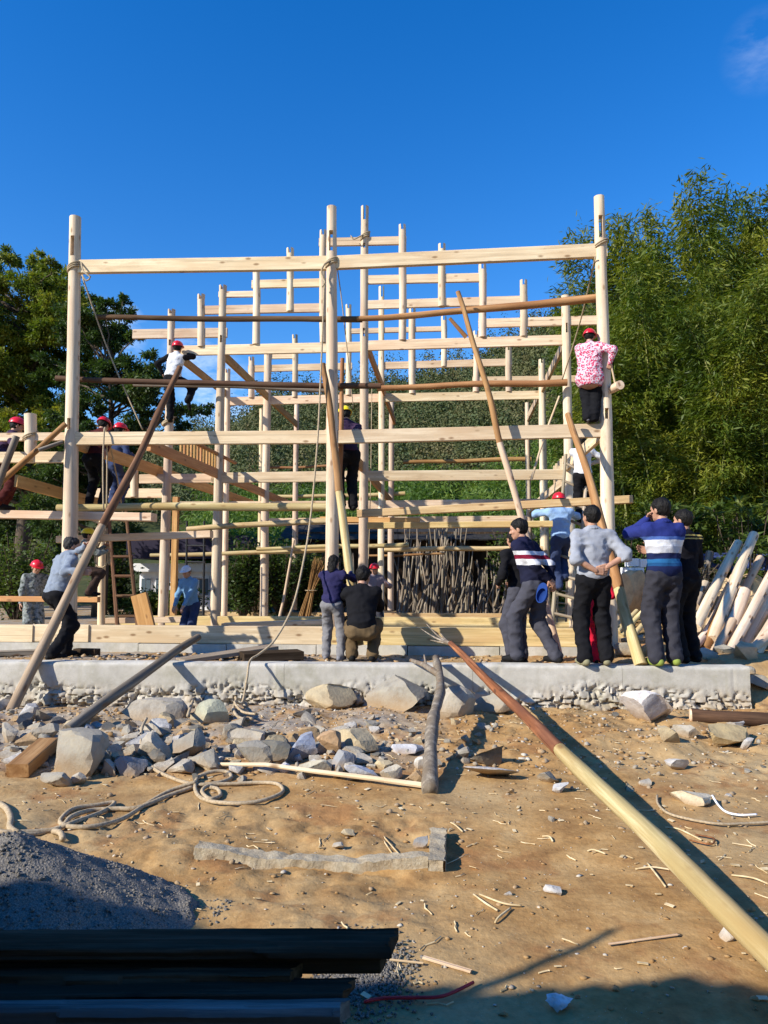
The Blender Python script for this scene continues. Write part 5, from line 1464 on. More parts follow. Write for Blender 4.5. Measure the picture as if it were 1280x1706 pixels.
ground_rope('white cord tied to the oblong cream stone', [(1188, 1338, 0.03), (1198, 1346), (1212, 1358), (1235, 1363), (1262, 1362)], 0.007, mat='white')
ground_rope('thin red strap lying on the soil right of the log', [(1150, 1405), (1185, 1412), (1190, 1402), (1160, 1396)], 0.005, mat='bark_red')
t = NT('red_plastic'); M['red_plastic'] = t.done((0.45, 0.02, 0.03), 0.4, None)
ground_rope('red cord lying in the shade at the bottom edge', [(606, 1678), (640, 1672), (690, 1671), (740, 1668), (790, 1645)], 0.006, mat='red_plastic')

# ------------------------------------------------------------------ gravel heap at the left
t = NT('gravel'); v = t.wcoord(); a_ = t.voro(v, 90); b_ = t.noise(v, 160, 3, 0.7); c_ = t.noise(v, 6, 4)
col = t.ramp(b_, [(0.3, (0.085, 0.077, 0.066)), (0.7, (0.30, 0.275, 0.24))])
M['gravel'] = t.done(col, 0.95, t.mix(0.5, a_, b_), 0.9, 0.012, 0.1)
hc = Vector((-1.62, 3.32, 0))
hn = 150
hx = np.linspace(-1.35, 1.30, hn); hy = np.linspace(-0.85, 0.75, hn)
HX, HY = np.meshgrid(hx, hy)
rr_ = np.sqrt((HX / 0.74)**2 + (HY / 0.60)**2) * (1 + 0.10 * fbm(HX * 2, HY * 2, 5.0))
prof = 0.375 * np.clip(1 - rr_, -0.3, 1)**1.0
prof = np.where(rr_ < 0.2, prof - 0.3 * (0.2 - rr_)**2 * 5 * 0.2, prof)
tail = 0.02 * np.exp(-((HX - 0.75)**2 / 0.05 + (HY - 0.10)**2 / 0.03))
HZ = prof + tail + 0.05 * fbm(HX * 3.1, HY * 3.1, 3.0) * (rr_ < 1.1) + 0.012 * fbm(HX * 30, HY * 30, 1.0, 3, 0.7)
HZ = np.where(rr_ > 1.02, HZ - 0.5 * (rr_ - 1.02), HZ)
base_z = ground_z(HX + hc.x, HY + hc.y)
ih = np.arange(HX.size).reshape(HX.shape)
hf = np.stack([ih[:-1, :-1], ih[:-1, 1:], ih[1:, 1:], ih[1:, :-1]], -1).reshape(-1, 4)
tag(link('gravel_heap', mesh_np('gravel_heap', np.stack([HX + hc.x, HY + hc.y, HZ + base_z * 0], -1).reshape(-1, 3), hf, M['gravel'], True)), 'heap of grey gravel at the left edge of the foreground', 'gravel', kind='stuff')
rng = np.random.RandomState(77); V0, F0 = ico(1)
n = 6500
x = rng.uniform(-0.95, 1.15, n); y = rng.uniform(-0.75, 0.68, n)
ri = np.sqrt((x / 0.77)**2 + (y / 0.62)**2); keep = (ri < 1.0) | ((np.abs(x - 0.78) < 0.14) & (np.abs(y - 0.14) < 0.10))
x, y = x[keep], y[keep]; n = len(x)
xi = np.clip(np.searchsorted(hx, x), 1, hn - 1); yi = np.clip(np.searchsorted(hy, y), 1, hn - 1)
z = np.maximum(HZ[yi, xi], ground_z(x + hc.x, y + hc.y))
s = rng.uniform(0.003, 0.009, n)
Vg = V0[None] * (1 + 0.3 * rng.normal(size=(n, len(V0), 1)).clip(-1.3, 1.3)) * s[:, None, None] + np.stack([x + hc.x, y + hc.y, z], -1)[:, None]
Fg = F0[None] + (np.arange(n) * len(V0))[:, None, None]
p_ = on_ground(602, 1616)
n2 = 2600; x2 = p_.x + rng.normal(size=n2) * 0.085; y2 = p_.y + rng.normal(size=n2) * 0.12; s2 = rng.uniform(0.003, 0.008, n2)
Vg2 = V0[None] * (1 + 0.3 * rng.normal(size=(n2, len(V0), 1)).clip(-1.3, 1.3)) * s2[:, None, None] + np.stack([x2, y2, ground_z(x2, y2) + 0.003], -1)[:, None]
Fg2 = F0[None] + (np.arange(n2) * len(V0))[:, None, None]
Vp, Fp = join([(Vg.reshape(-1, 3), Fg.reshape(-1, 3)), (Vg2.reshape(-1, 3), Fg2.reshape(-1, 3))])
tag(link('loose_gravel', mesh_np('loose_gravel', Vp, Fp, M['gravel'])), 'loose grey gravel spilled over the heap and the soil', 'gravel', kind='stuff')

# ------------------------------------------------------------------ stacked old planks nearest the camera
g = 'stack of old planks nearest the camera'
def near_plank(label, x0, x1, ytop, ybot, z, th, mat, skew=0.0):
    """ytop / ybot = rows of the far and near edge of the upper face"""
    a = at_height(x0, ytop, z); b = at_height(x1, ytop, z); c = at_height(x1, ybot, z)
    w = max(0.05, b.y - c.y); y = (b.y + c.y) / 2
    o = board(label, Vector((a.x, y - skew, z - th / 2)), Vector((b.x, y + skew, z - th / 2)), w, th, mat, g, 'plank', None, 'plank')
    n = 110; L = b.x - a.x; V, F = [], []; sd = (ytop * 0.37) % 9
    for i in range(n + 1):
        s = L * i / n; e0 = 0.006 * float(fbm(s * 7, sd, 1.0, 5, 0.7)); e1 = 0.006 * float(fbm(s * 7, sd, 4.0, 5, 0.7)); t1 = 0.002 * float(fbm(s * 4, sd, 7.0))
        cr = 0.10 * th; gr = [0.0035 * float(fbm(s * 2.2, q * 3.7 + sd, 2.0, 3, 0.6)) - 0.004 * (abs(float(fbm(s * 1.1, q * 5.1, sd, 2))) < 0.07) for q in range(9)]
        pr = [(-w/2+e0+cr, -th/2), (w/2+e1-cr, -th/2), (w/2+e1, -th/2+cr), (w/2+e1, th/2-cr+t1), (w/2+e1-cr, th/2+t1)] + [(w * (0.42 - 0.105 * q), th/2 + t1 + gr[q]) for q in range(9)] + [(-w/2+e0+cr, th/2+t1), (-w/2+e0 + 0.004 * gr[3] / 0.0035, th/2-cr+t1), (-w/2+e0 + 2*gr[2], th*0.2), (-w/2+e0 + 2*gr[5], -th*0.2), (-w/2+e0, -th/2+cr)]
        PN = len(pr)
        V += [(p_[0], p_[1], s + ((0.045 * float(fbm(p_[0] * 45, sd, 9.0, 3, 0.7)) + 0.25 * p_[0] * (1 if int(sd * 7) % 2 else -1)) if i == n else 0)) for p_ in pr]
    for i in range(n):
        for k in range(PN): F.append((i*PN+k, i*PN+(k+1) % PN, (i+1)*PN+(k+1) % PN, (i+1)*PN+k))
    F.append(tuple(reversed(range(PN)))); F.append(tuple(range(n*PN, n*PN+PN)))
    me = mesh_py('plank', V, F, M[mat]); smooth_by_angle(me, 14); o.data = me
    return o
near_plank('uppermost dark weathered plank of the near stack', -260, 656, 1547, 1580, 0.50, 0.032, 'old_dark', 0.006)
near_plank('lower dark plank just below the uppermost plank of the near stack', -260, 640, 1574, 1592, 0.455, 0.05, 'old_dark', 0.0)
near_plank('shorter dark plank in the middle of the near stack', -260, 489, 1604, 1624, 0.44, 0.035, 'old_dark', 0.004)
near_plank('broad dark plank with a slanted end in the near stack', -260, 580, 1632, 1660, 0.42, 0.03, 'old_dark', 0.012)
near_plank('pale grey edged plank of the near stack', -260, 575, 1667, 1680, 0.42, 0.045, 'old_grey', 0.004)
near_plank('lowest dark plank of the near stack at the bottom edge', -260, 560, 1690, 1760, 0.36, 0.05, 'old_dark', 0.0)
for i, px in enumerate((-120, 120, 330)):
    a = at_height(px, 1600, 0.40)
    board(('left', 'middle', 'right')[i] + ' bearer block holding up the near plank stack', Vector((a.x, 1.5, 0.17)), Vector((a.x, 2.2, 0.17)), 0.14, 0.36, 'old_dark', 'bearers under the near plank stack', 'bearer_block', None, 'block')
# crumpled white plastic in the shade and wood chips in the sun
me = rock_mesh(881, (0.10, 0.07, 0.045), 3, 5, 0.35)
o = link('plastic_scrap', me, None, Matrix.Translation(on_ground(934, 1680) + Vector((0, 0, 0.02))), (0.85, 0.85, 0.88)); tag(o, 'crumpled white plastic scrap in the shade at the bottom', 'litter')
for (x0, y0, x1, y1, l) in ((706, 1600, 786, 1624, 'pale split wood strip lying in the sun near the plank stack'), (650, 1604, 706, 1610, 'thin pale wood sliver left of the split strip'), (1015, 1578, 1130, 1562, 'thin dry stalk beside the branch shadow at lower right')):
    a, b = on_ground(x0, y0), on_ground(x1, y1)
    board(l, a + Vector((0, 0, 0.012)), b + Vector((0, 0, 0.012)), 0.022 if x0 == 706 else 0.010, 0.008, 'fresh', 'wood slivers on the soil', 'wood_sliver', None, 'wood sliver')
# dry roots and twigs
rng = np.random.RandomState(15)
for (x0, y0, x1, y1) in ((752, 1372, 772, 1388), (640, 1395, 668, 1428), (800, 1492, 870, 1512), (826, 1540, 852, 1516), (1080, 1440, 1110, 1480), (1060, 1450, 1120, 1452), (905, 1395, 922, 1404), (980, 1420, 1010, 1425), (1110, 1380, 1170, 1402), (1220, 1460, 1282, 1476), (790, 1492, 830, 1520), (640, 1402, 655, 1425)):
    a, b = on_ground(x0, y0), on_ground(x1, y1); m = a.lerp(b, 0.5) + Vector((rng.normal() * 0.02, rng.normal() * 0.03, 0.015))
    rope('dry crooked root lying on the bare soil %s' % ('left of the split strip' if x0 < 700 else 'between kerb and log' if x0 < 1000 else 'right of the log'), [a + Vector((0, 0, 0.006)), m, b + Vector((0, 0, 0.008))], 0.005, 5, 'straw', 5, 'root', 'dry roots on the soil', 'root')

# ------------------------------------------------------------------ right: earth bank, boulders, leaning timbers, tarp
rng = np.random.RandomState(19)
g = 'tan boulders of the bank behind the leaning timbers'
for (b_, d, l) in (((1030, 945, 1085, 1035), 11.9, 'tan earth lump behind the grey shirted man'), ((1060, 955, 1120, 1050), 12.2, 'tan boulder behind the striped sweater man'),
                ((1120, 960, 1180, 1060), 12.3, 'rough tan boulder between the man in black and the timbers'), ((1178, 955, 1232, 1060), 12.0, 'rounded tan boulder behind the leaning timbers'),
                ((1228, 950, 1290, 1055), 12.2, 'large tan boulder at the right edge under the blue tarp'), ((1150, 1010, 1215, 1085), 11.6, 'low brown boulder at the foot of the timbers'), ((1000, 1020, 1060, 1080), 11.4, 'low brown earth lump right of the ladder')):
    rock(l, b_, (0.56, 0.40, 0.23), g, 0.3, 9, d=d, hs=1.1, name='boulder', cat='boulder')
g = 'mortised posts leaning in a pile at the right'
def mort(label, b, t_, w0, w1, d0, d1, slots, mat='post'):
    p, q = at_depth(*b, d0), at_depth(*t_, d1); L = (q - p).length
    _seed[0] += 1
    r0, r1 = size_at(w0, p) / 2, size_at(w1, q) / 2
    Mx = axis_matrix(p, q, Vector((1, 0.9, 0)).normalized())
    root_ = link('mortised_post', rod_mesh('mortised_post', L, r0, r1, M[mat], [(L * s, L * s + 0.13, 0.05) for s in slots], 0.008, 14, _seed[0]), None, Mx)
    tag(root_, label, 'post', g)
mort('mortised post leaning first from the left, with a plain sawn top', (1160, 1046), (1231, 905), 18, 15, 10.2, 11.6, (0.22, 0.55))
mort('tallest mortised post of the leaning pile, forked at its top', (1188, 1066), (1257, 891), 19, 16, 10.1, 11.6, (0.15, 0.45, 0.72, 0.93))
mort('thick short mortised post leaning in the middle of the pile', (1203, 1086), (1241, 986), 23, 21, 9.9, 10.8, (0.3,))
mort('mortised post with three slots leaning at the right of the pile', (1217, 1085), (1290, 950), 16, 16, 9.6, 10.9, (0.10, 0.32, 0.62))
mort('pale post leaning behind the three slotted one', (1240, 1076), (1298, 970), 19, 18, 9.9, 11.0, (0.5,))
mort('lowest pale post cut by the right edge', (1256, 1092), (1300, 1020), 22, 20, 9.4, 10.3, (0.4,))
mort('thin brown post standing at the back of the pile', (1172, 985), (1184, 920), 11, 13, 12.1, 12.3, (0.6,), 'pole_grey')
mort('short pale post stub at the left of the pile', (1158, 1010), (1176, 972), 15, 14, 11.1, 11.6, (0.5,))
mort('tan post half hidden between two leaning ones', (1174, 1082), (1216, 992), 16, 17, 10.0, 10.9, (0.2, 0.6), 'pole_tan')
mort('split short post lying at the foot of the pile', (1158, 1078), (1182, 1046), 14, 13, 9.9, 10.4, (0.5,))
mort('pale post squeezed between the first and the tallest leaning post', (1176, 1064), (1240, 930), 17, 15, 10.4, 11.8, (0.3, 0.7), 'fresh')
mort('slim cream post behind the tallest leaning one', (1200, 1060), (1268, 930), 14, 13, 10.8, 12.0, (0.5,), 'fresh')
mort('cream post with a sawn top leaning just left of the right edge', (1228, 1078), (1284, 985), 18, 17, 10.0, 11.0, (0.4,), 'fresh')
mort('pale post lying low in front of the right edge', (1238, 1096), (1296, 1046), 17, 16, 9.2, 9.9, (0.6,), 'fresh')
mort('split cream post end low between the leaning posts', (1190, 1090), (1222, 1034), 16, 14, 9.6, 10.1, (0.5,), 'fresh')
mort('cream post hidden low behind the man in black', (1140, 1080), (1176, 1012), 15, 14, 10.4, 11.0, (0.5,), 'fresh')
mort('pale post leaning behind the man in black', (1128, 1070), (1150, 1000), 14, 13, 10.6, 11.2, (0.6,))
g = 'firewood branches behind the grey shirted man'
for (b, t_, l) in (((1030, 1052), (1062, 1018), 'upper firewood branch on the bank behind the grey shirted man'), ((1036, 1060), (1085, 1006), 'long firewood branch on the bank behind the grey shirted man'),
                   ((1050, 1066), (1080, 1030), 'short firewood branch on the bank behind the leaning prop'), ((1022, 1040), (1060, 1062), 'firewood branch sloping the other way beside the prop')):
    pole(l, at_depth(*b, 10.6), at_depth(*t_, 11.0), 0.045, 0.035, 'peeled', g, 0.03, 'firewood_branch', 'branch')
# stump block, rubble pieces and tarp
rock('squarish beige stone block standing near the right end of the wall', (1225, 1068, 1264, 1108), (0.58, 0.44, 0.28), None, 0.8, 4, d=8.75, hs=1.05, name='stone_block', cat='block', dep=0.9)
g = 'broken concrete pieces on the ground at the right'
for (b_, d, l) in (((1165, 1078, 1200, 1100), 9.0, 'white plastered rubble piece left of the stone block'), ((1192, 1072, 1226, 1096), 9.3, 'grey rubble piece beside the stone block'), ((1060, 1072, 1092, 1096), 9.2, 'grey stone at the foot of the leaning prop'), ((1028, 1066, 1070, 1096), 9.5, 'grey stone behind the prop foot'), ((1036, 1058, 1078, 1072), 10.0, 'flat grey block behind the grey shirted man'), ((1244, 1094, 1290, 1116), 8.9, 'grey stone at the right edge by the wall end'), ((1250, 1122, 1290, 1150), 8.1, 'pale stone on the bank at the wall end'), ((1242, 1110, 1262, 1126), 8.2, 'small pale stone at the wall corner')):
    rock(l, b_, WHITE if 'white' in l else GREY, g, 0.4, 6, d=d)
t = NT('blue_tarp'); v = t.wcoord(); n_ = t.noise(v, 7, 4)
M['tarp'] = t.done(t.ramp(n_, [(0.3, (0.025, 0.040, 0.12)), (0.7, (0.055, 0.085, 0.24))]), 0.55, n_, 0.8, 0.05)
me = rock_mesh(991, (1.9, 0.6, 0.42), 4, 6, 0.16, 0.4); me.materials.clear(); me.materials.append(M['tarp'])
tag(link('tarp_bundle', me, None, Matrix.Translation(at_depth(1236, 938, 13.0))), 'bundle covered with dark blue tarp on the bank at the right edge', 'tarp')
g = 'white hollow blocks on the bank'
for i, (x, y) in enumerate(((1047, 952), (1062, 952), (1054, 937), (1070, 938))):
    mb = MB(); mb.box((0, 0, 0), (0.15, 0.2, 0.13)); mb.box((0.0, -0.103, 0.0), (0.09, 0.006, 0.07))
    tag(link('white_block', mb.mesh('white_block', M['white']), None, Matrix.Translation(at_depth(x, y, 12.2)) @ Matrix.Rotation(0.2, 4, 'Z')), ('lower left', 'lower right', 'upper left', 'upper right')[i] + ' white block on the bank beside the elbow of the grey shirted man', 'block', g)
rng = np.random.RandomState(61)
shrub('dry grey weed standing behind the man in black', base_at(1165, 11.9, 0.9), 16, 0.12, 0.22, 'leaf_dry', rng, None, 'dry_weed', 'weed', 0.75, 0.35, 20, False)
# ------------------------------------------------------------------ people: bodies grown from smooth blended limbs
def surface_nets(d, org, h):
    s = d < 0
    nx, ny, nz = d.shape
    acc = np.zeros((nx-1, ny-1, nz-1, 3), np.float32); cnt = np.zeros((nx-1, ny-1, nz-1), np.float32)
    quads = []
    cross = []
    for ax in range(3):
        sl0 = [slice(None)]*3; sl1 = [slice(None)]*3; sl0[ax] = slice(0, -1); sl1[ax] = slice(1, None)
        d0, d1 = d[tuple(sl0)], d[tuple(sl1)]; c = s[tuple(sl0)] != s[tuple(sl1)]
        t = np.where(c, d0 / np.where(c, d0 - d1, 1), 0)
        cross.append(c)
        o1, o2 = [a for a in range(3) if a != ax]
        for i in (0, 1):
            for j in (0, 1):
                sl = [slice(None)]*3
                sl[o1] = slice(i, d.shape[o1]-1+i); sl[o2] = slice(j, d.shape[o2]-1+j)
                cc = c[tuple(sl)].astype(np.float32)
                acc[..., ax] += cc * t[tuple(sl)]; acc[..., o1] += cc * i; acc[..., o2] += cc * j; cnt += cc
    act = cnt > 0
    idx = -np.ones(cnt.shape, np.int64); idx[act] = np.arange(act.sum())
    ijk = np.argwhere(act)
    V = np.asarray(org) + h * (ijk + acc[act] / cnt[act][:, None])
    for ax in range(3):
        o1, o2 = [(1, 2), (2, 0), (0, 1)][ax]
        e = np.argwhere(cross[ax])
        e = e[(e[:, o1] > 0) & (e[:, o2] > 0) & (e[:, o1] < d.shape[o1]-1) & (e[:, o2] < d.shape[o2]-1)]
        if not len(e): continue
        q = []
        for (i, j) in ((-1, -1), (0, -1), (0, 0), (-1, 0)):
            f = e.copy(); f[:, o1] += i; f[:, o2] += j
            q.append(idx[f[:, 0], f[:, 1], f[:, 2]])
        q = np.stack(q, 1)
        neg = s[e[:, 0], e[:, 1], e[:, 2]]
        q[~neg] = q[~neg][:, ::-1]
        quads.append(q)
    return V, np.concatenate(quads)

def smin(a, b, k):
    h = np.clip(0.5 + 0.5 * (b - a) / k, 0, 1); return b + (a - b) * h - k * h * (1 - h)
class Field:
    """prims: ('c', a, b, ra, rb) tapered limb; ('e', centre, radii, 3x3 rotation) ellipsoid"""
    def __init__(self, k): self.k, self.p = k, []
    def limb(self, a, b, ra, rb): self.p.append(('c', np.array(a, float), np.array(b, float), ra, rb)); return self
    def ell(self, c, r, R=None): self.p.append(('e', np.array(c, float), np.array(r, float), np.eye(3) if R is None else np.array(R, float))); return self
    def bounds(self):
        lo, hi = [], []
        for q in self.p:
            if q[0] == 'c': lo += [q[1]-q[3], q[2]-q[4]]; hi += [q[1]+q[3], q[2]+q[4]]
            else: m = q[2].max(); lo.append(q[1]-m); hi.append(q[1]+m)
        return np.min(lo, 0), np.max(hi, 0)
    def eval(self, ax):
        X, Y, Z = ax; D = np.full((len(X), len(Y), len(Z)), 0.25, np.float32)
        for q in self.p:
            if q[0] == 'c': r = max(q[3], q[4]) + 0.09; lo = np.minimum(q[1], q[2]) - r; hi = np.maximum(q[1], q[2]) + r
            else: r = q[2].max() + 0.09; lo = q[1] - r; hi = q[1] + r
            sl = tuple(slice(max(0, np.searchsorted(a, l)), np.searchsorted(a, h_)) for a, l, h_ in zip(ax, lo, hi))
            if any(s_.stop <= s_.start for s_ in sl): continue
            P = np.stack(np.meshgrid(X[sl[0]], Y[sl[1]], Z[sl[2]], indexing='ij'), -1)
            if q[0] == 'c':
                ba = q[2] - q[1]; pa = P - q[1]; t_ = np.clip(pa @ ba / max(ba @ ba, 1e-9), 0, 1)
                dd = np.linalg.norm(pa - t_[..., None] * ba, axis=-1) - (q[3] + (q[4] - q[3]) * t_)
            else:
                pl = (P - q[1]) @ q[3]
                k0 = np.linalg.norm(pl / q[2], axis=-1); k1 = np.linalg.norm(pl / (q[2]**2), axis=-1)
                dd = k0 * (k0 - 1) / np.maximum(k1, 1e-6)
            D[sl] = smin(D[sl], dd, self.k)
        return D
def grid_for(lo, hi, h, pad=0.04):
    return [np.arange(l - pad, u + pad + h, h) for l, u in zip(lo, hi)]
def nets_of(field, h, post=None):
    ax = grid_for(*field.bounds(), h); D = field.eval(ax)
    if post is not None: D = post(D, ax)
    return surface_nets(D, [a[0] for a in ax], h)

# head, hair and hand templates
def _head():
    f = Field(0.022)
    f.ell((0, -0.012, 0.022), (0.074, 0.094, 0.102)).ell((0, 0.022, -0.050), (0.056, 0.064, 0.066)).ell((0, 0.060, -0.088), (0.024, 0.020, 0.018))
    f.ell((0, 0.055, 0.03), (0.058, 0.038, 0.05)).ell((0.036, 0.062, -0.022), (0.022, 0.02, 0.02)).ell((-0.036, 0.062, -0.022), (0.022, 0.02, 0.02))
    g_ = Field(0.010); g_.limb((0, 0.086, 0.012), (0, 0.106, -0.022), 0.008, 0.012).ell((0.012, 0.098, -0.026), (0.008, 0.009, 0.007)).ell((-0.012, 0.098, -0.026), (0.008, 0.009, 0.007))
    g_.ell((0, 0.084, -0.054), (0.022, 0.009, 0.006)).ell((0, 0.084, -0.064), (0.018, 0.009, 0.006))
    for s in (-1, 1): g_.ell((s * 0.077, -0.008, -0.004), (0.010, 0.021, 0.032)); g_.limb((s * 0.016, 0.087, 0.026), (s * 0.046, 0.078, 0.027), 0.006, 0.005)
    ax = grid_for((-0.1, -0.12, -0.13), (0.1, 0.125, 0.135), 0.0068, 0.02)
    D = smin(f.eval(ax), g_.eval(ax), 0.012)
    P = np.stack(np.meshgrid(*ax, indexing='ij'), -1)
    for s in (-1, 1):
        e = np.linalg.norm(P - np.array([s * 0.031, 0.094, 0.010]), axis=-1) - 0.015
        D = -smin(-D, e, 0.010)
    return surface_nets(D, [a[0] for a in ax], 0.0068)
def _hair(kind):
    f = Field(0.02); f.ell((0, -0.014, 0.028), (0.086, 0.106, 0.110))
    if kind == 'long': f.ell((0, -0.06, -0.06), (0.082, 0.058, 0.11)).ell((0, -0.075, -0.15), (0.06, 0.04, 0.08))
    h = 0.0072; ax = grid_for(*f.bounds(), h, 0.02); D = f.eval(ax)
    P = np.stack(np.meshgrid(*ax, indexing='ij'), -1); x, y, z = P[..., 0], P[..., 1], P[..., 2]
    D = D + 0.020 * fbm(x*30, y*30, z*13, 4, 0.7) + 0.001
    thr = {'short': 0.020, 'thin': 0.004, 'long': 0.026}[kind]
    D = np.maximum(D, 0.74*y - 0.66*z - thr + 0.010 * fbm(x*30, y*3, z*3, 2))
    side = np.maximum(np.abs(x) - 0.05, 0) * 1.2
    if kind != 'long': D = np.maximum(D, -(z + 0.075 - side * 1.1 + 0.018 * fbm(x*30, y*30, 1.0, 2)) * 0.7)
    if kind == 'thin': D = np.maximum(D, 0.047 - np.linalg.norm(P - np.array([0, -0.03, 0.135]), axis=-1))
    return surface_nets(D, [a[0] for a in ax], h)
def _hand(curl, thumb):
    f = Field(0.010)
    for i in range(4): f.limb((-0.027 + 0.018*i, 0.0, 0.015), (-0.030 + 0.020*i, 0.0, 0.090 - 0.004*abs(i-1.2)), 0.0135, 0.0115)
    g_ = Field(0.004)
    for i, (l, x) in enumerate(zip((0.072, 0.080, 0.074, 0.058), (-0.030, -0.010, 0.010, 0.029))):
        p = Vector((x, 0.0, 0.090 - 0.004*abs(i-1.2))); a = 0.0; sp = (x * 0.9) if curl < 0.8 else 0
        for frac, bend, r0, r1 in ((0.45, 42, 0.0098, 0.0090), (0.31, 52, 0.0090, 0.0082), (0.24, 38, 0.0082, 0.0070)):
            a += math.radians(bend) * curl * (1 + 0.08*i)
            q = p + Vector((sp, math.sin(a), math.cos(a))).normalized() * l * frac
            g_.limb(p, q, r0, r1); p = q
    p = Vector((-0.030, 0.006, 0.022))
    for dr, l, r0, r1 in ((Vector((-0.75, 0.30 + 0.4*thumb, 0.62)), 0.040, 0.014, 0.011), (Vector((-0.42 + 0.5*thumb, 0.35 + 0.7*thumb, 0.82)), 0.030, 0.0105, 0.0095), (Vector((-0.25 + 0.6*thumb, 0.4 + 0.6*thumb, 0.88)), 0.024, 0.0095, 0.008)):
        q = p + dr.normalized() * l; g_.limb(p, q, r0, r1); p = q
    lo, hi = g_.bounds(); lo2, hi2 = f.bounds(); h = 0.0046
    ax = grid_for(np.minimum(lo, lo2), np.maximum(hi, hi2), h, 0.012)
    return surface_nets(smin(f.eval(ax), g_.eval(ax), 0.006), [a[0] for a in ax], h)
HEAD = _head(); HAIR = {k: _hair(k) for k in ('short', 'thin', 'long')}
HAND = {'relaxed': _hand(0.45, 0.2), 'grip': _hand(1.25, 0.9), 'flat': _hand(0.15, 0.0)}

t = NT('skin'); v = t.coord((1, 1, 1)); n_ = t.noise(v, 18, 4, 0.6)
M['skin'] = t.done(t.ramp(n_, [(0.3, (0.36, 0.185, 0.115)), (0.7, (0.50, 0.275, 0.18))]), 0.55, n_, 0.15, 0.004, 0.4)
t = NT('hair'); v = t.coord((60, 60, 14)); n_ = t.noise(v, 1.0, 4, 0.6)
M['hair'] = t.done(t.ramp(n_, [(0.3, (0.003, 0.0028, 0.0026)), (0.7, (0.012, 0.010, 0.009))]), 0.62, n_, 1.0, 0.010, 0.2)
t = NT('hair_grey'); v = t.coord((60, 60, 14)); n_ = t.noise(v, 1.0, 4, 0.6)
M['hair_grey'] = t.done(t.ramp(n_, [(0.3, (0.010, 0.009, 0.009)), (0.7, (0.050, 0.046, 0.044))]), 0.65, n_, 1.0, 0.010, 0.2)
t = NT('eye'); M['eye'] = t.done((0.012, 0.008, 0.006), 0.15, None, spec=0.6)
def plastic(name, c):
    t = NT(name); v = t.coord((1, 1, 1)); n_ = t.noise(v, 14, 4)
    return t.done(t.mix(t.math('MULTIPLY', t.fac(n_, 0.5, 0.75), 0.3), c, tuple(x * 0.7 for x in c)), 0.32, None, spec=0.5)
M['helmet_red'] = plastic('red_helmet', (0.62, 0.012, 0.025)); M['helmet_yellow'] = plastic('yellow_helmet', (0.78, 0.62, 0.02)); M['cap_white'] = mat_cloth('white_cap', (0.72, 0.73, 0.76))
def stripes(name, stops, span=1.7):
    def pat(t, v):
        s = t.new('ShaderNodeSeparateXYZ'); t.link(v, s.inputs[0])
        z = t.math('ADD', t.math('MULTIPLY', s.outputs[2], 1 / span), t.math('MULTIPLY', t.noise(v, 7, 2), 0.012))
        z = t.math('SUBTRACT', z, 0.006)
        r = t.ramp(z, [(p / span, c) for p, c in stops]); r.node.color_ramp.interpolation = 'CONSTANT'; return r
    return mat_cloth(name, (0.5, 0.5, 0.5), pattern=pat)
NAVY = (0.012, 0.018, 0.065)
M['sweater_blue'] = stripes('striped_blue_sweater', [(0, NAVY), (1.00, (0.012, 0.06, 0.16)), (1.035, (0.02, 0.11, 0.26)), (1.075, NAVY), (1.13, (0.46, 0.46, 0.48)), (1.20, (0.66, 0.67, 0.70)), (1.262, (0.07, 0.13, 0.36)), (1.30, (0.022, 0.032, 0.16))])
M['sweater_red'] = stripes('striped_red_sweater', [(0, (0.012, 0.013, 0.030)), (1.095, (0.62, 0.62, 0.64)), (1.16, (0.20, 0.012, 0.035)), (1.205, (0.66, 0.66, 0.68)), (1.25, (0.014, 0.015, 0.040))])
M['jacket_collar'] = stripes('dark_jacket_yellow_collar', [(0, (0.008, 0.008, 0.012)), (1.365, (0.45, 0.34, 0.10)), (1.38, (0.008, 0.008, 0.012)), (1.40, (0.45, 0.34, 0.10)), (1.415, (0.008, 0.008, 0.012))])
def floral(t, v):
    base = t.noise(v, 26, 3, 0.7); vo = t.voro(v, 27); vo2 = t.voro(v, 41)
    c = t.mix(t.fac(vo, 0.50, 0.40), (0.66, 0.50, 0.55), (0.56, 0.03, 0.09))
    c = t.mix(t.fac(vo2, 0.36, 0.28), c, (0.035, 0.045, 0.12)); return t.mix(t.fac(base, 0.60, 0.66), c, (0.74, 0.25, 0.32))
M['floral'] = mat_cloth('floral_coat', (0.7, 0.6, 0.6), pattern=floral)
def camo(t, v):
    a = t.noise(v, 14, 4, 0.7); return t.ramp(a, [(0.36, (0.045, 0.055, 0.045)), (0.46, (0.16, 0.18, 0.17)), (0.56, (0.30, 0.32, 0.31)), (0.66, (0.09, 0.10, 0.075))])
M['camo'] = mat_cloth('camouflage_cloth', (0.2, 0.2, 0.2), pattern=camo)
for nm, c in (('shirt_grey', (0.30, 0.315, 0.355)), ('shirt_bluegrey', (0.21, 0.245, 0.30)), ('black', (0.010, 0.010, 0.012)), ('charcoal', (0.036, 0.036, 0.046)), ('greytrousers', (0.19, 0.185, 0.19)),
              ('greyblue', (0.060, 0.060, 0.075)), ('navy', (0.026, 0.024, 0.075)), ('khaki', (0.13, 0.088, 0.046)), ('white_shirt', (0.60, 0.61, 0.64)), ('lightblue', (0.26, 0.40, 0.62)), ('blue_shirt', (0.16, 0.30, 0.46)),
              ('jeans', (0.035, 0.05, 0.11)), ('maroon', (0.075, 0.018, 0.016)), ('red', (0.55, 0.015, 0.04)), ('brown', (0.055, 0.035, 0.028)), ('purple', (0.045, 0.025, 0.055)), ('checked', (0.24, 0.20, 0.22)), ('blue_cloth', (0.015, 0.045, 0.19))):
    M[nm] = mat_cloth(nm + '_cloth', c)
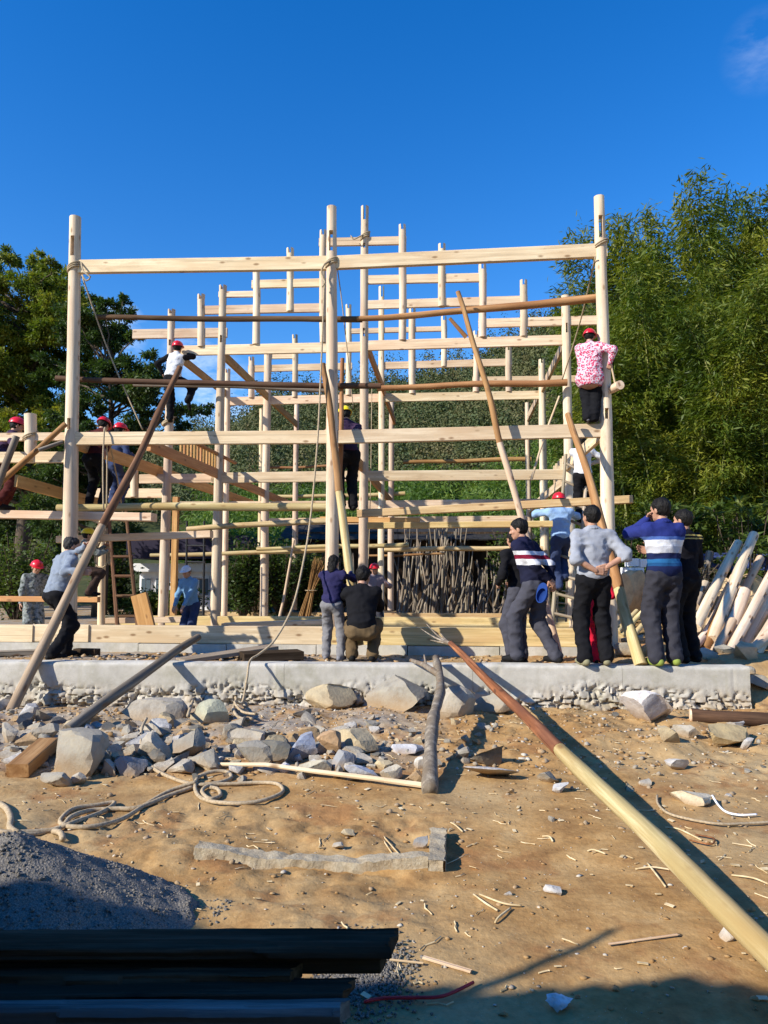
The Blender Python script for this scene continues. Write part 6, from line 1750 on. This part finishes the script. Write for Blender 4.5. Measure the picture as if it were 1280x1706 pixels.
for nm, c in (('shoe_black', (0.012, 0.012, 0.012)), ('shoe_olive', (0.26, 0.24, 0.14)), ('shoe_lime', (0.24, 0.30, 0.06)), ('shoe_grey', (0.20, 0.20, 0.22)), ('shoe_white', (0.55, 0.55, 0.54))):
    M[nm] = mat_cloth(nm, c, 0.7, 0.1)

def ik(a, tgt, l1, l2, pole):
    a, tgt, pole = Vector(a), Vector(tgt), Vector(pole)
    d = tgt - a; L = min(d.length, (l1 + l2) * 0.998); dn = d.normalized(); end = a + dn * L
    x = (l1*l1 - l2*l2 + L*L) / (2*L); y = math.sqrt(max(0, l1*l1 - x*x))
    p = (pole - dn * pole.dot(dn)); p = p.normalized() if p.length > 1e-5 else Vector((0, 1, 0))
    return a + dn * x + p * y, end

def dome(rx, ry, rz, zc, brim, visor, mat, name, ridge=0.006):
    n, m = 28, 9; V, F = [], []
    prof = [(math.sin(math.pi/2*i/m), math.cos(math.pi/2*i/m), 0) for i in range(1, m+1)] + [(1.0, -0.05, 1)]
    def ringpt(s, c, out, k):
        a = 2*math.pi*k/n; f = max(0, math.sin(a))
        e = brim * out + visor * out * f**2.2
        b = ridge * (1 if abs(math.cos(a)) < 0.16 else 0.3 if abs(math.cos(a)) < 0.5 else 0) * (s > 0.05) * (1 - out)
        return ((rx*s + b*s)*math.cos(a) + e*math.cos(a), (ry*s + b*s)*math.sin(a) + e*math.sin(a), zc + (rz + b)*c - 0.010*out*f)
    V.append((0, 0, zc + rz + ridge * 0.6))
    for (s, c, o_) in prof:
        for k in range(n): V.append(ringpt(s, c, o_, k))
    R_ = len(prof)
    for k in range(n): F.append((0, 1 + k, 1 + (k+1) % n))
    for r in range(R_ - 1):
        for k in range(n): F.append((1+r*n+k, 1+(r+1)*n+k, 1+(r+1)*n+(k+1) % n, 1+r*n+(k+1) % n))
    o0 = len(V)
    for k in range(n): p = ringpt(1.0, -0.05, 1, k); V.append((p[0], p[1], p[2] - 0.008))
    for k in range(n): a = 2*math.pi*k/n; V.append((rx*0.93*math.cos(a), ry*0.93*math.sin(a), zc - 0.012))
    for k in range(n):
        F.append((1+(R_-1)*n+k, o0+k, o0+(k+1) % n, 1+(R_-1)*n+(k+1) % n)); F.append((o0+k, o0+n+k, o0+n+(k+1) % n, o0+(k+1) % n))
    me = mesh_py(name, V, F, mat); smooth_by_angle(me, 35); return me

def person(label, pos, heading, H, hands, feet=None, pelvis=(0, 0, 0.93), lean=0, roll=0, twist=0, look=(0, 0), top='black', bottom='charcoal', shoes='shoe_black', hat=None, hair='short', sleeve='long',
           hem=-0.05, loose=1.0, knee=None, group='people at the building site', top_name='jacket', haircol='hair', fold=1.0, grid=0.0125, sleeve_mat=None, extra_hand=None):
    """pose is given for a 1.70 m figure facing +Y with x to its right; heading turns it anticlockwise"""
    pos = Vector(pos); S = H / 1.7
    root = thing('person', label, 'person', pos, math.radians(heading), group); root.scale = (S, S, S)
    W2L = (Matrix.Translation(pos) @ Matrix.Rotation(math.radians(heading), 4, 'Z') @ Matrix.Diagonal((S, S, S, 1))).inverted()
    pel = Vector(pelvis)
    Rt = (Matrix.Rotation(math.radians(twist), 3, 'Z') @ Matrix.Rotation(math.radians(-lean), 3, 'X') @ Matrix.Rotation(math.radians(roll), 3, 'Y'))
    T = lambda x, y, z: pel + Rt @ Vector((x, y, z))
    neck = T(0, -0.01, 0.505); shl = {-1: T(-0.172, -0.005, 0.445), 1: T(0.172, -0.005, 0.445)}
    Rh = Matrix.Rotation(math.radians(look[0] + twist), 3, 'Z') @ Matrix.Rotation(math.radians(-look[1] - lean * 0.35), 3, 'X')
    headc = neck + (Rt @ Vector((0, 0.01, 0.055))) + Rh @ Vector((0, 0.018, 0.085))
    Rn = np.array(Rt)
    feet = feet or ((-0.10, 0.0, 0.085), (0.10, 0.0, 0.085))
    rngp = np.random.RandomState(int(abs(pos.x * 100)) + int(pos.y * 37) + int(H * 100))
    off = rngp.rand(3) * 40
    legs, shoes_f = Field(0.05), []
    legs.ell(pel + Vector((0, -0.005, -0.02)), (0.155 * loose, 0.118, 0.115), Rn)
    for i, s in enumerate((-1, 1)):
        hip = pel + Rt @ Vector((s * 0.088, 0, -0.03)); f = feet[i]; ank = Vector(f[:3])
        fd = Vector(f[3]) if len(f) > 3 else Vector((s * 0.18, 1, 0)); fd.normalize()
        kp = Vector(knee[i]) if knee else Vector((s * 0.12, 1, 0.1))
        kn, ank = ik(hip, ank, 0.425, 0.420, kp)
        legs.limb(hip, kn, 0.094 * loose, 0.076 * loose); legs.limb(kn, ank + Vector((0, 0, 0.0)), 0.073 * loose, 0.070 * loose)
        legs.limb(kn.lerp(hip, 0.2), kn.lerp(ank, 0.35) - fd * 0.02, 0.064, 0.062)
        sf = Field(0.02); lowv = Vector((0, 0, -0.045)) if abs(fd.z) < 0.5 else fd * 0.03
        sf.limb(ank + lowv - fd * 0.045, ank + lowv + fd * 0.08, 0.040, 0.040).limb(ank + lowv + fd * 0.07, ank + lowv + fd * 0.155 + Vector((0, 0, -0.006)), 0.040, 0.031).limb(ank, ank + lowv, 0.046, 0.042)
        shoes_f.append((sf, ank.z - 0.085 if abs(fd.z) < 0.5 else None))
    torso = Field(0.055)
    torso.ell(T(0, 0.0, 0.34), (0.172 * loose, 0.116, 0.165), Rn).ell(T(0, 0.008, 0.19), (0.156 * loose, 0.114 * loose, 0.17), Rn).ell(T(0, 0.0, 0.04), (0.166 * loose, 0.128 * loose, 0.13), Rn)
    if hem < -0.2: torso.ell(T(0, -0.01, hem * 0.5), (0.185 * loose, 0.145 * loose, -hem * 0.75), Rn)
    torso.limb(shl[-1], shl[1], 0.056, 0.056).limb(T(-0.09, -0.01, 0.455), neck, 0.055, 0.052).limb(T(0.09, -0.01, 0.455), neck, 0.055, 0.052)
    skin = Field(0.03); skin.limb(neck - (Rt @ Vector((0, 0, 0.06))), headc - Rh @ Vector((0, 0.012, 0.03)), 0.054, 0.052)
    sl_f = Field(0.045) if sleeve_mat else torso
    hand_parts = []
    for i, s in enumerate((-1, 1)):
        hd = hands[i]; tg = Vector(hd['w']) if 'w' in hd else None
        tg = W2L @ tg if tg is not None else Vector(hd['p'])
        el, wr = ik(shl[s], tg, 0.285, 0.250, hd.get('pole', (s * 0.5, -0.6, -0.5)))
        sl_f.limb(shl[s], el, 0.060 * loose, 0.050 * loose)
        if sleeve == 'long': sl_f.limb(el, el.lerp(wr, 0.93), 0.050 * loose, 0.040)
        elif sleeve == 'rolled': sl_f.limb(el, el.lerp(wr, 0.22), 0.052 * loose, 0.050); 
        skin.limb(el, wr, 0.040, 0.029)
        fz = (wr - el).normalized(); pn = Vector(hd.get('palm', (-s, 0.2, 0)))
        if 'dir' in hd: fz = (fz * 0.4 + Vector(hd['dir']).normalized()).normalized()
        yv = (pn - fz * pn.dot(fz)).normalized(); xv = yv.cross(fz)
        Mh = np.array(Matrix((xv, yv, fz)).transposed())
        hv, hf_ = HAND[hd.get('k', 'relaxed')]; hv = hv.copy(); hf2 = hf_
        if s < 0: hv = hv * np.array([-1, 1, 1]); hf2 = hf_[:, ::-1]
        hand_parts.append((hv @ Mh.T + np.array(wr - fz * 0.012), hf2))
    def folds(amp, f=(7, 7, 11)):
        def post(D, ax):
            X, Y, Z = np.meshgrid(*ax, indexing='ij')
            m = np.abs(D) < 0.05; r = np.zeros_like(D)
            x, y, z = X[m] + off[0], Y[m] + off[1], Z[m] + off[2]
            r[m] = amp * (0.7 * fbm(x*f[0], y*f[1], z*f[2], 3, 0.55) + 0.3 * (2 * np.minimum(1, 2.2 * np.abs(fbm(x*7 + z*6, y*7 + z*3, z*8 - x*5, 2))) - 1))
            return D + r
        return post
    def cut(D, ax, n, p0):
        X, Y, Z = np.meshgrid(*ax, indexing='ij'); return np.maximum(D, -((X - p0[0]) * n[0] + (Y - p0[1]) * n[1] + (Z - p0[2]) * n[2]))
    ftorso = folds(0.021 * fold)
    up = Rt @ Vector((0, 0, 1)); ph = T(0, 0, hem)
    def add(name, VF, mat):
        me = mesh_np(name, VF[0], VF[1], M[mat], True); return link(name, me, root)
    add('trousers', nets_of(legs, grid, folds(0.022, (10, 10, 15))), bottom)
    def ptor(D, ax): return cut(ftorso(D, ax), ax, up, ph)
    add(top_name, nets_of(torso, grid, ptor), top)
    if sleeve_mat: 
        add('sleeves', nets_of(sl_f, grid, folds(0.010)), sleeve_mat)
    if top_name in ('shirt', 'sweater') and hat is None:
        cf = Field(0.012); nk = T(0, -0.008, 0.515)
        for q in range(12):
            a0, a1 = q * math.pi / 6, (q + 1) * math.pi / 6
            cf.limb(nk + Rt @ Vector((math.cos(a0) * 0.060, math.sin(a0) * 0.056, -0.012 * math.sin(a0))), nk + Rt @ Vector((math.cos(a1) * 0.060, math.sin(a1) * 0.056, -0.012 * math.sin(a1))), 0.015, 0.015)
        add('collar', nets_of(cf, 0.009), top)
    for sf, fl in shoes_f:
        add('shoe', nets_of(sf, 0.009, (lambda D, ax, fl=fl: cut(D, ax, (0, 0, 1), (0, 0, fl))) if fl is not None else None), shoes)
    # body: one skin under the clothes, with head and hands
    lo, hi = legs.bounds(); lo2, hi2 = torso.bounds(); lo3, hi3 = skin.bounds()
    ax = grid_for(np.min([lo, lo2, lo3], 0), np.max([hi, hi2, hi3], 0), 0.016)
    cl = np.minimum(legs.eval(ax), torso.eval(ax))
    if sleeve_mat: cl = np.minimum(cl, sl_f.eval(ax))
    bd = np.minimum(skin.eval(ax), cut(cl + 0.022, ax, up, ph - up * 0.0) if False else cl + 0.024)
    Vb, Fb = surface_nets(bd, [a[0] for a in ax], 0.016)
    Rhn = np.array(Rh)
    parts = [(Vb, Fb), (HEAD[0] @ Rhn.T + np.array(headc), HEAD[1])] + hand_parts
    n_sk = sum(len(f) for _, f in parts)
    ev = []
    V0, F0 = ico(1)
    F04 = np.concatenate([F0, F0[:, 2:3]], 1)
    for s in (-1, 1): ev.append(((V0 * 0.010 + np.array([s * 0.031, 0.083, 0.010])) @ Rhn.T + np.array(headc), F04))
    Va, Fa = join(parts)
    me = mesh_np('body', Va, Fa, M['skin'], True)
    link('body', me, root)
    mb = MB()
    for s in (-1, 1): mb.add([Rh @ Vector(p) + headc for p in (V0 * np.array([0.0115, 0.006, 0.006]) + np.array([s * 0.031, 0.0845, 0.011]))], [tuple(f) for f in F0])
    eye_o = link('eyes', mb.mesh('eyes', M['eye'], True), root)
    Mhd = Rh.to_4x4(); Mhd.translation = headc
    if hair: link('hair', mesh_np('hair', *HAIR[hair], M[haircol], True), root, Mhd)
    if hat and hat.startswith('helmet'):
        ho = link('helmet', dome(0.112, 0.132, 0.108, 0.050, 0.012, 0.035, M[hat], 'helmet'), root, Mhd)
    elif hat:
        ho = link('cap', dome(0.092, 0.110, 0.090, 0.050, 0.001, 0.075, M[hat], 'cap', 0.0), root, Mhd)
    return root, W2L
def hd(p=None, w=None, **k):
    d = dict(k)
    if p is not None: d['p'] = p
    if w is not None: d['w'] = w
    return d
def along(p0, p1, px, py):
    """point of a straight pole nearest the view ray through a pixel"""
    p0, p1 = Vector(p0), Vector(p1); r = ray(px, py).normalized(); best = None
    for i in range(201):
        q = p0.lerp(p1, i / 200); e = (q - EYE); a = e.normalized().dot(r)
        if best is None or a > best[0]: best = (a, q)
    return best[1]
def stand(px, py, z): return at_height(px, py, z)

# --- on the wall, right
p = stand(993, 1108.5, 0.525)
person('person in a light grey shirt with rolled sleeves and black trousers, hands behind the waist', p, 2, 1.70,
       (hd((-0.02, -0.155, 1.00), pole=(-1, -0.25, -0.1), palm=(0, 1, 0.1), dir=(1, 0, 0.1)), hd((0.10, -0.15, 1.04), pole=(1, -0.25, -0.15), palm=(0, 1, 0), dir=(-1, 0, -0.2))),
       ((-0.115, 0.0, 0.085), (0.125, 0.02, 0.085)), look=(18, -4), top='shirt_grey', bottom='black', shoes='shoe_olive', sleeve='rolled', top_name='shirt', loose=1.10, fold=1.35, hem=-0.02)
p = stand(1112, 1109, 0.525)
person('person in a navy sweater with broad white stripes, one hand at the mouth', p, 10, 1.78,
       (hd((-0.075, 0.135, 1.50), pole=(-0.7, 0.1, -0.8), palm=(0.3, -1, 0), k='relaxed'), hd((-0.06, 0.17, 1.16), pole=(0.9, -0.2, -0.5), palm=(0, -1, 0))),
       ((-0.105, 0.0, 0.085), (0.105, 0.02, 0.085)), look=(22, 2), top='sweater_blue', bottom='charcoal', shoes='shoe_lime', top_name='sweater', loose=1.12, fold=0.8, hem=-0.04)
p = stand(1149, 1104, 0.50)
person('person in a dark jacket with yellow collar stripes right behind the white striped navy sweater', p, 28, 1.72,
       (hd((-0.05, 0.22, 1.08), pole=(-0.8, -0.2, -0.5), palm=(0, -1, 0)), hd((0.10, 0.20, 1.02), pole=(0.8, -0.3, -0.5), palm=(0, -1, 0))),
       look=(14, 0), top='jacket_collar', bottom='black', shoes='shoe_black', loose=1.03)
p = stand(889, 1104, 0.52)
person('person in a dark white and maroon striped sweater holding a blue cap behind the back', p, 48, 1.66,
       (hd((0.03, -0.21, 0.93), pole=(-0.7, -0.6, -0.2), palm=(0, 1, 0), k='grip'), hd((0.13, -0.20, 0.90), pole=(0.8, -0.5, -0.2), palm=(0, 1, 0), k='grip')),
       ((-0.08, 0.16, 0.085), (0.17, -0.20, 0.085)), pelvis=(0, -0.04, 0.885), lean=17, look=(22, 2), top='sweater_red', bottom='greyblue', shoes='shoe_black', top_name='sweater', loose=1.05, hem=-0.10)
capw = stand(903, 1000, 0.52); capw = at_depth(904, 992, 7.88)
o = link('cloth_cap', dome(0.068, 0.082, 0.062, 0.0, 0.004, 0.05, M['blue_cloth'], 'cloth_cap', 0.0), None, Matrix.Translation(capw) @ Matrix.Rotation(2.2, 4, 'Z') @ Matrix.Rotation(1.9, 4, 'X'))
tag(o, 'blue cap held behind the back of the person in the maroon striped sweater', 'cap')
p = at_depth(866, 1092, 8.75); p.z = gz(p.x, p.y)
person('person with black hair mostly hidden behind the maroon striped sweater, grey trousers showing', p, 30, 1.62,
       (hd((-0.15, 0.2, 1.0)), hd((0.15, 0.2, 1.0))), ((-0.10, 0.0, 0.085), (0.10, 0.05, 0.085)), lean=10, pelvis=(0.04, 0, 0.91), top='black', bottom='greyblue', look=(-10, 5))
p = at_depth(997, 1094, 8.85); p.z = gz(p.x, p.y)
person('child in bright red trousers almost hidden behind the grey shirted person', p, 5, 1.22, (hd((-0.15, 0.15, 1.0)), hd((0.15, 0.15, 1.0))), ((-0.05, 0, 0.085), (0.06, 0, 0.085)), top='red', bottom='red', shoes='shoe_black', loose=1.05)
# --- between wall and sill
PR0, PR1 = at_depth(597, 1075, 9.3), at_row(537, 606, D0 - 0.16)
p = at_depth(552, 1099, 9.15); p.z = gz(p.x, p.y)
person('child in a navy top and grey trousers steadying the slanting prop, back turned', p, -14, 1.30,
       (hd(w=along(PR0, PR1, 578, 985), pole=(-0.8, -0.2, -0.6), palm=(1, 0.2, 0), k='grip'), hd(w=along(PR0, PR1, 574, 955), pole=(0.8, -0.2, -0.6), palm=(-1, 0.2, 0), k='grip')),
       ((-0.11, 0.04, 0.085), (0.16, -0.06, 0.085)), lean=7, pelvis=(0, -0.02, 0.91), look=(-12, 4), top='navy', bottom='greytrousers', shoes='shoe_grey', hair='long', top_name='shirt', hem=-0.07)
p = at_depth(602, 1098, 9.05); p.z = gz(p.x, p.y)
person('person in black crouching with the back to the camera, khaki trousers and black boots', p, 0, 1.72,
       (hd((-0.10, 0.42, 0.72), pole=(-0.9, -0.3, -0.4), palm=(1, 0, 0), k='grip'), hd((0.06, 0.42, 0.62), pole=(0.9, -0.3, -0.4), palm=(-1, 0, 0), k='grip')),
       ((-0.12, 0.04, 0.085), (0.13, 0.0, 0.085)), pelvis=(0, -0.14, 0.40), lean=20, knee=((-0.16, 1, 0.5), (0.16, 1, 0.5)), look=(-25, 6), top='black', bottom='khaki', shoes='shoe_black', loose=1.10, hem=-0.165)
PL0, PL1 = at_depth(16, 1189, 7.93), at_row(299, 612, D0 - 0.15)
p = at_depth(98, 1100, 9.1); p.z = gz(p.x, p.y)
person('grey haired person in a blue grey shirt and black trousers, bracing the long left prop', p, -38, 1.60,
       (hd(w=along(PL0, PL1, 160, 902) + Vector((0, 0.04, 0.0)), pole=(-0.6, -0.2, -0.8), palm=(1, -0.5, 0), k='grip'), hd(w=along(PL0, PL1, 134, 955) + Vector((0.02, 0.05, 0.0)), pole=(0.9, -0.4, -0.5), palm=(-1, 0.3, 0), k='grip')),
       ((-0.14, 0.16, 0.085), (0.12, -0.16, 0.085)), pelvis=(0, -0.08, 0.835), lean=16, look=(-10, 10), top='shirt_bluegrey', bottom='black', shoes='shoe_black', hair='thin', haircol='hair_grey', top_name='shirt', loose=1.08, hem=-0.02, fold=1.3)
# --- inside the frame, on the ground
def inside(px, d, z): q = at_depth(px, 955, d); q.z = z; return q
person('person in a grey camouflage jacket and red helmet on the ground at the left', inside(57, 13.0, 0.22), 215, 1.50,
       (hd((-0.24, 0.22, 1.16), pole=(-0.8, -0.3, -0.6), palm=(0, 0, -1)), hd((0.26, 0.16, 0.85), pole=(0.7, -0.5, -0.5))), lean=8, look=(15, 14), top='camo', bottom='camo', hat='helmet_red', loose=1.12, grid=0.015)
person('person in a light blue sweatshirt and white cap bending over the floor planks', inside(320, 12.4, 0.22), 152, 1.42,
       (hd((-0.10, 0.42, 0.78), pole=(-0.7, -0.3, -0.6), palm=(0, 0, -1)), hd((0.12, 0.40, 0.76), pole=(0.7, -0.4, -0.5), palm=(0, 0, -1))), lean=14, look=(10, 8), top='blue_shirt', bottom='jeans', hat='cap_white', top_name='sweatshirt', grid=0.015)
person('person in a checked shirt and red helmet far behind the middle post', inside(623, 14.3, 0.25), 190, 1.42,
       (hd((-0.30, 0.20, 1.22), pole=(-0.8, -0.3, -0.6)), hd((0.2, 0.2, 1.0))), top='checked', bottom='charcoal', hat='helmet_red', grid=0.016)
# --- up on the scaffold
def up_at(px, py, D): return at_row(px, py, D)
person('person in dark clothes and red helmet leaning in at the left edge of the scaffold', up_at(6, 849, D0 + 0.30), -52, 1.55,
       (hd(w=at_row(8, 800, D0 - 0.35), pole=(-0.7, -0.3, -0.6), palm=(1, 0, 0), k='grip'), hd(w=at_row(18, 752, D0 - 0.38), pole=(0.8, -0.3, -0.5), palm=(-1, 0, 0), k='grip')),
       ((-0.12, 0.02, 0.085), (0.12, -0.12, 0.085)), pelvis=(0, -0.12, 0.80), lean=24, look=(-4, 4), top='purple', bottom='maroon', hat='helmet_red', grid=0.015)
person('person in black trousers and red helmet ducking behind the front beam beside the left post', up_at(158, 843, D0 + 0.62), -16, 1.50,
       (hd(w=at_row(141, 721, D0 + 0.02), pole=(-0.7, 0.2, -0.6), palm=(0, 0, -1)), hd(w=at_row(176, 752, D0 + 0.3), pole=(0.7, -0.2, -0.6))),
       ((-0.16, 0.04, 0.085), (0.12, 0.02, 0.085)), pelvis=(0, -0.10, 0.84), lean=22, look=(6, 16), top='maroon', bottom='black', hat='helmet_red', grid=0.015)
person('person in blue jeans and red helmet almost hidden behind the front beam', up_at(190, 852, D1 - 0.8), -30, 1.62,
       (hd((-0.15, 0.25, 1.1)), hd((0.15, 0.25, 1.05))), pelvis=(0, -0.08, 0.88), lean=14, top='jeans', bottom='jeans', hat='helmet_red', grid=0.016)
pc = up_at(284, 702, D1 - 0.16)
person('person in a white vest and red helmet climbing the left post of the first gable', pc, -8, 1.50,
       (hd((-0.22, 0.05, 1.02), pole=(-1, -0.2, -0.2), k='grip'), hd((0.16, 0.22, 1.52), pole=(1, 0.1, -0.3), k='grip', palm=(-1, 0, 0))),
       ((-0.05, 0.06, 0.085), (0.36, 0.02, 0.44, (0.1, 0.35, -1))), pelvis=(0.06, -0.10, 0.90), lean=4, roll=8, knee=((-0.1, 1, 0.1), (0.5, 1, 0.3)), look=(4, -6), top='white_shirt', sleeve_mat='black', bottom='black', hat='helmet_red', top_name='vest', hem=0.02, loose=1.05, grid=0.014)
wraps('strap round the left gable post under the foot of the climbing person', D1, 279, 703, 14, 2, 2.0)
person('person in dark clothes and yellow helmet standing high behind the middle post', up_at(578, 850, D0 + 0.62), 22, 1.60,
       (hd(w=at_row(545, 716, D0 + 0.0), pole=(-0.7, -0.3, -0.6), palm=(0, 0, -1)), hd(w=at_row(592, 717, D0 + 0.1), pole=(0.7, -0.3, -0.6), palm=(0, 0, -1))),
       pelvis=(0, -0.05, 0.90), lean=14, look=(5, 14), top='purple', bottom='black', hat='helmet_yellow', loose=1.05, grid=0.014)
pw = up_at(982, 705, D0 + 0.0)
person('person in a pink floral coat and red helmet clinging to the right post', pw + Vector((0, -0.10, 0)), -24, 1.27,
       (hd((0.06, 0.30, 1.15), pole=(-0.8, -0.2, -0.5), k='grip'), hd(w=at_row(1017, 606, D0 - 0.18), pole=(0.8, -0.2, -0.5), k='grip', palm=(-0.3, 1, 0))),
       ((-0.05, 0.0, 0.085), (0.05, 0.03, 0.085)), lean=5, look=(-6, 4), top='floral', bottom='black', shoes='shoe_grey', hat='helmet_red', top_name='coat', hem=-0.30, loose=1.36, grid=0.014)
root = thing('mallet', 'wooden mallet hanging from the hand of the person in the floral coat', 'mallet', at_row(1027, 645, D0 - 0.16))
rod('handle', at_row(1017, 598, D0 - 0.16), at_row(1026, 640, D0 - 0.16), 0.012, 0.012, M['fresh'], root, n=8)
rod('head', root.location + Vector((0.02, -0.12, 0.0)), root.location + Vector((-0.02, 0.12, 0.0)), 0.058, 0.058, M['fresh'], root, n=14)
person('person in camouflage jacket and yellow helmet stepping on the low board at the left', up_at(143, 993, D0 + 0.55), -62, 1.28,
       (hd((-0.08, 0.34, 1.0), pole=(-0.6, -0.2, -0.7), k='grip'), hd((0.08, 0.36, 0.90), pole=(0.7, -0.2, -0.6), k='grip')),
       ((-0.08, 0.10, 0.085), (0.10, 0.04, 0.085)), pelvis=(0, -0.16, 0.57), lean=14, look=(0, 0), top='camo', bottom='brown', hat='helmet_yellow', loose=1.05, grid=0.015)
person('person in a white top and black trousers on the wooden ladder behind the right prop', up_at(974, 872, 11.75), -8, 1.40,
       (hd((0.16, 0.30, 1.34), pole=(1, -0.1, -0.3), k='grip'), hd((0.22, 0.26, 1.18), pole=(1, -0.3, -0.2), k='grip')), ((-0.06, 0.0, 0.085), (0.07, 0.05, 0.2)), lean=6, top='white_shirt', bottom='black', look=(-10, 0), grid=0.015, top_name='shirt')
person('person in a pale blue shirt and red helmet climbing the wooden ladder', up_at(938, 985, 11.4), 8, 1.48,
       (hd((-0.12, 0.26, 1.42), pole=(-1, -0.2, -0.3), k='grip'), hd((0.16, 0.26, 1.38), pole=(1, -0.2, -0.3), k='grip')), ((-0.06, 0.0, 0.085), (0.08, 0.05, 0.25)), lean=6, top='lightblue', bottom='jeans', hat='helmet_red', grid=0.015, top_name='shirt', loose=1.1)
